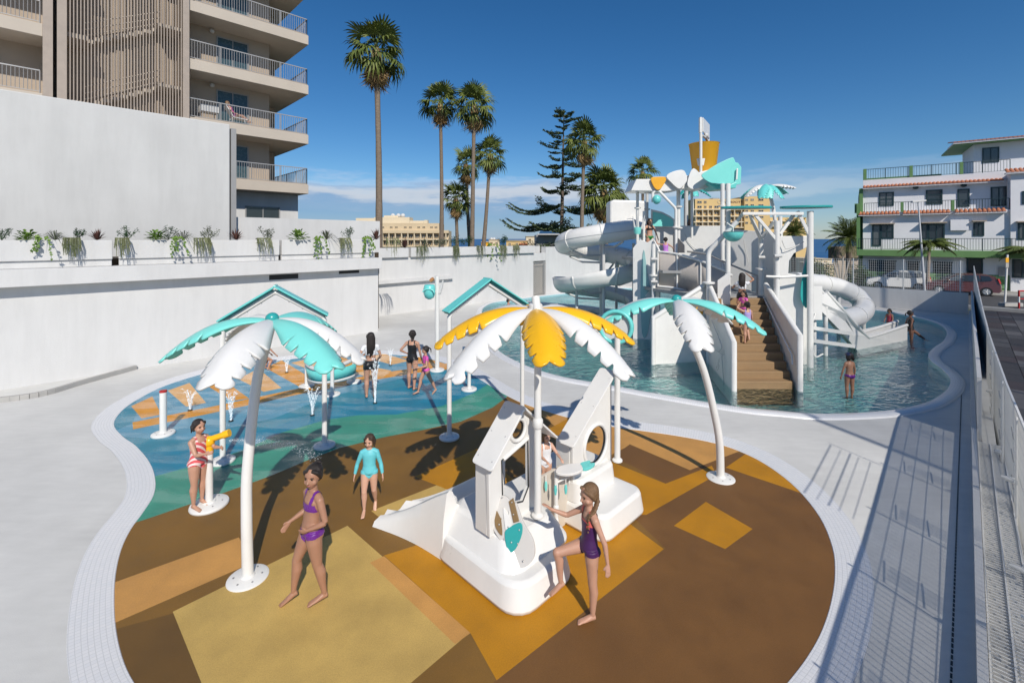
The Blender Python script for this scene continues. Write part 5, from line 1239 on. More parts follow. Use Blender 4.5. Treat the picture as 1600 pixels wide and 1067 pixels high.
# porthole drum on the right post, partly behind a yellow leaf
dr = P(962, 511, 6.9); ax = V((-.35, -1, .1)).normalized(); l_, b_ = frame_of(ax)
mb = MB(); mb.tube([dr + (l_ * cos(i * pi / 16) + b_ * sin(i * pi / 16)) * .235 for i in range(33)], .03, 10, caps=False); mb.tube([dr - ax * .08 + (l_ * cos(i * pi / 16) + b_ * sin(i * pi / 16)) * .235 for i in range(33)], .03, 10, caps=False); mb.build('porthole_ring', M['teal'], ph, smooth=60)
mb = MB(); mb.tube([dr - ax * .05, dr - ax * .03], .225, 28); mb.build('porthole_plate', M['plaster_grey'], ph, smooth=40)
# water play table on a post
tb = thing('water_table', 'small white and turquoise activity table on a post in front of the toddler', 'table', G(869, 842, ZP))
q = G(869, 842, ZP); mb = MB(); mb.tube([q, V((q.x, q.y, .86))], .026, 12); mb.ball(V((q.x, q.y, .38)), (.04, .04, .05), 10, 8); mb.tube([V((q.x - .06, q.y, .20)), V((q.x + .03, q.y, .22))], .04, 10); mb.build('post', M['post'], tb, smooth=45)
tc = P(893, 733, 5.95); panel('top', smooth_loop([V(p) for p in [(-.22, -.02), (-.1, -.10), (.05, -.10), (.14, -.05), (.14, .06), (.0, .10), (-.15, .08)]], 4), [], tc, (1, .25, .06), (-.2, 1, 0.1), .035, M['white'], tb)
panel('teal_end', smooth_loop([V(p) for p in [(.145, -.06), (.26, -.05), (.34, .02), (.26, .04), (.30, .09), (.145, .07)]], 3), [], tc, (1, .25, .06), (-.2, 1, 0.1), .035, M['teal'], tb)
for k, (px, py, Y, m) in enumerate(((853, 752, 5.9, 'aqua'), (868, 758, 5.8, 'teal'), (884, 757, 5.95, 'teal'))):
    p = P(px, py, Y); mb = MB(); mb.tube([V((p.x, p.y, .84)), p], .007, 6); mb.build('hanging_rod', M['post'], tb); mb = MB(); mb.tube([p, p - V((0, 0, .06)), p - V((0, 0, .12))], [.014, .022, .012], 8); mb.build('rod_tip', M[m], tb, smooth=50)
for s in (-1, 1): mb = MB(); mb.tube([V((q.x, q.y, .70)), tc + V((s * .13, .02, -.02))], .014, 8); mb.build('brace', M['post'], tb, smooth=45)

# ---- yellow leaf palm on the playhouse post
c = V((.29, 5.60, 3.02)); b0 = AB(4.10, -3.66, .58)
t = thing('yellow_palm', 'yellow and white leaf canopy on top of the playhouse post', 'water palm', (b0.x, b0.y, 2.99))
mb = MB(); mb.tube([V((b0.x, b0.y, 2.96)), c + V((0, 0, .16))], .05, 16); mb.lathe(c + V((0, 0, .02)), [(.085, 0), (.085, .05), (.06, .07)], 18); mb.build('hub', M['post'], t, smooth=40)
for az, ln, dp, W, m in ((186, 1.22, .42, .19, 'yellow'), (-86, 1.18, .36, .20, 'yellow'), (0, 1.2, .40, .18, 'yellow'), (92, 1.2, .40, .19, 'yellow'), (-136, 1.30, .60, .20, 'white'), (-42, 1.28, .58, .19, 'white'), (140, 1.25, .5, .19, 'white'), (44, 1.25, .5, .19, 'white')):
    leaf_mesh(c, radians(az), ln, dp, W, M[m], t)

# ---- turquoise gable arches
def arch(label, b0, b1, apex, e0, e1, w=.30):
    t = thing('gable_arch', label, 'spray arch', ((b0[0] + b1[0]) / 2, (b0[1] + b1[1]) / 2, ZP), 0, 'turquoise gable arches'); b0, b1 = V(b0), V(b1); apex, e0, e1 = V(apex), V(e0), V(e1)
    ax = V((b1 - b0).xy).normalized(); ay = V((-ax.y, ax.x, 0))
    for q in (b0, b1): foot(t, q, .2, .05)
    dn = V((0, 0, -.09)); k0 = V((b0.x, b0.y, e0.z - .02 + (b0 - e0).xy.length * (apex.z - e0.z) / (apex - e0).xy.length)) + dn; k1 = V((b1.x, b1.y, e1.z + (b1 - e1).xy.length * (apex.z - e1.z) / (apex - e1).xy.length)) + dn
    mb = MB(); path = [b0, k0 - V((0, 0, .06)), k0.lerp(apex + dn, .04), apex + dn + (k0 - apex) * .06, apex + dn + V((0, 0, -.02)), apex + dn + (k1 - apex) * .06, k1.lerp(apex + dn, .04), k1 - V((0, 0, .06)), b1]
    mb.tube(path, .047, 14); mb.build('frame_tube', M['post'], t, smooth=60)
    for e in (e0, e1):
        d = (e - apex).normalized(); mb = MB(); mb.beam(apex + d * .02, e, w, .03, up=d.cross(ay)); mb.build('roof_plank', M['teal'], t, bevel=.008)
        mb = MB(); mb.beam(apex + d * .05 + V((0, 0, -.035)), e - d * .02 + V((0, 0, -.035)), w * .5, .03, up=d.cross(ay)); mb.build('plank_rib', M['teal_dark'], t)
        for f in (.25, .5, .75): mb = MB(); q = apex.lerp(e, f) + dn; mb.tube([q, q - V((0, 0, .08))], .008, 6); mb.build('nozzle', M['steel'], t)
    mb = MB(); mb.beam(apex - ay * w / 2 + V((0, 0, .005)), apex + ay * w / 2 + V((0, 0, .005)), .05, .035); mb.build('ridge_cap', M['teal'], t, bevel=.01)
    return t
l0, l1 = G(348, 721, ZP), G(507, 697, ZP); ap = (l0 + l1) / 2; ap.z = 3.03; d_ = (l1 - l0); d_.z = 0
arch('turquoise gable arch on two white legs behind the left water palm', l0, l1, ap, l0 + V((0, 0, 2.46 - ZP)) - d_ * .04, l1 + V((0, 0, 2.46 - ZP)) + d_ * .04)
l0, l1 = G(702, 684, ZP), G(816, 652, ZP); ap = (l0 + l1) / 2; ap.z = 3.06; d_ = (l1 - l0); d_.z = 0
arch('turquoise gable arch behind the yellow palm', l0, l1, ap, l0 + V((0, 0, 2.46 - ZP)) - d_ * .05, l1 + V((0, 0, 2.46 - ZP)) + d_ * .05)

# ---- water cannon, short post, spout, dumping cup post
ct = thing('water_cannon', 'yellow water cannon on a white post held by the girl in the striped swimsuit', 'water cannon', G(327, 790, ZP)); q = G(327, 790, ZP)
foot(ct, q, .255, .055); zt = HC - (708 - HY) / F * q.y; mb = MB(); mb.tube([q, V((q.x, q.y, zt))], .05, 16); mb.build('post', M['post'], ct, smooth=40)
mb = MB(); mb.tube([V((q.x, q.y, zt)), V((q.x, q.y, zt + .12))], .056, 14); mb.ball(V((q.x, q.y, zt + .17)), (.075, .075, .085), 14, 10); mb.tube([V((q.x - .06, q.y, zt + .18)), V((q.x + .22, q.y + .02, zt + .27))], .045, 14); mb.tube([V((q.x + .20, q.y + .02, zt + .262)), V((q.x + .28, q.y + .03, zt + .29))], .055, 14); mb.build('nozzle', M['yellow'], ct, smooth=40)
sp = thing('spray_post', 'short white spray post with a red rim near the left edge of the pad', 'spray post', G(255, 679, ZP)); q = G(255, 679, ZP)
foot(sp, q, .205, .05); zt = HC - (611 - HY) / F * q.y; mb = MB(); mb.tube([q, V((q.x, q.y, zt))], .062, 18); mb.build('post', M['post'], sp, smooth=40); mb = MB(); mb.lathe(V((q.x, q.y, zt - .02)), [(.064, 0), (.067, .02), (.064, .035), (.045, .04)], 18); mb.build('rim', M['red'], sp, smooth=40)
tp = thing('t_spout', 'white T shaped spout post behind the front left leaf of the yellow palm', 'spray post', G(733, 609, ZP)); q = G(733, 609, ZP)
foot(tp, q, .205, .05); mb = MB(); mb.tube([q, V((q.x, q.y, 1.02))], .047, 14); mb.tube([V((q.x - .17, q.y, 1.04)), V((q.x + .10, q.y, 1.04))], .05, 12); mb.lathe(V((q.x, q.y, 1.05)), [(.085, 0), (.085, .04)], 14); mb.build('spout', M['post'], tp, smooth=40)
dp = thing('bucket_post', 'tall white post with a turquoise tipping cup near the back of the pad', 'spray post', G(683, 579, ZP)); q = G(683, 579, ZP); zt = HC - (431 - HY) / F * q.y
foot(dp, q, .22, .05); mb = MB(); mb.tube([q, V((q.x, q.y, zt))], .065, 16); mb.build('post', M['post'], dp, smooth=40)
cc = P(671, 457, q.y - .15); mb = MB(); mb.lathe(cc - V((0, 0, .2)), [(.05, 0), (.13, .05), (.17, .16), (.18, .3), (.15, .42), (.13, .43)], 20); mb.build('cup', M['teal'], dp, smooth=50)
mb = MB(); mb.tube([cc + V((0, -.18, .02)) + V((.17 * cos(i), 0, .1 * sin(i))) for i in (0, .6, 1.2, 1.8, 2.4, 3.0)], .02, 8); mb.build('cup_handle', M['aqua'], dp, smooth=50)
mb = MB(); mb.tube([cc + V((.1, .1, 0)), V((q.x, q.y, cc.z + .02)), V((q.x + .12, q.y, cc.z - .02))], .05, 12); mb.build('arm', M['plaster_grey'], dp, smooth=50)
mb = MB(); mb.tube([V((q.x + .04, q.y, cc.z - .05)), V((q.x + .12, q.y, cc.z + .12)), V((q.x + .18, q.y, cc.z + .35))], [.06, .05, .02], 10); mb.build('counterweight', M['plaster_grey'], dp, smooth=50)
p = P(675, 437, q.y); mb = MB(); mb.tube([p - V((.05, 0, .05)), p, p + V((.05, 0, .04))], [.05, .06, .05], 10); mb.build('inlet', mat('copper_orange', (.42, .2, .08), .4), dp, smooth=50)

# ---- turquoise boat ring seat
bt = thing('boat_ring', 'turquoise and white boat shaped spray ring on three white legs', 'spray ring', G(520, 612, ZP)); rc = G(517, 604, ZP); rr_ = .64
mb = MB(); pts = []
for i in range(41):
    a = 2 * pi * i / 40; f = 1 + .18 * max(0, -sin(a)) ** 3; pts.append(V((rc.x + rr_ * cos(a), rc.y + .1 + rr_ * 1.0 * sin(a) * f, .66 + .05 * cos(2 * a))))
mb.tube(pts, .05, 12, caps=False); mb.build('rail', M['plaster_grey'], bt, smooth=60)
for z0, z1, m, rs, k in ((.30, .58, 'teal', .97, 'hull_band'), (.18, .30, 'white', .93, 'hull_keel')):
    mb = MB(); rows = []
    for i in range(33):
        a = pi + pi * i / 32; f = 1 + .18 * max(0, -sin(a)) ** 3; rows.append([V((rc.x + rr_ * rs * cos(a), rc.y + .1 + rr_ * rs * sin(a) * f, z0 + (0.0 if m == 'teal' else -.05 * sin(a)))), V((rc.x + rr_ * cos(a) * (1 if m == 'teal' else .965), rc.y + .1 + rr_ * (1 if m == 'teal' else .965) * sin(a) * f, z1 - .002))])
    mb.grid(rows); mb.build(k, M[m], bt, smooth=50, solid=.025)
for q in (G(479, 604, ZP), G(519, 617, ZP), G(553, 597, ZP)):
    foot(bt, q, .2, .045); mb = MB(); mb.tube([q, V((q.x, q.y, .70))], .047, 14); mb.build('leg', M['post'], bt, smooth=40)

# ---- ground jets
M['spray'] = mat('water_spray', (0.85, 0.92, 0.96), 0.15)
def jet(label, q, h, n, spread):
    r = random.Random(int(h * 100 + n)); t = thing('ground_jet', label, 'water jet', q, 0, 'ground jets on the blue pad'); mb = MB(); mb.lathe(q + V((0, 0, .001)), [(.05, 0), (.05, .012), (.03, .02)], 14); mb.build('nozzle', M['black'], t)
    mb = MB(); ns = 9
    for k in range(ns):
        az = 2 * pi * k / ns + r.uniform(-.2, .2); sp = spread * r.uniform(.7, 1.2); hh = h * r.uniform(.8, 1.1)
        for j in range(int(n * 1.7)):
            f = r.random() ** 1.2; s = sp * f; z = hh * (1 - (1 - f * 1.15) ** 2); p = q + V((cos(az) * s, sin(az) * s, z + .02)) + V((r.gauss(0, .008), r.gauss(0, .008), 0)); d = .0036 * r.uniform(.5, 1.3); ez = 7 if f < .55 else 2.5
            mb.add([p - V((0, 0, d * ez)), p + V((d, 0, 0)), p + V((0, d, 0)), p - V((d, d, 0)) * .7, p + V((0, 0, d * ez))], [(0, 2, 1), (0, 3, 2), (0, 1, 3), (4, 1, 2), (4, 2, 3), (4, 3, 1)])
    o = mb.build('droplets', M['spray'], t, recalc=False); o['kind'] = 'stuff'
jet('ground jet nearest the short red rimmed post', G(297, 641, ZP), .45, 30, .16); jet('ground jet left of the second white leg of the arch', G(361, 658, ZP), .55, 34, .14); jet('ground jet in front of the boat ring', G(488, 649, ZP), .55, 40, .17)
jet('tall ground jet beside the teenager in black shorts', G(586, 630, ZP), 1.0, 60, .12); jet('small ground jet far left behind the palm', G(448, 582, ZP), .4, 20, .1); jet('small ground jet behind the teenager on the peach stripe', G(610, 571, ZP), .5, 20, .1)
# stream from the cannon
q = G(327, 790, ZP); mb = MB(); r = random.Random(4)
for j in range(520):
    f = r.random(); p = V((q.x + .28 + 1.25 * f, q.y + .03 + .25 * f + r.gauss(0, .01 + .05 * f), HC - (690 - HY) / F * q.y + .04 * f - .42 * f * f + r.gauss(0, .008 + .045 * f))); d = .0034 * r.uniform(.5, 1.2)
    mb.add([p - V((d * 2, 0, 0)), p + V((0, d, 0)), p + V((0, 0, d)), p + V((d * 2, 0, -d))], [(0, 1, 2), (2, 1, 3), (0, 2, 3)])
o = mb.build('cannon_stream', M['spray'], None, recalc=False); tag(o, 'thin spray of droplets shooting from the yellow water cannon', 'water spray')
o['kind'] = 'stuff'
# ------------------------------------------------------------------ water play tower in the pool
tw = thing('water_tower', 'white water play tower with steps, tipping bucket and turquoise panels standing in the pool', 'play tower', V((7.4, 16, -0.55)))
ZW = -0.5
def pole(px, y0, y1, Y, r=.07, name='post', m='post', parent=tw, z0=None, fl=None):
    a, b = P(px, y0, Y), P(px, y1, Y); a.z = z0 if z0 is not None else a.z; mb = MB(); mb.tube([a, b], r, 14)
    for y in fl or []: c = P(px, y, Y); mb.lathe(c - V((0, 0, .03)), [(r * 1.02, -.01), (r * 2.1, 0), (r * 2.1, .05), (r * 1.02, .06)], 18)
    return mb.build(name, M[m], parent, smooth=40)
def vpanel(name, pts, th, m, p0=None, parent=tw, holes=(), rounded=0, bevel=.012):
    """board through image points with depths: pts = [(px,py,Y)...] all in one vertical plane given by first & last"""
    W_ = [P(*q) for q in pts]; a = W_[0]; far = max(W_, key=lambda q: (q - a).xy.length); u = V(((far - a).x, (far - a).y, 0)).normalized()
    poly = [V(((q - a).dot(u), q.z - a.z)) for q in W_]
    hl = [[V(((P(*q) - a).dot(u), P(*q).z - a.z)) for q in h] for h in holes]
    if rounded: poly = smooth_loop(poly, rounded)
    return panel(name, poly, hl, a, u, (0, 0, 1), th, m, parent, bevel)
# steps
def lerp(a, b, t): return a + (b - a) * t
SX0 = lambda Y: lerp(5.92, 6.55, (Y - 12.1) / 2.8); SX1 = lambda Y: lerp(7.49, 8.20, (Y - 12.1) / 2.8)
for i in range(11):
    y0 = 12.12 + .255 * i; y1 = y0 + .30 if i < 10 else y0 + .4; z1 = .10 + .187 * i
    mb = MB(); q = [(SX0(y0), y0), (SX1(y0), y0), (SX1(y1), y1), (SX0(y1), y1)]; mb.prism(q, z1 - .30 if i else ZW, z1); mb.build('step', M['step'], tw, bevel=.018)
SM = M['white']
def wall_along(name, p0, p1, zb, zt0, zt1, th=.12, m=None, bevel=.03):
    p0, p1 = V(p0), V(p1); u = (p1 - p0); ln = u.length; return panel(name, [(0, zb), (ln, zb), (ln, zt1), (0, zt0)], [], (p0.x, p0.y, 0), (u.x, u.y, 0), (0, 0, 1), th, m or SM, tw, bevel)
wall_along('stair_wall', (5.84, 11.98), (6.44, 14.9), ZW, 1.15, 2.43)
wall_along('stair_wall', (7.58, 11.98), (8.31, 14.9), ZW, 1.33, 2.39)
wall_along('splash_panel', (4.50, 14.52), (6.40, 14.93), ZW, 1.37, 2.45, .08)
for (p0, p1, z0, z1) in (((5.84, 11.98), (6.44, 14.9), 1.16, 2.44), ((4.50, 14.5), (6.42, 14.9), 1.38, 2.46), ((7.58, 11.98), (8.31, 14.9), 1.34, 2.40)):
    mb = MB(); mb.tube([(p0[0], p0[1], ZW), (p0[0], p0[1], z0), (p1[0], p1[1], z1)], .075, 12); mb.build('edge_tube', M['post'], tw, smooth=50)
mb = MB(); mb.tube([(7.49, 12.15, .55), (7.50, 12.2, .78), (8.18, 14.8, 2.0)], .022, 8); mb.build('handrail', M['post'], tw, smooth=50)
for f in (.1, .5, .9): mb = MB(); q = V((7.50, 12.2, .78)).lerp(V((8.18, 14.8, 2.0)), f); mb.tube([q, q + V((.09, 0, -.03))], .014, 6); mb.build('bracket', M['post'], tw)
panel('orange_board', [(-.20, .30), (.05, .42), (.22, .05), (.14, -.50), (-.04, -.35), (-.24, .0)], [], V((6.02, 14.80, 1.55)), (1.9, .41, 0), (0, 0, 1), .03, M['orange'], tw)
vpanel('stair_guard', [(1121, 494, 14.75), (1141, 494, 14.6), (1141, 424, 14.6), (1121, 438, 14.75)], .07, SM)
# engraved wave lines on the panels (raised beads)
def bead(pts, r=.012, m='plaster_grey'):
    mb = MB(); mb.tube(curve(pts, 5), r, 6); mb.build('bead', M[m], tw, smooth=50)
bead([P(1131, 600, 12.65), P(1128, 560, 12.66), P(1126, 552, 12.9), P(1105, 538, 14.0)]); bead([P(1112, 500, 14.0), P(1126, 535, 12.9), P(1127, 545, 12.8), P(1122, 550, 13.1)])
# lower platform, ramp and upper platform
mb = MB(); mb.prism([(6.45, 14.9), (8.3, 14.9), (8.8, 17.2), (9.6, 19.2), (5.2, 19.2), (5.3, 17.4)], 1.90, 2.02); mb.build('deck_plate', M['grey_metal'], tw)
mb = MB(); mb.prism([(4.9, 18.25), (6.9, 18.25), (6.9, 20.3), (4.9, 20.3)], 3.0, 3.12); mb.build('upper_deck', M['grey_metal'], tw)
mb = MB(); mb.prism([(5.6, 16.9), (6.6, 16.7), (6.9, 18.2), (5.6, 18.2)], 2.62, 2.72); mb.build('bowl_deck', M['grey_metal'], tw)
# bowl railing
M['frost'] = mat('sun_tinted_panel', (0.46, 0.42, 0.38), .3, .05, 1.5)  # greyish panels; the beige of sun coming through is painted in
tr_ = [P(1028, 393, 17.4), P(1058, 397, 16.9), P(1095, 408, 16.2), P(1137, 425, 15.3)]; br_ = [P(1028, 447, 17.4), P(1058, 451, 16.9), P(1095, 464, 16.2), P(1137, 482, 15.3)]
for pts, rr2 in ((tr_, .04), (br_, .045)): mb = MB(); mb.tube(curve(pts, 6), rr2, 10); mb.build('rail', M['post'], tw, smooth=50)
for i in range(3):
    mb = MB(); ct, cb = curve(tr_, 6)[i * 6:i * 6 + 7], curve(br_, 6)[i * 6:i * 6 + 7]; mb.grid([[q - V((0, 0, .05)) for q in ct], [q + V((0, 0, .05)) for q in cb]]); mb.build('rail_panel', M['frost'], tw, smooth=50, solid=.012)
for a, b in zip(tr_, br_): mb = MB(); mb.tube([a, b], .035, 8); mb.build('rail_post', M['post'], tw, smooth=50)
t2 = [P(1074, 393, 18.3), P(1105, 398, 17.6), P(1140, 413, 16.6), P(1183, 431, 15.4)]
mb = MB(); mb.tube(curve(t2, 6), .035, 8); mb.build('rail', M['rail_grey'], tw, smooth=50)
mb = MB(); mb.tube([q - V((0, 0, .85)) for q in curve(t2, 6)], .03, 8); mb.build('rail', M['rail_grey'], tw, smooth=50)
for q in t2[1:]: mb = MB(); mb.tube([q, q - V((0, 0, 1.05))], .03, 8); mb.build('rail_post', M['rail_grey'], tw)
# panels
vpanel('wave_panel', [(989, 545, 18.3), (1021, 545, 18.0), (1021, 372, 18.0), (1012, 379, 18.1), (1000, 374, 18.2), (989, 388, 18.3)], .06, SM)
vpanel('wave_panel', [(1022, 560, 17.9), (1031, 560, 17.5), (1031, 392, 17.5), (1022, 374, 17.9)], .06, SM)
vpanel('teal_wave', [(1003, 520, 18.12), (1012, 520, 18.03), (1018, 470, 17.98), (1012, 430, 18.03), (1006, 390, 18.1), (1001, 440, 18.14)], .02, mat('pale_aqua_panel', (.30, .50, .50), .35, .05), rounded=4)
vpanel('splash_teeth', [(1008, 462, 17.9), (1014, 455, 17.9), (1030, 452, 17.9), (1029, 475, 17.9), (1025, 464, 17.9), (1022, 474, 17.9), (1018, 463, 17.9), (1014, 471, 17.9)], .05, SM)
vpanel('upper_panel', [(1024, 398, 19.2), (1059, 398, 19.2), (1059, 355, 19.2), (1024, 355, 19.2)], .06, M['plaster_grey'])
vpanel('aqua_panel', [(1017, 355, 19.0), (1054, 355, 19.0), (1054, 343, 19.0), (1046, 337, 19.0), (1034, 331, 19.0), (1017, 327, 19.0)], .05, SM)
vpanel('aqua_board', [(1020, 354, 18.93), (1052, 354, 18.93), (1052, 344.5, 18.93), (1045, 339, 18.93), (1033, 333.5, 18.93), (1020, 331, 18.93)], .03, M['aqua'])
vpanel('white_wall', [(1059.5, 440, 19.6), (1136, 470, 19.0), (1136, 353, 19.0), (1059.5, 353, 19.6)], .08, SM)
vpanel('white_wall', [(1141, 470, 18.2), (1189, 480, 17.4), (1189, 362, 17.4), (1141, 358, 18.2)], .08, SM)
vpanel('white_wall', [(1191, 520, 16.6), (1222, 520, 15.8), (1222, 364, 15.8), (1191, 362, 16.6)], .08, SM)
vpanel('brace_panel', [(1052, 395, 18.6), (1070, 395, 17.6), (1070, 383, 17.6), (1054, 363, 18.6)], .04, M['rail_grey'])
bead([P(1070, 365, 19.4), P(1075, 378, 19.4), P(1085, 388, 19.3), P(1092, 392, 19.2)]); bead([P(1162, 375, 17.7), P(1166, 395, 17.7), P(1170, 410, 17.6)])
vpanel('arch_panel', [(1209, 572, 14.75), (1267, 575, 14.5), (1267, 432, 14.5), (1232, 428, 14.6), (1233, 408, 14.6), (1240, 396, 14.6), (1258, 388, 14.5), (1264, 383, 14.5), (1264, 369, 14.5), (1217, 369, 14.7), (1209, 380, 14.75)], .08, SM)
bead([P(1222, 376, 14.55), P(1226, 386, 14.55), P(1230, 389, 14.5), P(1245, 384, 14.45), P(1256, 378, 14.42)])
vpanel('surf_board', [(1262, 481, 14.35), (1251, 468, 14.35), (1252, 440, 14.35), (1258, 412, 14.35), (1264, 402, 14.35), (1266, 440, 14.35)], .03, M['teal_dark'], rounded=3)
vpanel('grey_board', [(1252, 432, 14.4), (1256, 410, 14.4), (1261, 385, 14.4), (1264, 384, 14.4), (1264, 410, 14.4), (1259, 432, 14.4)], .02, M['plaster_grey'])
mb = MB(); mb.tube([P(1197, 432, 14.3), P(1222, 433, 14.2), P(1262, 431, 14.2)], .04, 10); mb.build('side_pipe', M['post'], tw, smooth=50)
# posts
pole(1006, 526, 330, 18.2, .05, z0=ZW, fl=(447,)); pole(1021, 570, 381, 17.35, .075, z0=ZW, fl=(430,))
pole(996, 380, 297, 18.4, .06, fl=(325,)); pole(1011, 380, 299, 19.6, .06, m='plaster_grey', fl=(327,)); pole(1060, 480, 292, 18.2, .075, z0=1.9, fl=(323, 356)); pole(1072, 370, 292, 20.5, .09, m='plaster_grey'); pole(1081, 372, 292, 18.8, .05)
pole(1129, 440, 287, 17.0, .075, z0=1.9, fl=(322,)); pole(1137.5, 605, 287, 15.2, .08, z0=ZW); pole(1189, 470, 348, 15.3, .08, m='post', z0=ZW, fl=(420,)); pole(1214, 470, 345, 14.3, .08, z0=ZW); pole(1219, 430, 338, 16.5, .07, fl=(424,), z0=ZW); pole(1266, 562, 330, 14.2, .09, z0=ZW)
# pipe with flange and arm carrying the half dish
a = P(1107, 600, 14.7); a.z = ZW; mb = MB(); mb.tube([a, P(1107, 398, 14.7), P(1109, 392, 14.7), P(1113, 387, 14.65), P(1152, 346, 14.3)], .075, 12); mb.lathe(P(1107, 443, 14.7), [(.08, -.02), (.19, 0), (.19, .05), (.08, .07)], 18); mb.build('pipe_arm', M['post'], tw, smooth=50)
dc = P(1145.5, 363, 14.3); mb = MB(); prof = [(.30 * cos(x), .30 * sin(x)) for x in [-pi / 2 + pi / 2 * i / 8 for i in range(9)]]; prof[0] = (.01, -.30); mb.lathe(dc, prof + [(.28, .0)], 24); mb.build('half_dish', M['teal'], tw, smooth=50)
mb = MB(); mb.lathe(dc + V((0, 0, .012)), [(.285, 0), (.285, .006)], 24); mb.build('dish_water', M['teal_dark'], tw); mb = MB(); mb.tube([dc + V((-.2, 0, .3)), dc + V((0, 0, .15)), dc], .02, 8); mb.build('dish_hook', M['post'], tw)
mb = MB(); mb.tube([P(1020, 316, 17.6), P(1020, 302, 17.6), P(1023, 299, 17.6), P(1030, 299, 17.6), P(1054, 324, 17.6), P(1056, 328, 17.6), P(1056, 400, 17.6)], .055, 12); mb.lathe(P(1056, 356, 17.6), [(.06, -.02), (.14, 0), (.14, .04), (.06, .06)], 16); mb.build('pipe_arm', M['post'], tw, smooth=50)
mb = MB(); mb.ball(P(1026, 312, 17.5), (.16, .16, .18), 16, 10); mb.build('tipping_ball', M['teal'], tw, smooth=60)
# little hanging buckets with spikes on the left post
mb = MB(); c = P(996, 366, 17.9); mb.lathe(c, [(.11, 0), (.14, .1), (.15, .26), (.13, .27)], 16); mb.build('cup', M['aqua'], tw, smooth=50)
for dx, dz in ((.02, .75), (.16, .55), (-.1, .5)): mb = MB(); mb.tube([c + V((dx, 0, .2)), c + V((dx * 1.8, 0, .2 + dz))], [.05, .012], 8); mb.build('spike', M['plaster_grey'], tw, smooth=50)
# water channel with shields
def chan(pts, Yf, d, name, m, th=None):
    mb = MB(); mb.extrude([P(px, py, Yf) for px, py in pts], (0, d, 0)); return mb.build(name, M[m], tw, bevel=.02)
chan([(986, 298), (994.5, 280), (1041, 280), (1072, 275), (1120, 262), (1122, 286), (1100, 296), (1080, 292), (1060, 297), (1040, 299)], 17.6, 1.1, 'channel', 'white')
def shield(pts, Y, m, name): vpanel(name, [(x, y, Y) for x, y in pts], .05, M[m], rounded=5)
shield([(1017, 279), (1028, 276.5), (1041, 278), (1036, 290), (1029, 297), (1022, 293)], 17.5, 'orange', 'orange_shield')
shield([(1041, 276), (1050, 269), (1066, 266), (1072, 273), (1073, 283), (1064, 294), (1058, 294), (1048, 285)], 17.45, 'white', 'white_shield')
shield([(1074, 290), (1076, 276), (1081, 265), (1087, 265), (1098, 277), (1105, 284), (1096, 292), (1083, 296)], 17.45, 'white', 'white_shield')
shield([(1096, 275), (1106, 266), (1122, 256), (1142, 247), (1147, 249), (1150, 262), (1149, 281), (1140, 288), (1120, 287), (1108, 285)], 17.0, 'aqua', 'aqua_shield')
vpanel('aqua_shield', [(1140, 291, 18.1), (1157, 288, 18.1), (1158, 262, 18.1), (1153, 255, 18.1), (1140, 252, 18.1)], .06, M['aqua'])
vpanel('white_slot', [(1149.5, 281, 16.9), (1152, 281, 16.9), (1153, 263, 16.9), (1150.5, 264, 16.9)], .05, SM)
chan([(1105, 286), (1140, 289), (1152, 284), (1150, 294), (1120, 296)], 17.3, 1.0, 'channel_end', 'teal')
# tipping bucket and its gantry
bc = P(1100, 275, 18.6); mb = MB(); hb = 49 * 18.6 / F; prof = [(.40, 0), (.43, .04), (.58, hb), (.60, hb + .02), (.55, hb + .01), (.40, .12)]; mb.lathe(bc, prof, 32); mb.build('tipping_bucket', M['orange'], tw, smooth=40)
mb = MB(); mb.tube([P(1095, 285, 17.7), P(1095, 206, 17.7)], .055, 12); mb.build('gantry_post', M['post'], tw, smooth=40)
mb = MB(); mb.beam(P(1094.3, 208, 17.7), P(1094.3, 184, 17.7), .09, .12); mb.build('gantry_head', M['post'], tw, bevel=.01)
vpanel('gantry_plate', [(1098, 206, 17.7), (1108, 217, 19.2), (1108, 195, 19.2), (1098, 184, 17.7)], .05, SM)
mb = MB(); mb.beam(P(1107, 226, 19.2), P(1107, 205, 19.2), .06, .06); mb.build('gantry_post', M['post'], tw)
mb = MB(); mb.tube([P(1097, 212, 17.8), P(1103, 216, 18.4), P(1106, 222, 18.9)], .05, 8); mb.ball(P(1103, 212, 18.3), .1, 10, 8); mb.build('hinge', M['plaster_grey'], tw, smooth=50)
vpanel('bucket_bracket', [(1089, 248, 17.9), (1101, 248, 17.9), (1099, 259, 17.9), (1091, 259, 17.9)], .1, SM)
# flat teal roofs on Y shaped posts
def flat_roof(pts, z, th=.07, name='leaf_roof'):
    mb = MB(); mb.prism([(p.x, p.y) for p in smooth_loop([V(q) for q in pts], 4)], z, z + th); mb.build(name, M['teal_dark'], tw, smooth=30, bevel=.015)
flat_roof([(6.75, 14.6), (7.4, 14.25), (8.1, 14.35), (8.33, 14.7), (7.7, 15.05), (7.0, 14.95)], 4.86)
flat_roof([(8.6, 14.5), (9.0, 14.05), (9.75, 13.95), (9.98, 14.3), (9.5, 14.75), (8.8, 14.8)], 4.86)
mb = MB(); mb.beam(P(1160, 334, 14.4), P(1255, 334, 14.2), .09, .09); mb.build('roof_beam', M['post'], tw, bevel=.01)
for (x0, y0, Y0, x1, y1, Y1) in ((1188, 372, 15.2, 1172, 336, 14.6), (1190, 372, 15.2, 1210, 346, 14.8), (1214, 376, 14.3, 1180, 336, 14.4), (1218, 366, 14.4, 1240, 336, 14.5), (1264, 366, 14.2, 1246, 330, 14.3), (1137, 366, 15.1, 1162, 332, 14.8)):
    mb = MB(); mb.beam(P(x0, y0, Y0), P(x1, y1, Y1), .09, .09); mb.build('y_brace', M['post'], tw, bevel=.01)
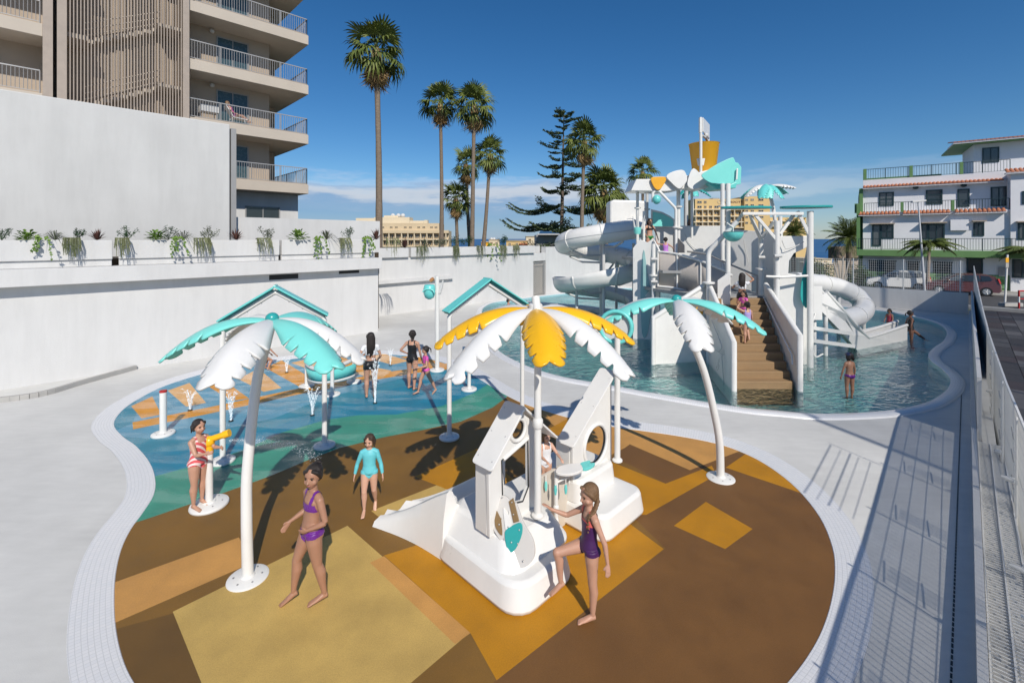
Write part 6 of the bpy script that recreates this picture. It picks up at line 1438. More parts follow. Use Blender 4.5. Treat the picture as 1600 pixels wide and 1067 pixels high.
# T of a sprinkler near the stairs and small brackets
for px, py, Y in ((1222, 424, 15.7), (1214, 400, 14.15), (1189, 402, 15.1), (1021, 405, 17.2), (1021, 440, 17.2), (1137, 430, 15.0)):
    mb = MB(); c = P(px, py, Y); mb.tube([c - V((.1, .02, 0)), c + V((.1, -.02, 0))], .05, 10); mb.ball(c + V((.1, -.02, 0)), .055, 8, 6); mb.build('clamp', M['plaster_grey'], tw, smooth=50)
# spray palms on the tower
def tower_palm(label, c, base, leaves, W=.16):
    t = thing('spray_palm', label, 'water palm', base); mb = MB(); mb.tube(curve([base, base.lerp(c, .5) + V((.06, 0, 0)), c], 6), .06, 12); mb.build('pole', M['post'], t, smooth=50)
    for az, ln, dp, m in leaves: leaf_mesh(c, radians(az), ln, dp, W, M[m], t)
    mb = MB(); mb.ball(c, .08, 10, 8); mb.build('cap', M['aqua'], t, smooth=60)
c = P(1197, 291, 16.3); tower_palm('white and turquoise spray palm on the right of the tower above the teal roofs', c, P(1211, 345, 16.3), [(192, .85, .42, 'white'), (-12, .95, .1, 'white'), (230, .75, .5, 'teal'), (-60, .6, .5, 'teal'), (-110, .6, .5, 'aqua'), (60, .9, .3, 'aqua'), (130, .9, .4, 'teal'), (20, 1.0, .25, 'aqua')])
c = P(1080, 296, 21.5); tower_palm('small teal spray palm hanging below the white channel', c, P(1080, 352, 21.5), [(200, .75, .35, 'teal_dark'), (-25, .85, .4, 'teal_dark'), (100, .7, .4, 'teal'), (-90, .6, .4, 'teal')])

# ---- spiral slide
ss = thing('spiral_slide', 'white spiral tube slide winding down left of the tower', 'water slide', V((4.35, 22, -.5)))
hc = V((4.35, 22.0, 0)); Rh = 1.62
def hel(th): z = 4.62 + th / (2 * pi) * 1.86; return hc + V((cos(th) * Rh * 1.12, sin(th) * Rh, z))
TH0, TH1, THE = 0.15, -2 * pi - .3, -4 * pi - 1.95
def htube(a, b, n, r): return [hel(a + (b - a) * i / n) for i in range(n + 1)]
mb = MB(); mb.tube(htube(TH0, TH1, 60, .46), .46, 20); mb.build('tube', M['white'], ss, smooth=50)
for i in range(9):
    th = TH0 - .25 + (TH1 - TH0) * i / 8.2; p, q = hel(th), hel(th - .02); mb = MB(); mb.tube([p, q], .495, 20); mb.build('flange', M['post'], ss, smooth=40)
mb = MB(); seam = [hel(TH0 + (TH1 - TH0) * i / 60) for i in range(61)]
mb.tube([p + V(((p - hc).x, (p - hc).y, 0)).normalized() * .462 for p in seam], .02, 6); mb.build('seam', M['plaster_grey'], ss, smooth=50)
def half(a, b, n, r, lift):
    rows = []
    for i in range(n + 1):
        th = a + (b - a) * i / n; p = hel(th); o_ = V((cos(th), sin(th), 0)); lf = lift * (.75 + .35 * sin(th * 2.3))
        row = [p + o_ * (-r * cos(x)) + V((0, 0, -r * sin(x))) for x in [pi * j / 12 for j in range(13)]]
        row = [row[0] + V((0, 0, lf * .35))] + row + [row[-1] + V((0, 0, lf)) + o_ * .04]; rows.append(row)
    return rows
mb = MB(); mb.grid(half(TH1 + .05, THE, 84, .50, .30)); mb.build('open_flume', M['white'], ss, smooth=50, solid=.03)
for i in range(9):
    th = TH1 + (THE - TH1) * (i + .3) / 9; rows = half(th, th - .03, 1, .525, .28); mb = MB(); mb.grid(rows); mb.build('flange', M['post'], ss, smooth=40, solid=.03)
# start box and supports
mb = MB(); mb.extrude([P(953, 372, 21), P(953, 316, 21), P(958, 312, 21), P(1010, 314, 21), P(1010, 372, 21)], (0, .9, 0)); mb.build('start_box', M['white'], ss, bevel=.08)
for px, y1, Y in ((943, 372, 20.6), (963, 390, 23.0), (990, 380, 22.2), (901, 440, 21.5)):
    a, b = P(px, 470, Y), P(px, y1, Y); a.z = -.55; mb = MB(); mb.tube([a, b], .07, 12); mb.build('support_post', M['plaster_grey'], ss, smooth=40)
for th in (-1.2, -2.6, -3.8, -5.2, -7.2, -8.6, -9.8):
    p = hel(th); c_ = hc + V((.0, 0, p.z - .75)); mb = MB(); mb.tube([p - V((0, 0, .5)), p.lerp(c_, .4) - V((0, 0, .45)), c_], .05, 8); mb.build('support_arm', M['plaster_grey'], ss, smooth=40)
a = hc.copy(); a.z = -.55; mb = MB(); mb.tube([a, hc + V((0, 0, 4.3))], .12, 14); mb.build('centre_post', M['plaster_grey'], ss, smooth=40)

# ---- open run-out slide and tube on the right
os_ = thing('runout_slide', 'wide white open slide running out into the pool right of the steps', 'water slide', G(1345, 545, -.5))
A0, A1, A2 = P(1292, 457, 15.6), G(1346, 545, -.1), G(1418, 531, -.1); off = V((.32, .82, 0))
A1t, A2t = P(1353, 524, A1.y), P(1418, 509, A2.y)
def side(o, nm):
    pts = [P(1272, 468, 15.3), A0, P(1322, 490, 15.85), A1t, A2t, V((A2t.x, A2t.y, -.35)), V((A1.x, A1.y, -.35)), P(1319, 523, 15.9), P(1283, 486, 15.4)]
    a = pts[0]; mb = MB(); vs = [p + o for p in pts]; mb.extrude(vs, V((.02, .07, 0))); return mb.build(nm, M['white'], os_, bevel=.02)
side(V((0, 0, 0)), 'side_wall'); side(off, 'side_wall')
mb = MB(); fl = [A0 - V((0, 0, .2)), P(1322, 496, 15.85), A1t - V((0, 0, .32)), A2t - V((0, 0, .38))]; cv = curve(fl, 6); mb.grid([[p + V((.02, .07, 0)) for p in cv], [p + off for p in cv]]); mb.build('slide_bed', M['white'], os_, smooth=50, solid=.03)
mb = MB(); ct = curve([A0, P(1322, 490, 15.85), A1t, P(1366, 526, A1.y + .3), A2t], 6); mb.tube([p + V((0, .03, .02)) for p in ct], .06, 10); mb.tube([p + off + V((0, .03, .02)) for p in ct], .06, 10); mb.build('rim', M['post'], os_, smooth=50)
mb = MB(); 
for px, Y in ((1290, 15.6), (1272, 15.4)): mb = MB(); a = P(px, 500, Y); b = a.copy(); a.z = -.55; mb.tube([a, b + V((0, 0, .5))], .07, 10); mb.build('support_post', M['post'], os_, smooth=40)
for y0, y1 in ((512, 522), (532, 541)): mb = MB(); mb.beam(P(1268, y0, 15.2), P(1335, y1, 15.9), .06, .12); mb.build('support_beam', M['post'], os_)
mb = MB(); mb.tube(curve([P(1274, 490, 15.0), P(1268, 510, 14.9), P(1269, 535, 14.9), P(1273, 557, 14.8), P(1286, 553, 14.8)], 5), .03, 8); mb.build('hose', M['post'], os_, smooth=50)
vpanel('end_panel', [(1262, 500, 15.1), (1284, 500, 15.3), (1284, 447, 15.3), (1262, 447, 15.1)], .05, SM, parent=os_)
tt = thing('tube_slide', 'white closed tube slide curling round behind the open slide', 'water slide', P(1330, 500, 19))
tpth = curve([P(1240, 440, 17.5), P(1275, 443, 18.3), P(1310, 449, 19.2), P(1340, 464, 19.7), P(1350, 482, 19.2), P(1338, 494, 18.2), P(1312, 500, 17.4)], 8)
mb = MB(); mb.tube(tpth, .37, 20); mb.build('tube', M['white'], tt, smooth=50)
for i in (10, 20, 30, 40): mb = MB(); mb.tube([tpth[i], tpth[i].lerp(tpth[i + 1], .25)], 0.40, 20); mb.build('flange', M['post'], tt, smooth=40)
for i in (16, 30, 42): mb = MB(); a = tpth[i].copy(); a.z = -.55; mb.tube([a, tpth[i]], .08, 10); mb.build('support_post', M['post'], tt, smooth=40)
# divider kerb between the lazy river and the pool
mb = MB(); dv = curve([G(822, 474), G(860, 477), G(910, 481), G(960, 488)], 6)
for i in range(len(dv) - 1): mb.beam(dv[i] - V((0, 0, .2)), dv[i + 1] - V((0, 0, .2)), .5, .62)
struct(mb.build('river_divider', M['plaster'], bevel=.03))
# ------------------------------------------------------------------ people
M['hair_dark'] = mat('dark_hair', (0.018, 0.012, 0.010), 0.45, .3, 30, .5, 60, stretch=(4, 4, .6)); M['hair_fair'] = mat('dark_blond_hair', (0.17, 0.095, 0.045), 0.5, .35, 30, .5, 60, stretch=(4, 4, .6)); M['hair_brown'] = mat('brown_hair', (0.05, 0.028, 0.016), 0.45, .3, 30, .5, 60, stretch=(4, 4, .6))
SK = {k: mat('skin_' + k, c, .48, .06, 7, .03, 120, sss=.12) for k, c in (('fair', (0.56, 0.33, 0.235)), ('light', (0.48, 0.265, 0.18)), ('tan', (0.36, 0.185, 0.115)), ('deep', (0.23, 0.115, 0.075)))}
M['eye'] = mat('eye_dark', (0.02, 0.012, 0.01), .15); M['eye_white'] = mat('eye_white', (.75, .73, .70), .2); M['lip'] = mat('lip', (.36, .12, .10), .4); M['brow'] = M['hair_brown']; M['teeth'] = mat('teeth', (.78, .75, .70), .3)
CL = {}
def cloth(name, c, rough=.45, var=.08, **k):
    CL[name] = mat('cloth_' + name, c, rough, var, 9, .12, 160, **k)
cloth('purple_shine', (0.13, 0.02, 0.22), .25); cloth('purple', (0.055, 0.012, 0.085), .5); cloth('coral', (0.70, 0.12, 0.10)); cloth('aqua', (0.12, 0.50, 0.56), .5); cloth('pink', (0.62, 0.08, 0.36)); cloth('black', (0.012, 0.012, 0.014), .35); cloth('white', (.70, .70, .72), .6); cloth('lavender', (.40, .32, .62)); cloth('green', (.03, .22, .06)); cloth('navy', (.02, .03, .09)); cloth('red', (.55, .06, .09)); cloth('lilac', (.50, .20, .60))
m = mat('cloth_striped', (.75, .70, .66), .5); t = m.node_tree; c_ = N(t, 'ShaderNodeTexCoord'); wv = N(t, 'ShaderNodeTexWave', wave_type='BANDS', bands_direction='DIAGONAL', inp={'Scale': 7.0, 'Distortion': .2}); L(t, c_.outputs['Object'], wv.inputs['Vector'])
rp = N(t, 'ShaderNodeValToRGB'); rp.color_ramp.interpolation = 'CONSTANT'; rp.color_ramp.elements[0].color = (.62, .09, .10, 1); rp.color_ramp.elements[1].position = .62; rp.color_ramp.elements[1].color = (.78, .62, .60, 1); L(t, wv.outputs[0], rp.inputs[0]); L(t, rp.outputs[0], t.nodes['Principled BSDF'].inputs['Base Color']); CL['striped'] = m

def remesh(mb, vox, smooth_it, M_):
    me = mb.mesh('tmp', None, recalc=True); o = bpy.data.objects.new('tmp', me); COL.objects.link(o)
    md = o.modifiers.new('r', 'REMESH'); md.mode = 'VOXEL'; md.voxel_size = vox; md.use_smooth_shade = True
    if smooth_it: s = o.modifiers.new('s', 'SMOOTH'); s.factor = .5; s.iterations = smooth_it
    dg = bpy.context.evaluated_depsgraph_get(); ev = o.evaluated_get(dg); nm = bpy.data.meshes.new_from_object(ev); bpy.data.objects.remove(o)
    return nm
def person(label, H, base, rz, pose, skin, hair, suit, vox=.011, group=None, adult=0.0, sit=False, cat='person', look=(0, 0), plump=1.0, base_z='foot'):
    """builds one figure; pose gives directions (side, forward, up) for each limb"""
    D = lambda k, d: V(pose.get(k, d))
    def W(v): return V((v[0], -v[1], v[2]))          # side = own left (+x), forward = -y in local space
    hh = H * lerp(.158, .135, adult); pel = V((0, 0, 0))
    tl = H * lerp(.285, .30, adult); spine = W(D('spine', (0, 0, 1))).normalized(); tw_ = radians(pose.get('twist', 0)); hipr = radians(pose.get('hip', 0))
    lat = V((cos(hipr), sin(hipr), 0)); lat2 = V((cos(tw_), sin(tw_), 0)); lat2 = (lat2 - spine * lat2.dot(spine)).normalized()
    fw = lat.cross(V((0, 0, 1))); fw2 = lat2.cross(spine).normalized()      # forward of chest  (x cross z = -y)
    sw, hw = H * lerp(.092, .105, adult), H * lerp(.050, .053, adult)
    neckb = pel + spine * tl; k = plump
    B = []; parts = MB()
    def seg(name, pts, rad, lt=None, n=14):
        parts.tube(pts, rad, n, lat=lt); B.append((name, [V(p) for p in pts], [r if not isinstance(r, tuple) else (r[0] + r[1]) / 2 for r in rad]))
    R_ = H
    tz_ = [(-.105, .050, .048), (-.06, .078, .064), (0, .086, .068), (.10, .083, .064), (.28, .072, .055), (.48, .074, .054), (.66, .082, .057), (.80, .084, .054), (.90, .066, .044), (.98, .030, .030)]
    pts = []; rad = []
    for f, a, b in tz_:
        pts.append(pel + spine * tl * f if f > 0 else pel + V((0, 0, 1)) * tl * f * .8 + spine * tl * f * .2); rad.append((R_ * a * k, R_ * b * k))
    lt_mid = (lat + lat2).normalized(); seg('torso', pts, rad, lt_mid, 20)
    nd = W(D('neck', (0, .12, 1))).normalized(); nd = (nd + spine * .6).normalized()
    hc = neckb + nd * H * .03 + nd * hh * .52
    seg('neck', [neckb - spine * H * .02, neckb + nd * H * .05, hc - nd * hh * .1], [R_ * .034, R_ * .027, R_ * .028], None, 12)
    # shoulders
    sh = {}
    for s, nm in ((1, 'l'), (-1, 'r')):
        s0 = neckb - spine * H * .040 + lat2 * s * sw; sh[nm] = s0; seg('shoulder', [neckb - spine * H * .015 + lat2 * s * H * .02, neckb - spine * H * .024 + lat2 * s * H * .06, s0], [R_ * .030, R_ * .031, R_ * .029], None, 12)
    J = {}
    for nm in 'lr':
        s = 1 if nm == 'l' else -1
        ua = W(D('ua' + nm, (s * .25, 0, -1))).normalized(); fa = W(D('fa' + nm, (s * .15, .2, -1))).normalized(); e = sh[nm] + ua * H * .162; w = e + fa * H * .138
        seg('ua' + nm, [sh[nm], sh[nm].lerp(e, .45), e], [R_ * .029, R_ * .0245 * k, R_ * .0200], None, 12); seg('fa' + nm, [e, e.lerp(w, .28), w], [R_ * .0200, R_ * .0205 * k, R_ * .0125], None, 12)
        hd = W(D('hd' + nm, tuple(pose.get('fa' + nm, (s * .15, .2, -1))))).normalized(); pn = W(D('pn' + nm, (-s, 0, 0)))  # palm normal
        pn = (pn - hd * pn.dot(hd)); pn = pn.normalized() if pn.length > 1e-4 else hd.orthogonal().normalized(); sd = hd.cross(pn).normalized(); pl = H * .050
        seg('hand', [w - hd * H * .008, w + hd * pl * .5, w + hd * pl], [(R_ * .0125, R_ * .0125), (R_ * .0205, R_ * .0105), (R_ * .0215, R_ * .0090)], sd, 10)
        curl = pose.get('curl' + nm, .35); up_thumb = 1
        thumb_side = sd if sd.dot(W(D('th' + nm, (0, 1, .4)))) > 0 else -sd
        for fi, (off, fl) in enumerate(((.95, .80), (.34, .95), (-.30, .90), (-.88, .70))):
            p0 = w + hd * pl * .88 + thumb_side * off * H * .0155; L_ = H * .047 * fl; sp = thumb_side * off * .12; d1 = (hd + sp + pn * curl * .4).normalized(); d2 = (hd + sp + pn * curl * 1.2).normalized(); d3 = (hd * (1 - curl * .5) + pn * curl * 1.9).normalized()
            a1 = p0 + d1 * L_ * .42; a2 = a1 + d2 * L_ * .33; a3 = a2 + d3 * L_ * .27; seg('finger', [p0 - hd * L_ * .25, p0, a1, a2, a3], [R_ * .0058, R_ * .0062, R_ * .0058, R_ * .0053, R_ * .0042], None, 8)
        t0 = w + hd * pl * .22 + thumb_side * H * .013; d1 = (hd * .75 + thumb_side * .75 + pn * .25).normalized(); d2 = (hd + thumb_side * .3 + pn * .35).normalized()
        seg('thumb', [t0 - thumb_side * H * .008, t0, t0 + d1 * H * .020, t0 + d1 * H * .020 + d2 * H * .017], [R_ * .0078, R_ * .0078, R_ * .0066, R_ * .0048], None, 8)
        # leg
        hp_ = pel + lat * s * hw - V((0, 0, H * .012)); th = W(D('th_' + nm, (s * .03, 0, -1))).normalized(); sn = W(D('sh_' + nm, (s * .01, -.04, -1))).normalized(); kn = hp_ + th * H * .240; an = kn + sn * H * .230
        seg('th' + nm, [hp_ + V((0, 0, H * .02)), hp_.lerp(kn, .25), hp_.lerp(kn, .65), kn], [R_ * .052 * k, R_ * .054 * k, R_ * .043 * k, R_ * .0345], None, 14)
        f_ = W(D('ft' + nm, (0, 1, -.12))).normalized(); cb = f_ - sn * f_.dot(sn); cb = cb.normalized() if cb.length > .01 else fw
        seg('shn' + nm, [kn, kn.lerp(an, .28) - cb * H * .009, kn.lerp(an, .7) - cb * H * .002, an], [R_ * .0345, R_ * .0365 * k, R_ * .026, R_ * .0185], None, 14)
        sole = V((0, 0, 1)) - f_ * f_.z; sole = sole.normalized() if sole.length > .1 else V((0, 0, 1)); flat = f_.cross(sole).normalized()
        hl = an - sole * H * .020 - f_ * H * .020; seg('foot', [hl, an - sole * H * .017 + f_ * H * .015, an - sole * H * .026 + f_ * H * .07, an - sole * H * .030 + f_ * H * .108], [(R_ * .019, R_ * .019), (R_ * .021, R_ * .022), (R_ * .025, R_ * .014), (R_ * .024, R_ * .0095)], flat, 12)
        for ti, (o_, tl_) in enumerate(((-.9, 1.0), (-.38, .95), (.08, .82), (.5, .68), (.88, .52))):
            q = an - sole * H * .0315 + f_ * H * .100 + flat * o_ * H * .020 * (1 if nm == 'l' else -1); seg('toe', [q, q + f_ * H * .022 * tl_, q + f_ * H * .030 * tl_ - sole * H * .002], [R_ * (.0072 if ti == 0 else .0056), R_ * (.0070 if ti == 0 else .0052), R_ * .003], None, 7)
        J['k' + nm] = kn; J['a' + nm] = an; J['w' + nm] = w; J['hip' + nm] = hp_
    # glutes / chest roundness
    for s in (1, -1): parts.ball(pel + lat * s * hw * .85 - fw * H * .026 - V((0, 0, H * .022)), R_ * .052 * k, 12, 8)
    if adult > .3:
        for s in (1, -1): parts.ball(pel + spine * tl * .70 + lat2 * s * H * .040 + fw2 * H * .034, R_ * .036, 12, 8)
    # head
    yaw, pit = radians(pose.get('yaw', 0)), radians(pose.get('pitch', 0)); rol = radians(pose.get('roll', 0))
    HR = Matrix.Rotation(yaw, 3, 'Z') @ Matrix.Rotation(pit, 3, 'X') @ Matrix.Rotation(rol, 3, 'Y')   # +pitch looks down is handled below
    def hv(x, f, z): return hc + HR @ V((x * hh, -f * hh, z * hh))
    parts.ball(hv(0, -.05, .10), (.365 * hh, .44 * hh, .40 * hh), 20, 14, HR); parts.ball(hv(0, .10, -.14), (.29 * hh, .32 * hh, .34 * hh), 16, 12, HR); parts.ball(hv(0, .17, -.36), (.17 * hh, .17 * hh, .12 * hh), 14, 8, HR)
    parts.tube([hv(0, .36, .08), hv(0, .415, -.05), hv(0, .46, -.13), hv(0, .40, -.17)], [.035 * hh, .048 * hh, .07 * hh, .04 * hh], 10); 
    for s in (1, -1):
        parts.ball(hv(s * .36, -.06, -.04), (.04 * hh, .075 * hh, .11 * hh), 10, 8, HR); parts.ball(hv(s * .19, .22, -.16), (.13 * hh, .13 * hh, .13 * hh), 10, 8, HR)
    parts.ball(hv(0, .34, -.255), (.12 * hh, .055 * hh, .035 * hh), 10, 6, HR)
    for nm in 'lr':
        parts.ball(J['k' + nm], R_ * .0362, 12, 8); parts.ball(sh[nm], R_ * .0300, 12, 8)
    B.append(('head', [hv(0, -.1, .1), hv(0, .1, -.25)], [.4 * hh, .3 * hh]))
    nm_ = remesh(parts, vox, 4, None)
    vs = np.empty(len(nm_.vertices) * 3, np.float32); nm_.vertices.foreach_get('co', vs); vs = vs.reshape(-1, 3)
    if base_z == 'foot': zb = float(vs[:, 2].min())
    else: zb = base_z                       # pelvis height given directly below the pelvis
    # reference foot point: average of ankles in plan unless told otherwise
    rf = pose.get('ref', 'mid'); ax = (J['al'] + J['ar']) / 2 if rf == 'mid' else (J['a' + rf] if rf in 'lr' else pel); off_ = V((ax.x, ax.y, zb))
    t = thing('person', label, cat, base, rz, group)
    def put_mesh(name, me, m, smooth=True):
        n_ = len(me.vertices); a = np.empty(n_ * 3, np.float32); me.vertices.foreach_get('co', a); a = a.reshape(-1, 3) - np.array(off_, np.float32); me.vertices.foreach_set('co', a.ravel()); me.update()
        if smooth: me.polygons.foreach_set('use_smooth', [True] * len(me.polygons))
        me.materials.clear(); return link_mesh(name, me, t, None, [m])
    # classify vertices for the clothes (nearest limb, position along it)
    best = np.full(len(vs), 1e9); who = np.zeros(len(vs), int); tt = np.zeros(len(vs)); names = []
    for bi, (bn, pts, rad) in enumerate(B):
        names.append(bn); L0 = sum((pts[i + 1] - pts[i]).length for i in range(len(pts) - 1)) or 1; acc = 0
        for i in range(len(pts) - 1):
            p, q = np.array(pts[i]), np.array(pts[i + 1]); d = q - p; l2 = float(d @ d) or 1e-9; u = np.clip(((vs - p) @ d) / l2, 0, 1); r = rad[i] * (1 - u) + rad[i + 1] * u
            ds = np.linalg.norm(vs - p - u[:, None] * d, axis=1) - r; mk = ds < best; best[mk] = ds[mk]; who[mk] = bi; tt[mk] = ((acc + u * sqrt(l2)) / L0)[mk]; acc += sqrt(l2)
    isb = lambda *ns: np.isin(who, [i for i, n in enumerate(names) if n in ns])
    sp = np.array(spine); S_ = (vs - np.array(pel)) @ sp / tl; X_ = (vs @ np.array(lat2)) / H; FW = (vs @ np.array(fw2)) / H
    tor = isb('torso', 'shoulder', 'neck') | ((S_ > -.2) & (S_ < .3) & isb('torso'))
    thg = isb('thl', 'thr'); lowz = (vs[:, 2] - 0) / H; ax_ = np.abs((vs @ np.array(lat)) / H)
    leg_t = np.where(thg, tt, 0)
    pelv = (isb('torso') & (S_ < .16)) | (thg & (leg_t < .13) & (lowz > -.075 + .55 * np.clip(ax_ - .03, 0, 1)))
    straps = (np.abs(np.abs(X_) - .052) < .012) & (S_ > .60) & (S_ < 1.06) & isb('torso', 'shoulder', 'neck')
    one = pelv | (isb('torso') & (S_ >= .16) & (S_ < .80)) | straps
    z = {'one': one, 'bottom': pelv & (S_ < .10), 'brief': pelv & (S_ < .05), 'band': ((isb('torso') & (S_ > .56) & (S_ < .76))), 'bikini': (isb('torso') & (S_ > .57) & (S_ < .76)) | straps,
         'shorts': (isb('torso') & (S_ < .20)) | (thg & (leg_t < .33)), 'rash': one | (isb('torso', 'shoulder') & (S_ < 1.02)) | isb('ual', 'uar') | (isb('fal', 'far') & (tt < .9)) , 'crop': (isb('torso', 'shoulder') & (S_ > .46) & (S_ < 1.0)) | (isb('ual', 'uar') & (tt < .35)),
         'edge': one & (((S_ > .66) & (np.abs(X_) > .062)) | straps | ((S_ > .74) & (S_ < .80))), 'onelow': one & (FW < .9)}
    no = np.empty(len(vs) * 3, np.float32); nm_.vertices.foreach_get('normal', no); no = no.reshape(-1, 3)
    garments = []
    polys = [tuple(p.vertices) for p in nm_.polygons]
    for gname, key, cm, lift in suit:
        mk = z[key]; fs = [f for f in polys if sum(mk[i] for i in f) >= len(f) - 1]
        if not fs: continue
        us = sorted({i for f in fs for i in f}); mp_ = {i: j for j, i in enumerate(us)}; gv = vs[us] + no[us] * lift; me = bpy.data.meshes.new(gname); me.from_pydata(gv.tolist(), [], [tuple(mp_[i] for i in f) for f in fs]); me.update(); garments.append((gname, me, CL[cm]))
    body = put_mesh('body', nm_, SK[skin])
    for gname, me, m in garments: put_mesh(gname, me, m)
    # face details
    for s in (1, -1):
        if pose.get('eyes', 1):
            mb = MB(); mb.ball(hv(s * .155, .345, .025), (.062 * hh, .03 * hh, .030 * hh), 8, 6, HR); put_mesh('eye', mb.mesh('eye', None, True, 60), M['eye'])
            mb = MB(); mb.tube([hv(s * .08, .365, .085), hv(s * .16, .375, .115), hv(s * .24, .32, .095)], .016 * hh, 6); put_mesh('eyebrow', mb.mesh('eyebrow'), hair[1])
    mb = MB(); mb.tube([hv(-.12, .355, -.235), hv(-.05, .40, -.26), hv(.05, .40, -.26), hv(.12, .355, -.235)], [.012 * hh, .026 * hh, .026 * hh, .012 * hh], 6); put_mesh('mouth', mb.mesh('mouth'), M['lip'])
    if pose.get('smile'):
        mb = MB(); mb.tube([hv(-.08, .378, -.25), hv(-.03, .404, -.258), hv(.03, .404, -.258), hv(.08, .378, -.25)], [.006 * hh, .014 * hh, .014 * hh, .006 * hh], 6); put_mesh('teeth', mb.mesh('teeth'), M['teeth'])
    # hair
    st, hm = hair[0], hair[1]; hb = MB(); r = random.Random(int(H * 1000))
    hb.ball(hv(0, -.12, .155), (.405 * hh, .43 * hh, .405 * hh), 20, 14, HR); hb.ball(hv(0, -.22, -.02), (.37 * hh, .30 * hh, .36 * hh), 16, 12, HR)
    for s in (1, -1): hb.tube([hv(s * .12, .29, .40), hv(s * .30, .17, .28), hv(s * .37, .02, .10), hv(s * .36, -.10, -.12)], [.07 * hh, .10 * hh, .10 * hh, .07 * hh], 8)
    wd = V((0, 0, -1))
    if st == 'bun':
        c = hv(.02, -.42, .42); hb.ball(c, .17 * hh, 12, 8)
        for i in range(6): d = V((r.gauss(0, 1), r.gauss(0, 1), r.uniform(-.2, .8))).normalized(); hb.tube([c, c + d * .18 * hh, c + d * .30 * hh + V((0, 0, -.04 * hh))], [.05 * hh, .03 * hh, .012 * hh], 6)
    elif st == 'long':
        for i in range(16):
            a = -1 + 2 * i / 15; p = hv(.37 * sin(a * 1.5), -.16 - .27 * cos(a * 1.5), .0); ln = hh * r.uniform(1.1, 1.5) * hair[2]; q = p - spine * ln * .5 - fw2 * hh * .10; e = p - spine * ln - fw2 * hh * .02 + lat2 * r.uniform(-.1, .1) * hh
            hb.tube(curve([p, q, e], 4), [.10 * hh] * 5 + [.08 * hh, .06 * hh, .045 * hh, .02 * hh], 6)
    elif st == 'pony':
        p = hv(0, -.52, hair[2] if len(hair) > 2 else .15); hb.ball(p, .10 * hh, 8, 6)
        for i in range(5): q = p + HR @ V((r.uniform(-.1, .1) * hh, .22 * hh, -.2 * hh)); hb.tube([p, q, q + V((r.uniform(-.08, .08) * hh, .03 * hh, -.5 * hh))], [.09 * hh, .09 * hh, .03 * hh], 6)
    elif st == 'braid':
        s = hair[2]; p0 = hv(s * .20, -.36, -.25); p1 = neckb + lat2 * s * H * .055 - fw2 * H * .01 + spine * H * .02; p2 = p1 + fw2 * H * .05 - spine * H * .05; p3 = p2 - spine * H * .10 + fw2 * H * .005
        cp = curve([p0, p1, p2, p3], 7)
        for i, p in enumerate(cp):
            o_ = lat2 * (.06 * hh if i % 2 else -.06 * hh); hb.ball(p + o_, .105 * hh * (1 - .5 * i / len(cp)), 8, 6)
    elif st == 'bob':
        for s in (1, -1):
            for i in range(4): hb.tube([hv(s * (.34 - .03 * i), .05 - .14 * i, .1), hv(s * (.40 - .03 * i), .02 - .14 * i, -.25), hv(s * (.36 - .03 * i), -.02 - .13 * i, -.62)], [.10 * hh, .11 * hh, .04 * hh], 7)
    elif st == 'curly':
        for i in range(60):
            a = r.uniform(0, 6.28); e = r.uniform(-.3, 1.5); f_ = -sin(a) * cos(e)
            if sin(a) * cos(e) > .45 and e < .7: continue
            hb.ball(hv(.40 * cos(a) * cos(e), .42 * sin(a) * cos(e) - .08, .42 * sin(e) + .10), .10 * hh, 6, 5)
    hm_ = remesh(hb, max(vox * .9, .006), 2, None); put_mesh('hair', hm_, hm)
    if pose.get('cap'):
        mb = MB(); mb.ball(hv(0, -.06, .20), (.45 * hh, .47 * hh, .36 * hh), 18, 10, HR); mb.tube([hv(.0, .30, .12), hv(0, .62, .06)], [(.30 * hh, .03 * hh), (.22 * hh, .02 * hh)], 12, lat=HR @ V((1, 0, 0))); put_mesh('cap', mb.mesh('cap', None, True, 50), CL['navy'])
    return t
hd_, hb_, hf_ = M['hair_dark'], M['hair_brown'], M['hair_fair']
g_ = lambda x, y, z=ZP: tuple(G(x, y, z))
# 1 girl in shiny purple bikini, walking, looking towards the camera
person('girl in a shiny purple bikini with a hair bun on the sand coloured square', 1.43, g_(507, 941), radians(-60), dict(ref='l', spine=(0, -.06, 1), th_l=(.03, -.12, -1), sh_l=(.01, -.22, -1), ftl=(.1, 1, -.08), th_r=(-.02, .40, -1), sh_r=(0, .10, -1), ftr=(-.1, .9, -.45), ual=(.30, -.22, -1), fal=(-.35, .80, -.32), hdl=(-.6, .6, -.35), uar=(-.30, -.05, -1), far=(.05, .75, -.35), hdr=(.1, .7, -.7), yaw=52, pitch=3, smile=1, twist=22, hip=8, curll=.3),
       'tan', ('bun', hd_), [('bikini_top', 'bikini', 'purple_shine', .005), ('bikini_bottom', 'bottom', 'purple_shine', .005)], .0062, plump=1.08)
# 2 small girl in turquoise rash suit
person('small girl in a long sleeved turquoise swimsuit walking on the brown floor', 1.09, g_(578, 799), radians(8), dict(th_l=(.03, .0, -1), th_r=(-.03, .26, -1), sh_r=(0, -.02, -1), sh_l=(.02, -.55, -1), ftl=(0, .8, -.6), ual=(.36, .05, -1), fal=(.20, .22, -1), uar=(-.42, -.05, -1), far=(-.22, .12, -1), yaw=-14, pitch=16), 'fair', ('bob', hb_), [('swimsuit', 'rash', 'aqua', .006)], .0058, plump=1.05)
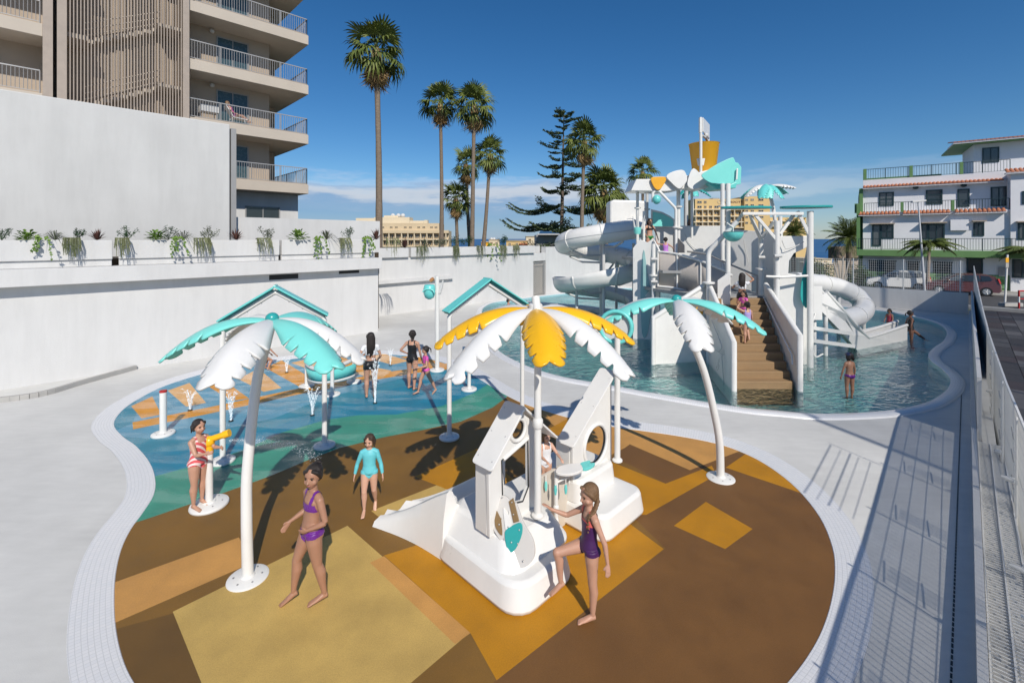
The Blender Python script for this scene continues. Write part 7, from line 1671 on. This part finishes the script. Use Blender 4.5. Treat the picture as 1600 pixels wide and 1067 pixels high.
# 3 girl in purple swimsuit stepping up
person('girl with a braid in a purple swimsuit stepping onto the white slide block', 1.36, g_(926, 969), radians(-78), dict(spine=(0, -.02, 1), ref='l', th_l=(.02, -.03, -1), sh_l=(0, .0, -1), ftl=(0, 1, -.06), th_r=(-.10, .97, -.22), sh_r=(.02, -.12, -1), ftr=(0, .85, -.5), uar=(-.45, .78, -.55), far=(-.12, .78, .32), hdr=(0, .75, .65), pnr=(0, .6, -.8), ual=(.42, -.35, -1), fal=(.15, -.10, -1), hdl=(.22, .05, -1), curll=.12, yaw=10, pitch=10, twist=6), 'light', ('braid', hf_, 1), [('swimsuit', 'one', 'purple', .005), ('suit_edge', 'edge', 'coral', .0075)], .006, plump=.94)
# 4 toddler behind the table
p = P(851, 742, 6.2); person('blond toddler behind the small activity table of the play unit', .90, (p.x, p.y, .40), radians(22), dict(ual=(.25, .75, -.6), fal=(-.1, .95, -.05), uar=(-.2, .72, -.6), far=(.15, .95, -.05), hdl=(-.1, 1, -.2), hdr=(.1, 1, -.2), pnl=(0, 0, -1), pnr=(0, 0, -1), pitch=14, yaw=8, smile=1, spine=(0, .12, 1)), 'fair', ('bob', hf_), [('swimsuit', 'one', 'white', .005)], .0065, plump=1.15)
# 5 girl with water cannon
q = G(327, 790, ZP); person('girl in a red and white striped swimsuit aiming the yellow water cannon', 1.25, (q.x - .10, q.y - .10, ZP + .05), radians(72), dict(th_l=(.04, -.03, -1), sh_l=(0, -.06, -1), th_r=(-.04, .05, -1), ual=(.15, .62, -.75), fal=(-.2, .9, .18), hdl=(-.2, 1, .1), uar=(-.1, .60, -.75), far=(.1, .92, .25), hdr=(.2, 1, .2), curll=.9, curlr=.9, yaw=-4, pitch=2), 'light', ('pony', hd_, .1), [('swimsuit', 'one', 'striped', .006)], .0065, plump=1.15)
# 6-8 group by the jets
person('teenager with long dark hair in a white crop top and black shorts seen from behind', 1.60, g_(579, 622), radians(200), dict(th_l=(.02, .05, -1), th_r=(-.02, -.06, -1), sh_r=(0, -.12, -1), ual=(.55, -.25, -.85), fal=(-.6, .65, .05), uar=(-.35, .1, -1), far=(.2, .7, -.5), pitch=14, yaw=10), 'light', ('long', hd_, 1.5), [('crop_top', 'crop', 'white', .009), ('shorts', 'shorts', 'black', .010)], .009, adult=.5)
person('young woman in a low backed black swimsuit seen from behind beside a girl in pink', 1.53, g_(643, 609), radians(168), dict(th_l=(.05, .08, -1), sh_l=(0, -.05, -1), th_r=(-.05, -.12, -1), sh_r=(0, -.18, -1), ual=(.62, -.3, -.75), fal=(-.55, .6, -.45), uar=(-.2, .15, -1), far=(.0, .5, -1), pitch=22, yaw=30), 'light', ('pony', hd_, .05), [('swimsuit', 'one', 'black', .006)], .009, adult=.6)
person('girl in a pink bikini walking left beside the young woman in black', 1.20, g_(667, 616), radians(-62), dict(th_l=(.02, -.42, -1), sh_l=(0, -.5, -1), ftl=(0, .8, -.6), th_r=(-.02, .42, -1), sh_r=(0, .22, -1), ual=(.3, .2, -1), fal=(-.2, .85, -.1), uar=(-.3, .3, -1), far=(.2, .85, .1), yaw=-10, pitch=8), 'light', ('pony', hd_, .2), [('bikini_top', 'crop', 'pink', .006), ('bikini_bottom', 'bottom', 'pink', .006)], .008)
person('child in dark blue swimwear crouching behind the left water palm', 1.10, g_(416, 578), radians(150), dict(spine=(0, .55, 1), th_l=(.1, .85, -.45), sh_l=(0, -.55, -1), th_r=(-.1, .8, -.5), sh_r=(0, -.5, -1), ual=(.2, .6, -.8), fal=(0, .7, -.8), uar=(-.2, .6, -.8), far=(0, .7, -.8), pitch=20), 'light', ('bob', hd_), [('swimsuit', 'one', 'navy', .006)], .01)
# 9-10 on the tower
person('woman in a black bikini top and green briefs standing at the top of the tower', 1.60, (P(1015, 400, 18.7).x, 18.7, 3.12), radians(12), dict(ual=(.4, .2, -1), fal=(.2, .3, -1), uar=(-.5, .3, -.8), far=(.1, .7, -.7), pitch=14, th_l=(.03, .15, -1), sh_l=(0, -.1, -1)), 'light', ('long', hb_, 1.0), [('bikini_top', 'bikini', 'black', .008), ('bikini_bottom', 'bottom', 'green', .008)], .012, adult=.8)
person('small girl in a lilac swimsuit with raised hands behind the tower railing', 1.20, (P(1040, 400, 17.6).x, 17.6, 2.74), radians(165), dict(ual=(.75, .2, .1), fal=(.25, .3, .9), uar=(-.7, .2, -.5), far=(-.2, .6, -.5), pitch=5), 'light', ('pony', hd_, .3), [('swimsuit', 'one', 'lilac', .008)], .011)
p = P(1078, 346, 20.0); person('person of whom only dark hair shows above the white tower wall', 1.5, (p.x, 20.0, p.z - 1.42), radians(60), dict(pitch=20), 'light', ('long', hd_, 1.0), [('swimsuit', 'one', 'navy', .008)], .016)
# 11-13 on the steps
st_ = lambda i, x: (x, 12.12 + .255 * i + .14, .10 + .187 * i)
person('girl in a lavender swimsuit climbing the tower steps with her arm raised', 1.20, st_(4, 6.86), radians(178), dict(th_l=(.03, .0, -1), th_r=(-.02, .5, -.8), sh_r=(0, -.5, -1), uar=(-.2, .1, -1), far=(0, .5, -.9), ual=(.75, .25, .45), fal=(-.55, .4, .6), pitch=5), 'light', ('pony', hd_, .3), [('swimsuit', 'one', 'lavender', .007)], .009)
person('girl in a pink bikini top on the tower steps holding her hand to her mouth', 1.10, st_(6, 7.02), radians(-60), dict(ual=(.3, .4, -.9), fal=(-.3, .5, .9), uar=(-.3, .4, -.9), far=(.3, .6, .7), pitch=6), 'tan', ('pony', hd_, .2), [('bikini_top', 'crop', 'pink', .007), ('bikini_bottom', 'bottom', 'pink', .007)], .009)
person('teenager with long black hair and a white top at the head of the tower steps', 1.42, st_(7, 7.10), radians(150), dict(ual=(.6, .3, -.7), fal=(-.2, .8, .2), uar=(-.7, .3, .5), far=(.7, .2, .6), pitch=10), 'tan', ('long', hd_, 1.3), [('crop_top', 'crop', 'white', .009), ('shorts', 'shorts', 'black', .01)], .010, adult=.4)
# 14-17 in the pool
person('small boy in a dark sun cap standing in the pool', 1.18, g_(1327, 624, -.18), radians(-172), dict(th_l=(.06, .02, -1), th_r=(-.05, -.02, -1), sh_r=(0, .06, -1), ual=(.35, .1, -1), fal=(.1, .2, -1), uar=(-.35, .1, -1), far=(-.1, .2, -1), cap=1, pitch=5), 'tan', ('bob', hd_), [('briefs', 'brief', 'purple_shine', .007)], .009)
person('child in a red swimsuit wading behind the open slide', 1.15, (P(1390, 505, 20.5).x, 20.5, -.42), radians(-60), dict(ual=(.2, .3, -1), fal=(0, .6, -.8), uar=(-.2, .3, -1), far=(0, .6, -.8), pitch=22), 'tan', ('bob', hd_), [('swimsuit', 'one', 'red', .007)], .010)
person('woman in black swimsuit kicking one leg over the pool water', 1.50, (P(1424, 530, 18.2).x, 18.2, -.50), radians(-105 + 180), dict(ref='r', th_r=(0, .0, -1), sh_r=(0, 0, -1), th_l=(.1, .85, -.55), sh_l=(.05, .75, -.62), ftl=(.1, .9, -.1), ual=(.35, -.2, -1), fal=(.1, .2, -1), uar=(-.3, -.3, -1), far=(0, 0, -1), pitch=12), 'deep', ('pony', hd_, .0), [('swimsuit', 'one', 'black', .008)], .010, adult=.5)
p = P(794, 482, 26.5); person('swimmer with dark hair in the lazy river under the turquoise arch', 1.5, (p.x, 26.5, -1.05), radians(80), dict(pitch=10), 'light', ('bob', hd_), [('swimsuit', 'one', 'coral', .008)], .014)
# sunbather on the balcony
person('sunbather reclining in the white deck chair on a hotel balcony', 1.65, tuple(AB(6.70, -27.78, 9.98 + .52)), radians(-45 + 180), dict(ref='pel', spine=(0, -.62, 1), th_l=(.1, .9, .25), sh_l=(0, .75, -.7), th_r=(-.1, .95, .12), sh_r=(0, .8, -.6), ual=(.3, .2, -1), fal=(0, .8, -.2), uar=(-.3, .2, -1), far=(0, .8, -.2)), 'fair', ('bob', hf_), [('swimsuit', 'one', 'pink', .01)], .016, adult=.9, base_z=0.0)
# ------------------------------------------------------------------ street things
def car(label, base, rz, paint, name='parked_car'):
    """small five door hatchback-van, nose towards local -x, wheels on z = 0"""
    t = thing(name, label, 'car', base, rz); Wm = WM[t.name]
    X = lambda x, y, z: Wm @ V((x, y, z))
    prof = [(-2.02, .28), (-2.05, .55), (-1.98, .78), (-1.25, .98), (-1.05, 1.02), (-.25, 1.50), (.35, 1.57), (1.25, 1.54), (1.70, 1.40), (1.92, .98), (2.0, .80), (2.0, .40), (1.9, .26)]
    def wid(z): return .84 if z < 1.0 else .84 - (z - 1.0) * .34
    mb = MB(); n = len(prof); rows = []
    for k in (-1, -.86, 0, .86, 1):
        rows.append([X(x * (1 - .035 * (abs(k) == 1)), k * wid(z), z - .02 * (abs(k) == 1) * (z > 1.2)) for x, z in prof])
    mb.grid(rows); mb.add(rows[0], [tuple(range(n))]); mb.add(rows[-1], [tuple(range(n))]); mb.build('body', paint, t, smooth=40, bevel=.025)
    for s in (-1, 1):
        for pts in ([(-.98, 1.03), (-.30, 1.42), (-.12, 1.45), (-.10, 1.03)], [(-.02, 1.03), (-.02, 1.46), (.85, 1.46), (.92, 1.05)], [(.98, 1.06), (.94, 1.45), (1.38, 1.42), (1.55, 1.15)]):
            mb = MB(); q = [X(x, s * (wid(z) + .004), z) for x, z in pts]; mb.extrude(q, (X(0, s * .012, 0) - X(0, 0, 0))); mb.build('side_window', M['glass'], t)
        for x in (-1.28, 1.22):
            mb = MB(); mb.tube([X(x, s * .62, .32), X(x, s * .86, .32)], .32, 24); w = mb.build('wheel', M['black'], t, smooth=40)
            mb = MB(); mb.tube([X(x, s * .84, .32), X(x, s * .868, .32)], .21, 20); mb.build('rim', M['steel'], w, smooth=40)
            for k in range(5): a = k * 2 * pi / 5; mb = MB(); mb.beam(X(x, s * .872, .32), X(x + .18 * cos(a), s * .872, .32 + .18 * sin(a)), .05, .02); mb.build('spoke', M['post'], w)
        mb = MB(); mb.beam(X(-1.98, s * .62, .72), X(-1.72, s * .78, .80), .10, .14); mb.build('headlight', M['plaster_grey'], t); mb = MB(); mb.beam(X(1.90, s * .74, .92), X(1.80, s * .74, 1.25), .10, .12); mb.build('tail_light', M['red'], t)
        mb = MB(); mb.ball(X(-.78, s * .92, 1.06), (.10, .10, .08)); mb.build('mirror', paint, t, smooth=60)
        for x in (-.1, .9): mb = MB(); mb.beam(X(x + .05, s * .852, .92), X(x + .2, s * .852, .92), .02, .03); mb.build('door_handle', paint, t)
    mb = MB(); mb.extrude([X(-1.06, -.70, 1.045), X(-1.06, .70, 1.045), X(-.30, .60, 1.50), X(-.30, -.60, 1.50)], X(-.02, 0, .02) - X(0, 0, 0)); mb.build('windscreen', M['glass'], t)
    return t
M['copper'] = mat('dull_copper_red_paint', (.10, .03, .026), .25, .05, 3, coat=.6)
wr = G(1563, 463, -.22); ang = radians(-36.87)            # parked along the house front
cdir = V((cos(ang), sin(ang), 0)); base = wr - cdir * 1.22 + V((-.5, .66, 0)) * 1.0
car('copper red hatchback parked on the street in front of the green trim house', (base.x, base.y, -.22), ang, M['copper'])
b2 = P(1418, 452, 36.5); car('white car half hidden behind the low pool wall by the street lamp', (b2.x - .3, b2.y + .6, -.22), ang, M['post'])
# street lamp
sl = thing('street_lamp', 'tall grey street lamp in front of the green trim house', 'street lamp', P(1445, 458, 34.5)); a = P(1445, 458, 34.5); a.z = -.2; b = P(1434.5, 316, 34.5)
mb = MB(); mb.tube([a, a.lerp(b, .5), b], [.09, .07, .05], 10); mb.build('pole', mat('lamp_pole_grey', (.48, .50, .53), .5, .05), sl, smooth=40)
mb = MB(); mb.beam(b + V((-.5, 0, .02)), b + V((.55, 0, .12)), .22, .12); mb.build('lamp_head', M['plaster_grey'], sl, bevel=.03); mb = MB(); mb.beam(b + V((-.45, 0, -.06)), b + V((.1, 0, -.02)), .16, .02); mb.build('lamp_glass', M['steel'], sl)
# sign post with its foot and the red and white barrier
sp_ = G(1570, 478, -.1); sg = thing('sign_post', 'leaning white signpost with a small orange plate on a concrete foot by the kerb', 'sign', sp_); tp_ = P(1574, 398, sp_.y)
mb = MB(); mb.tube([sp_, tp_], .05, 10); mb.build('pole', M['post'], sg, smooth=40); mb = MB(); mb.box(sp_ + V((.35, 0, .08)), (1.1, .4, .22)); mb.build('foot', M['kerb'], sg, bevel=.03)
for k, m in ((403, 'orange'), (411, 'kerb')): mb = MB(); mb.box(P(1573.5, k + 3.5, sp_.y - .07), (.18, .03, .28)); mb.build('plate', M[m], sg)
bq = G(1592, 482, -.1); br = thing('street_barrier', 'red and white tubular barrier at the right edge of the street', 'barrier', bq)
for dx in (0, 1.2):
    for k in range(3): mb = MB(); mb.tube([bq + V((dx, 0, .34 * k)), bq + V((dx, 0, .34 * (k + 1)))], .045, 10); mb.build('leg_band', M['red'] if k != 1 else M['post'], br, smooth=40)
mb = MB(); mb.tube([bq + V((-.02, 0, 1.0)), bq + V((1.25, 0, 1.0))], .045, 10); mb.tube([bq + V((0, 0, .55)), bq + V((1.2, 0, .55))], .03, 8); mb.build('top_rail', M['red'], br, smooth=40)
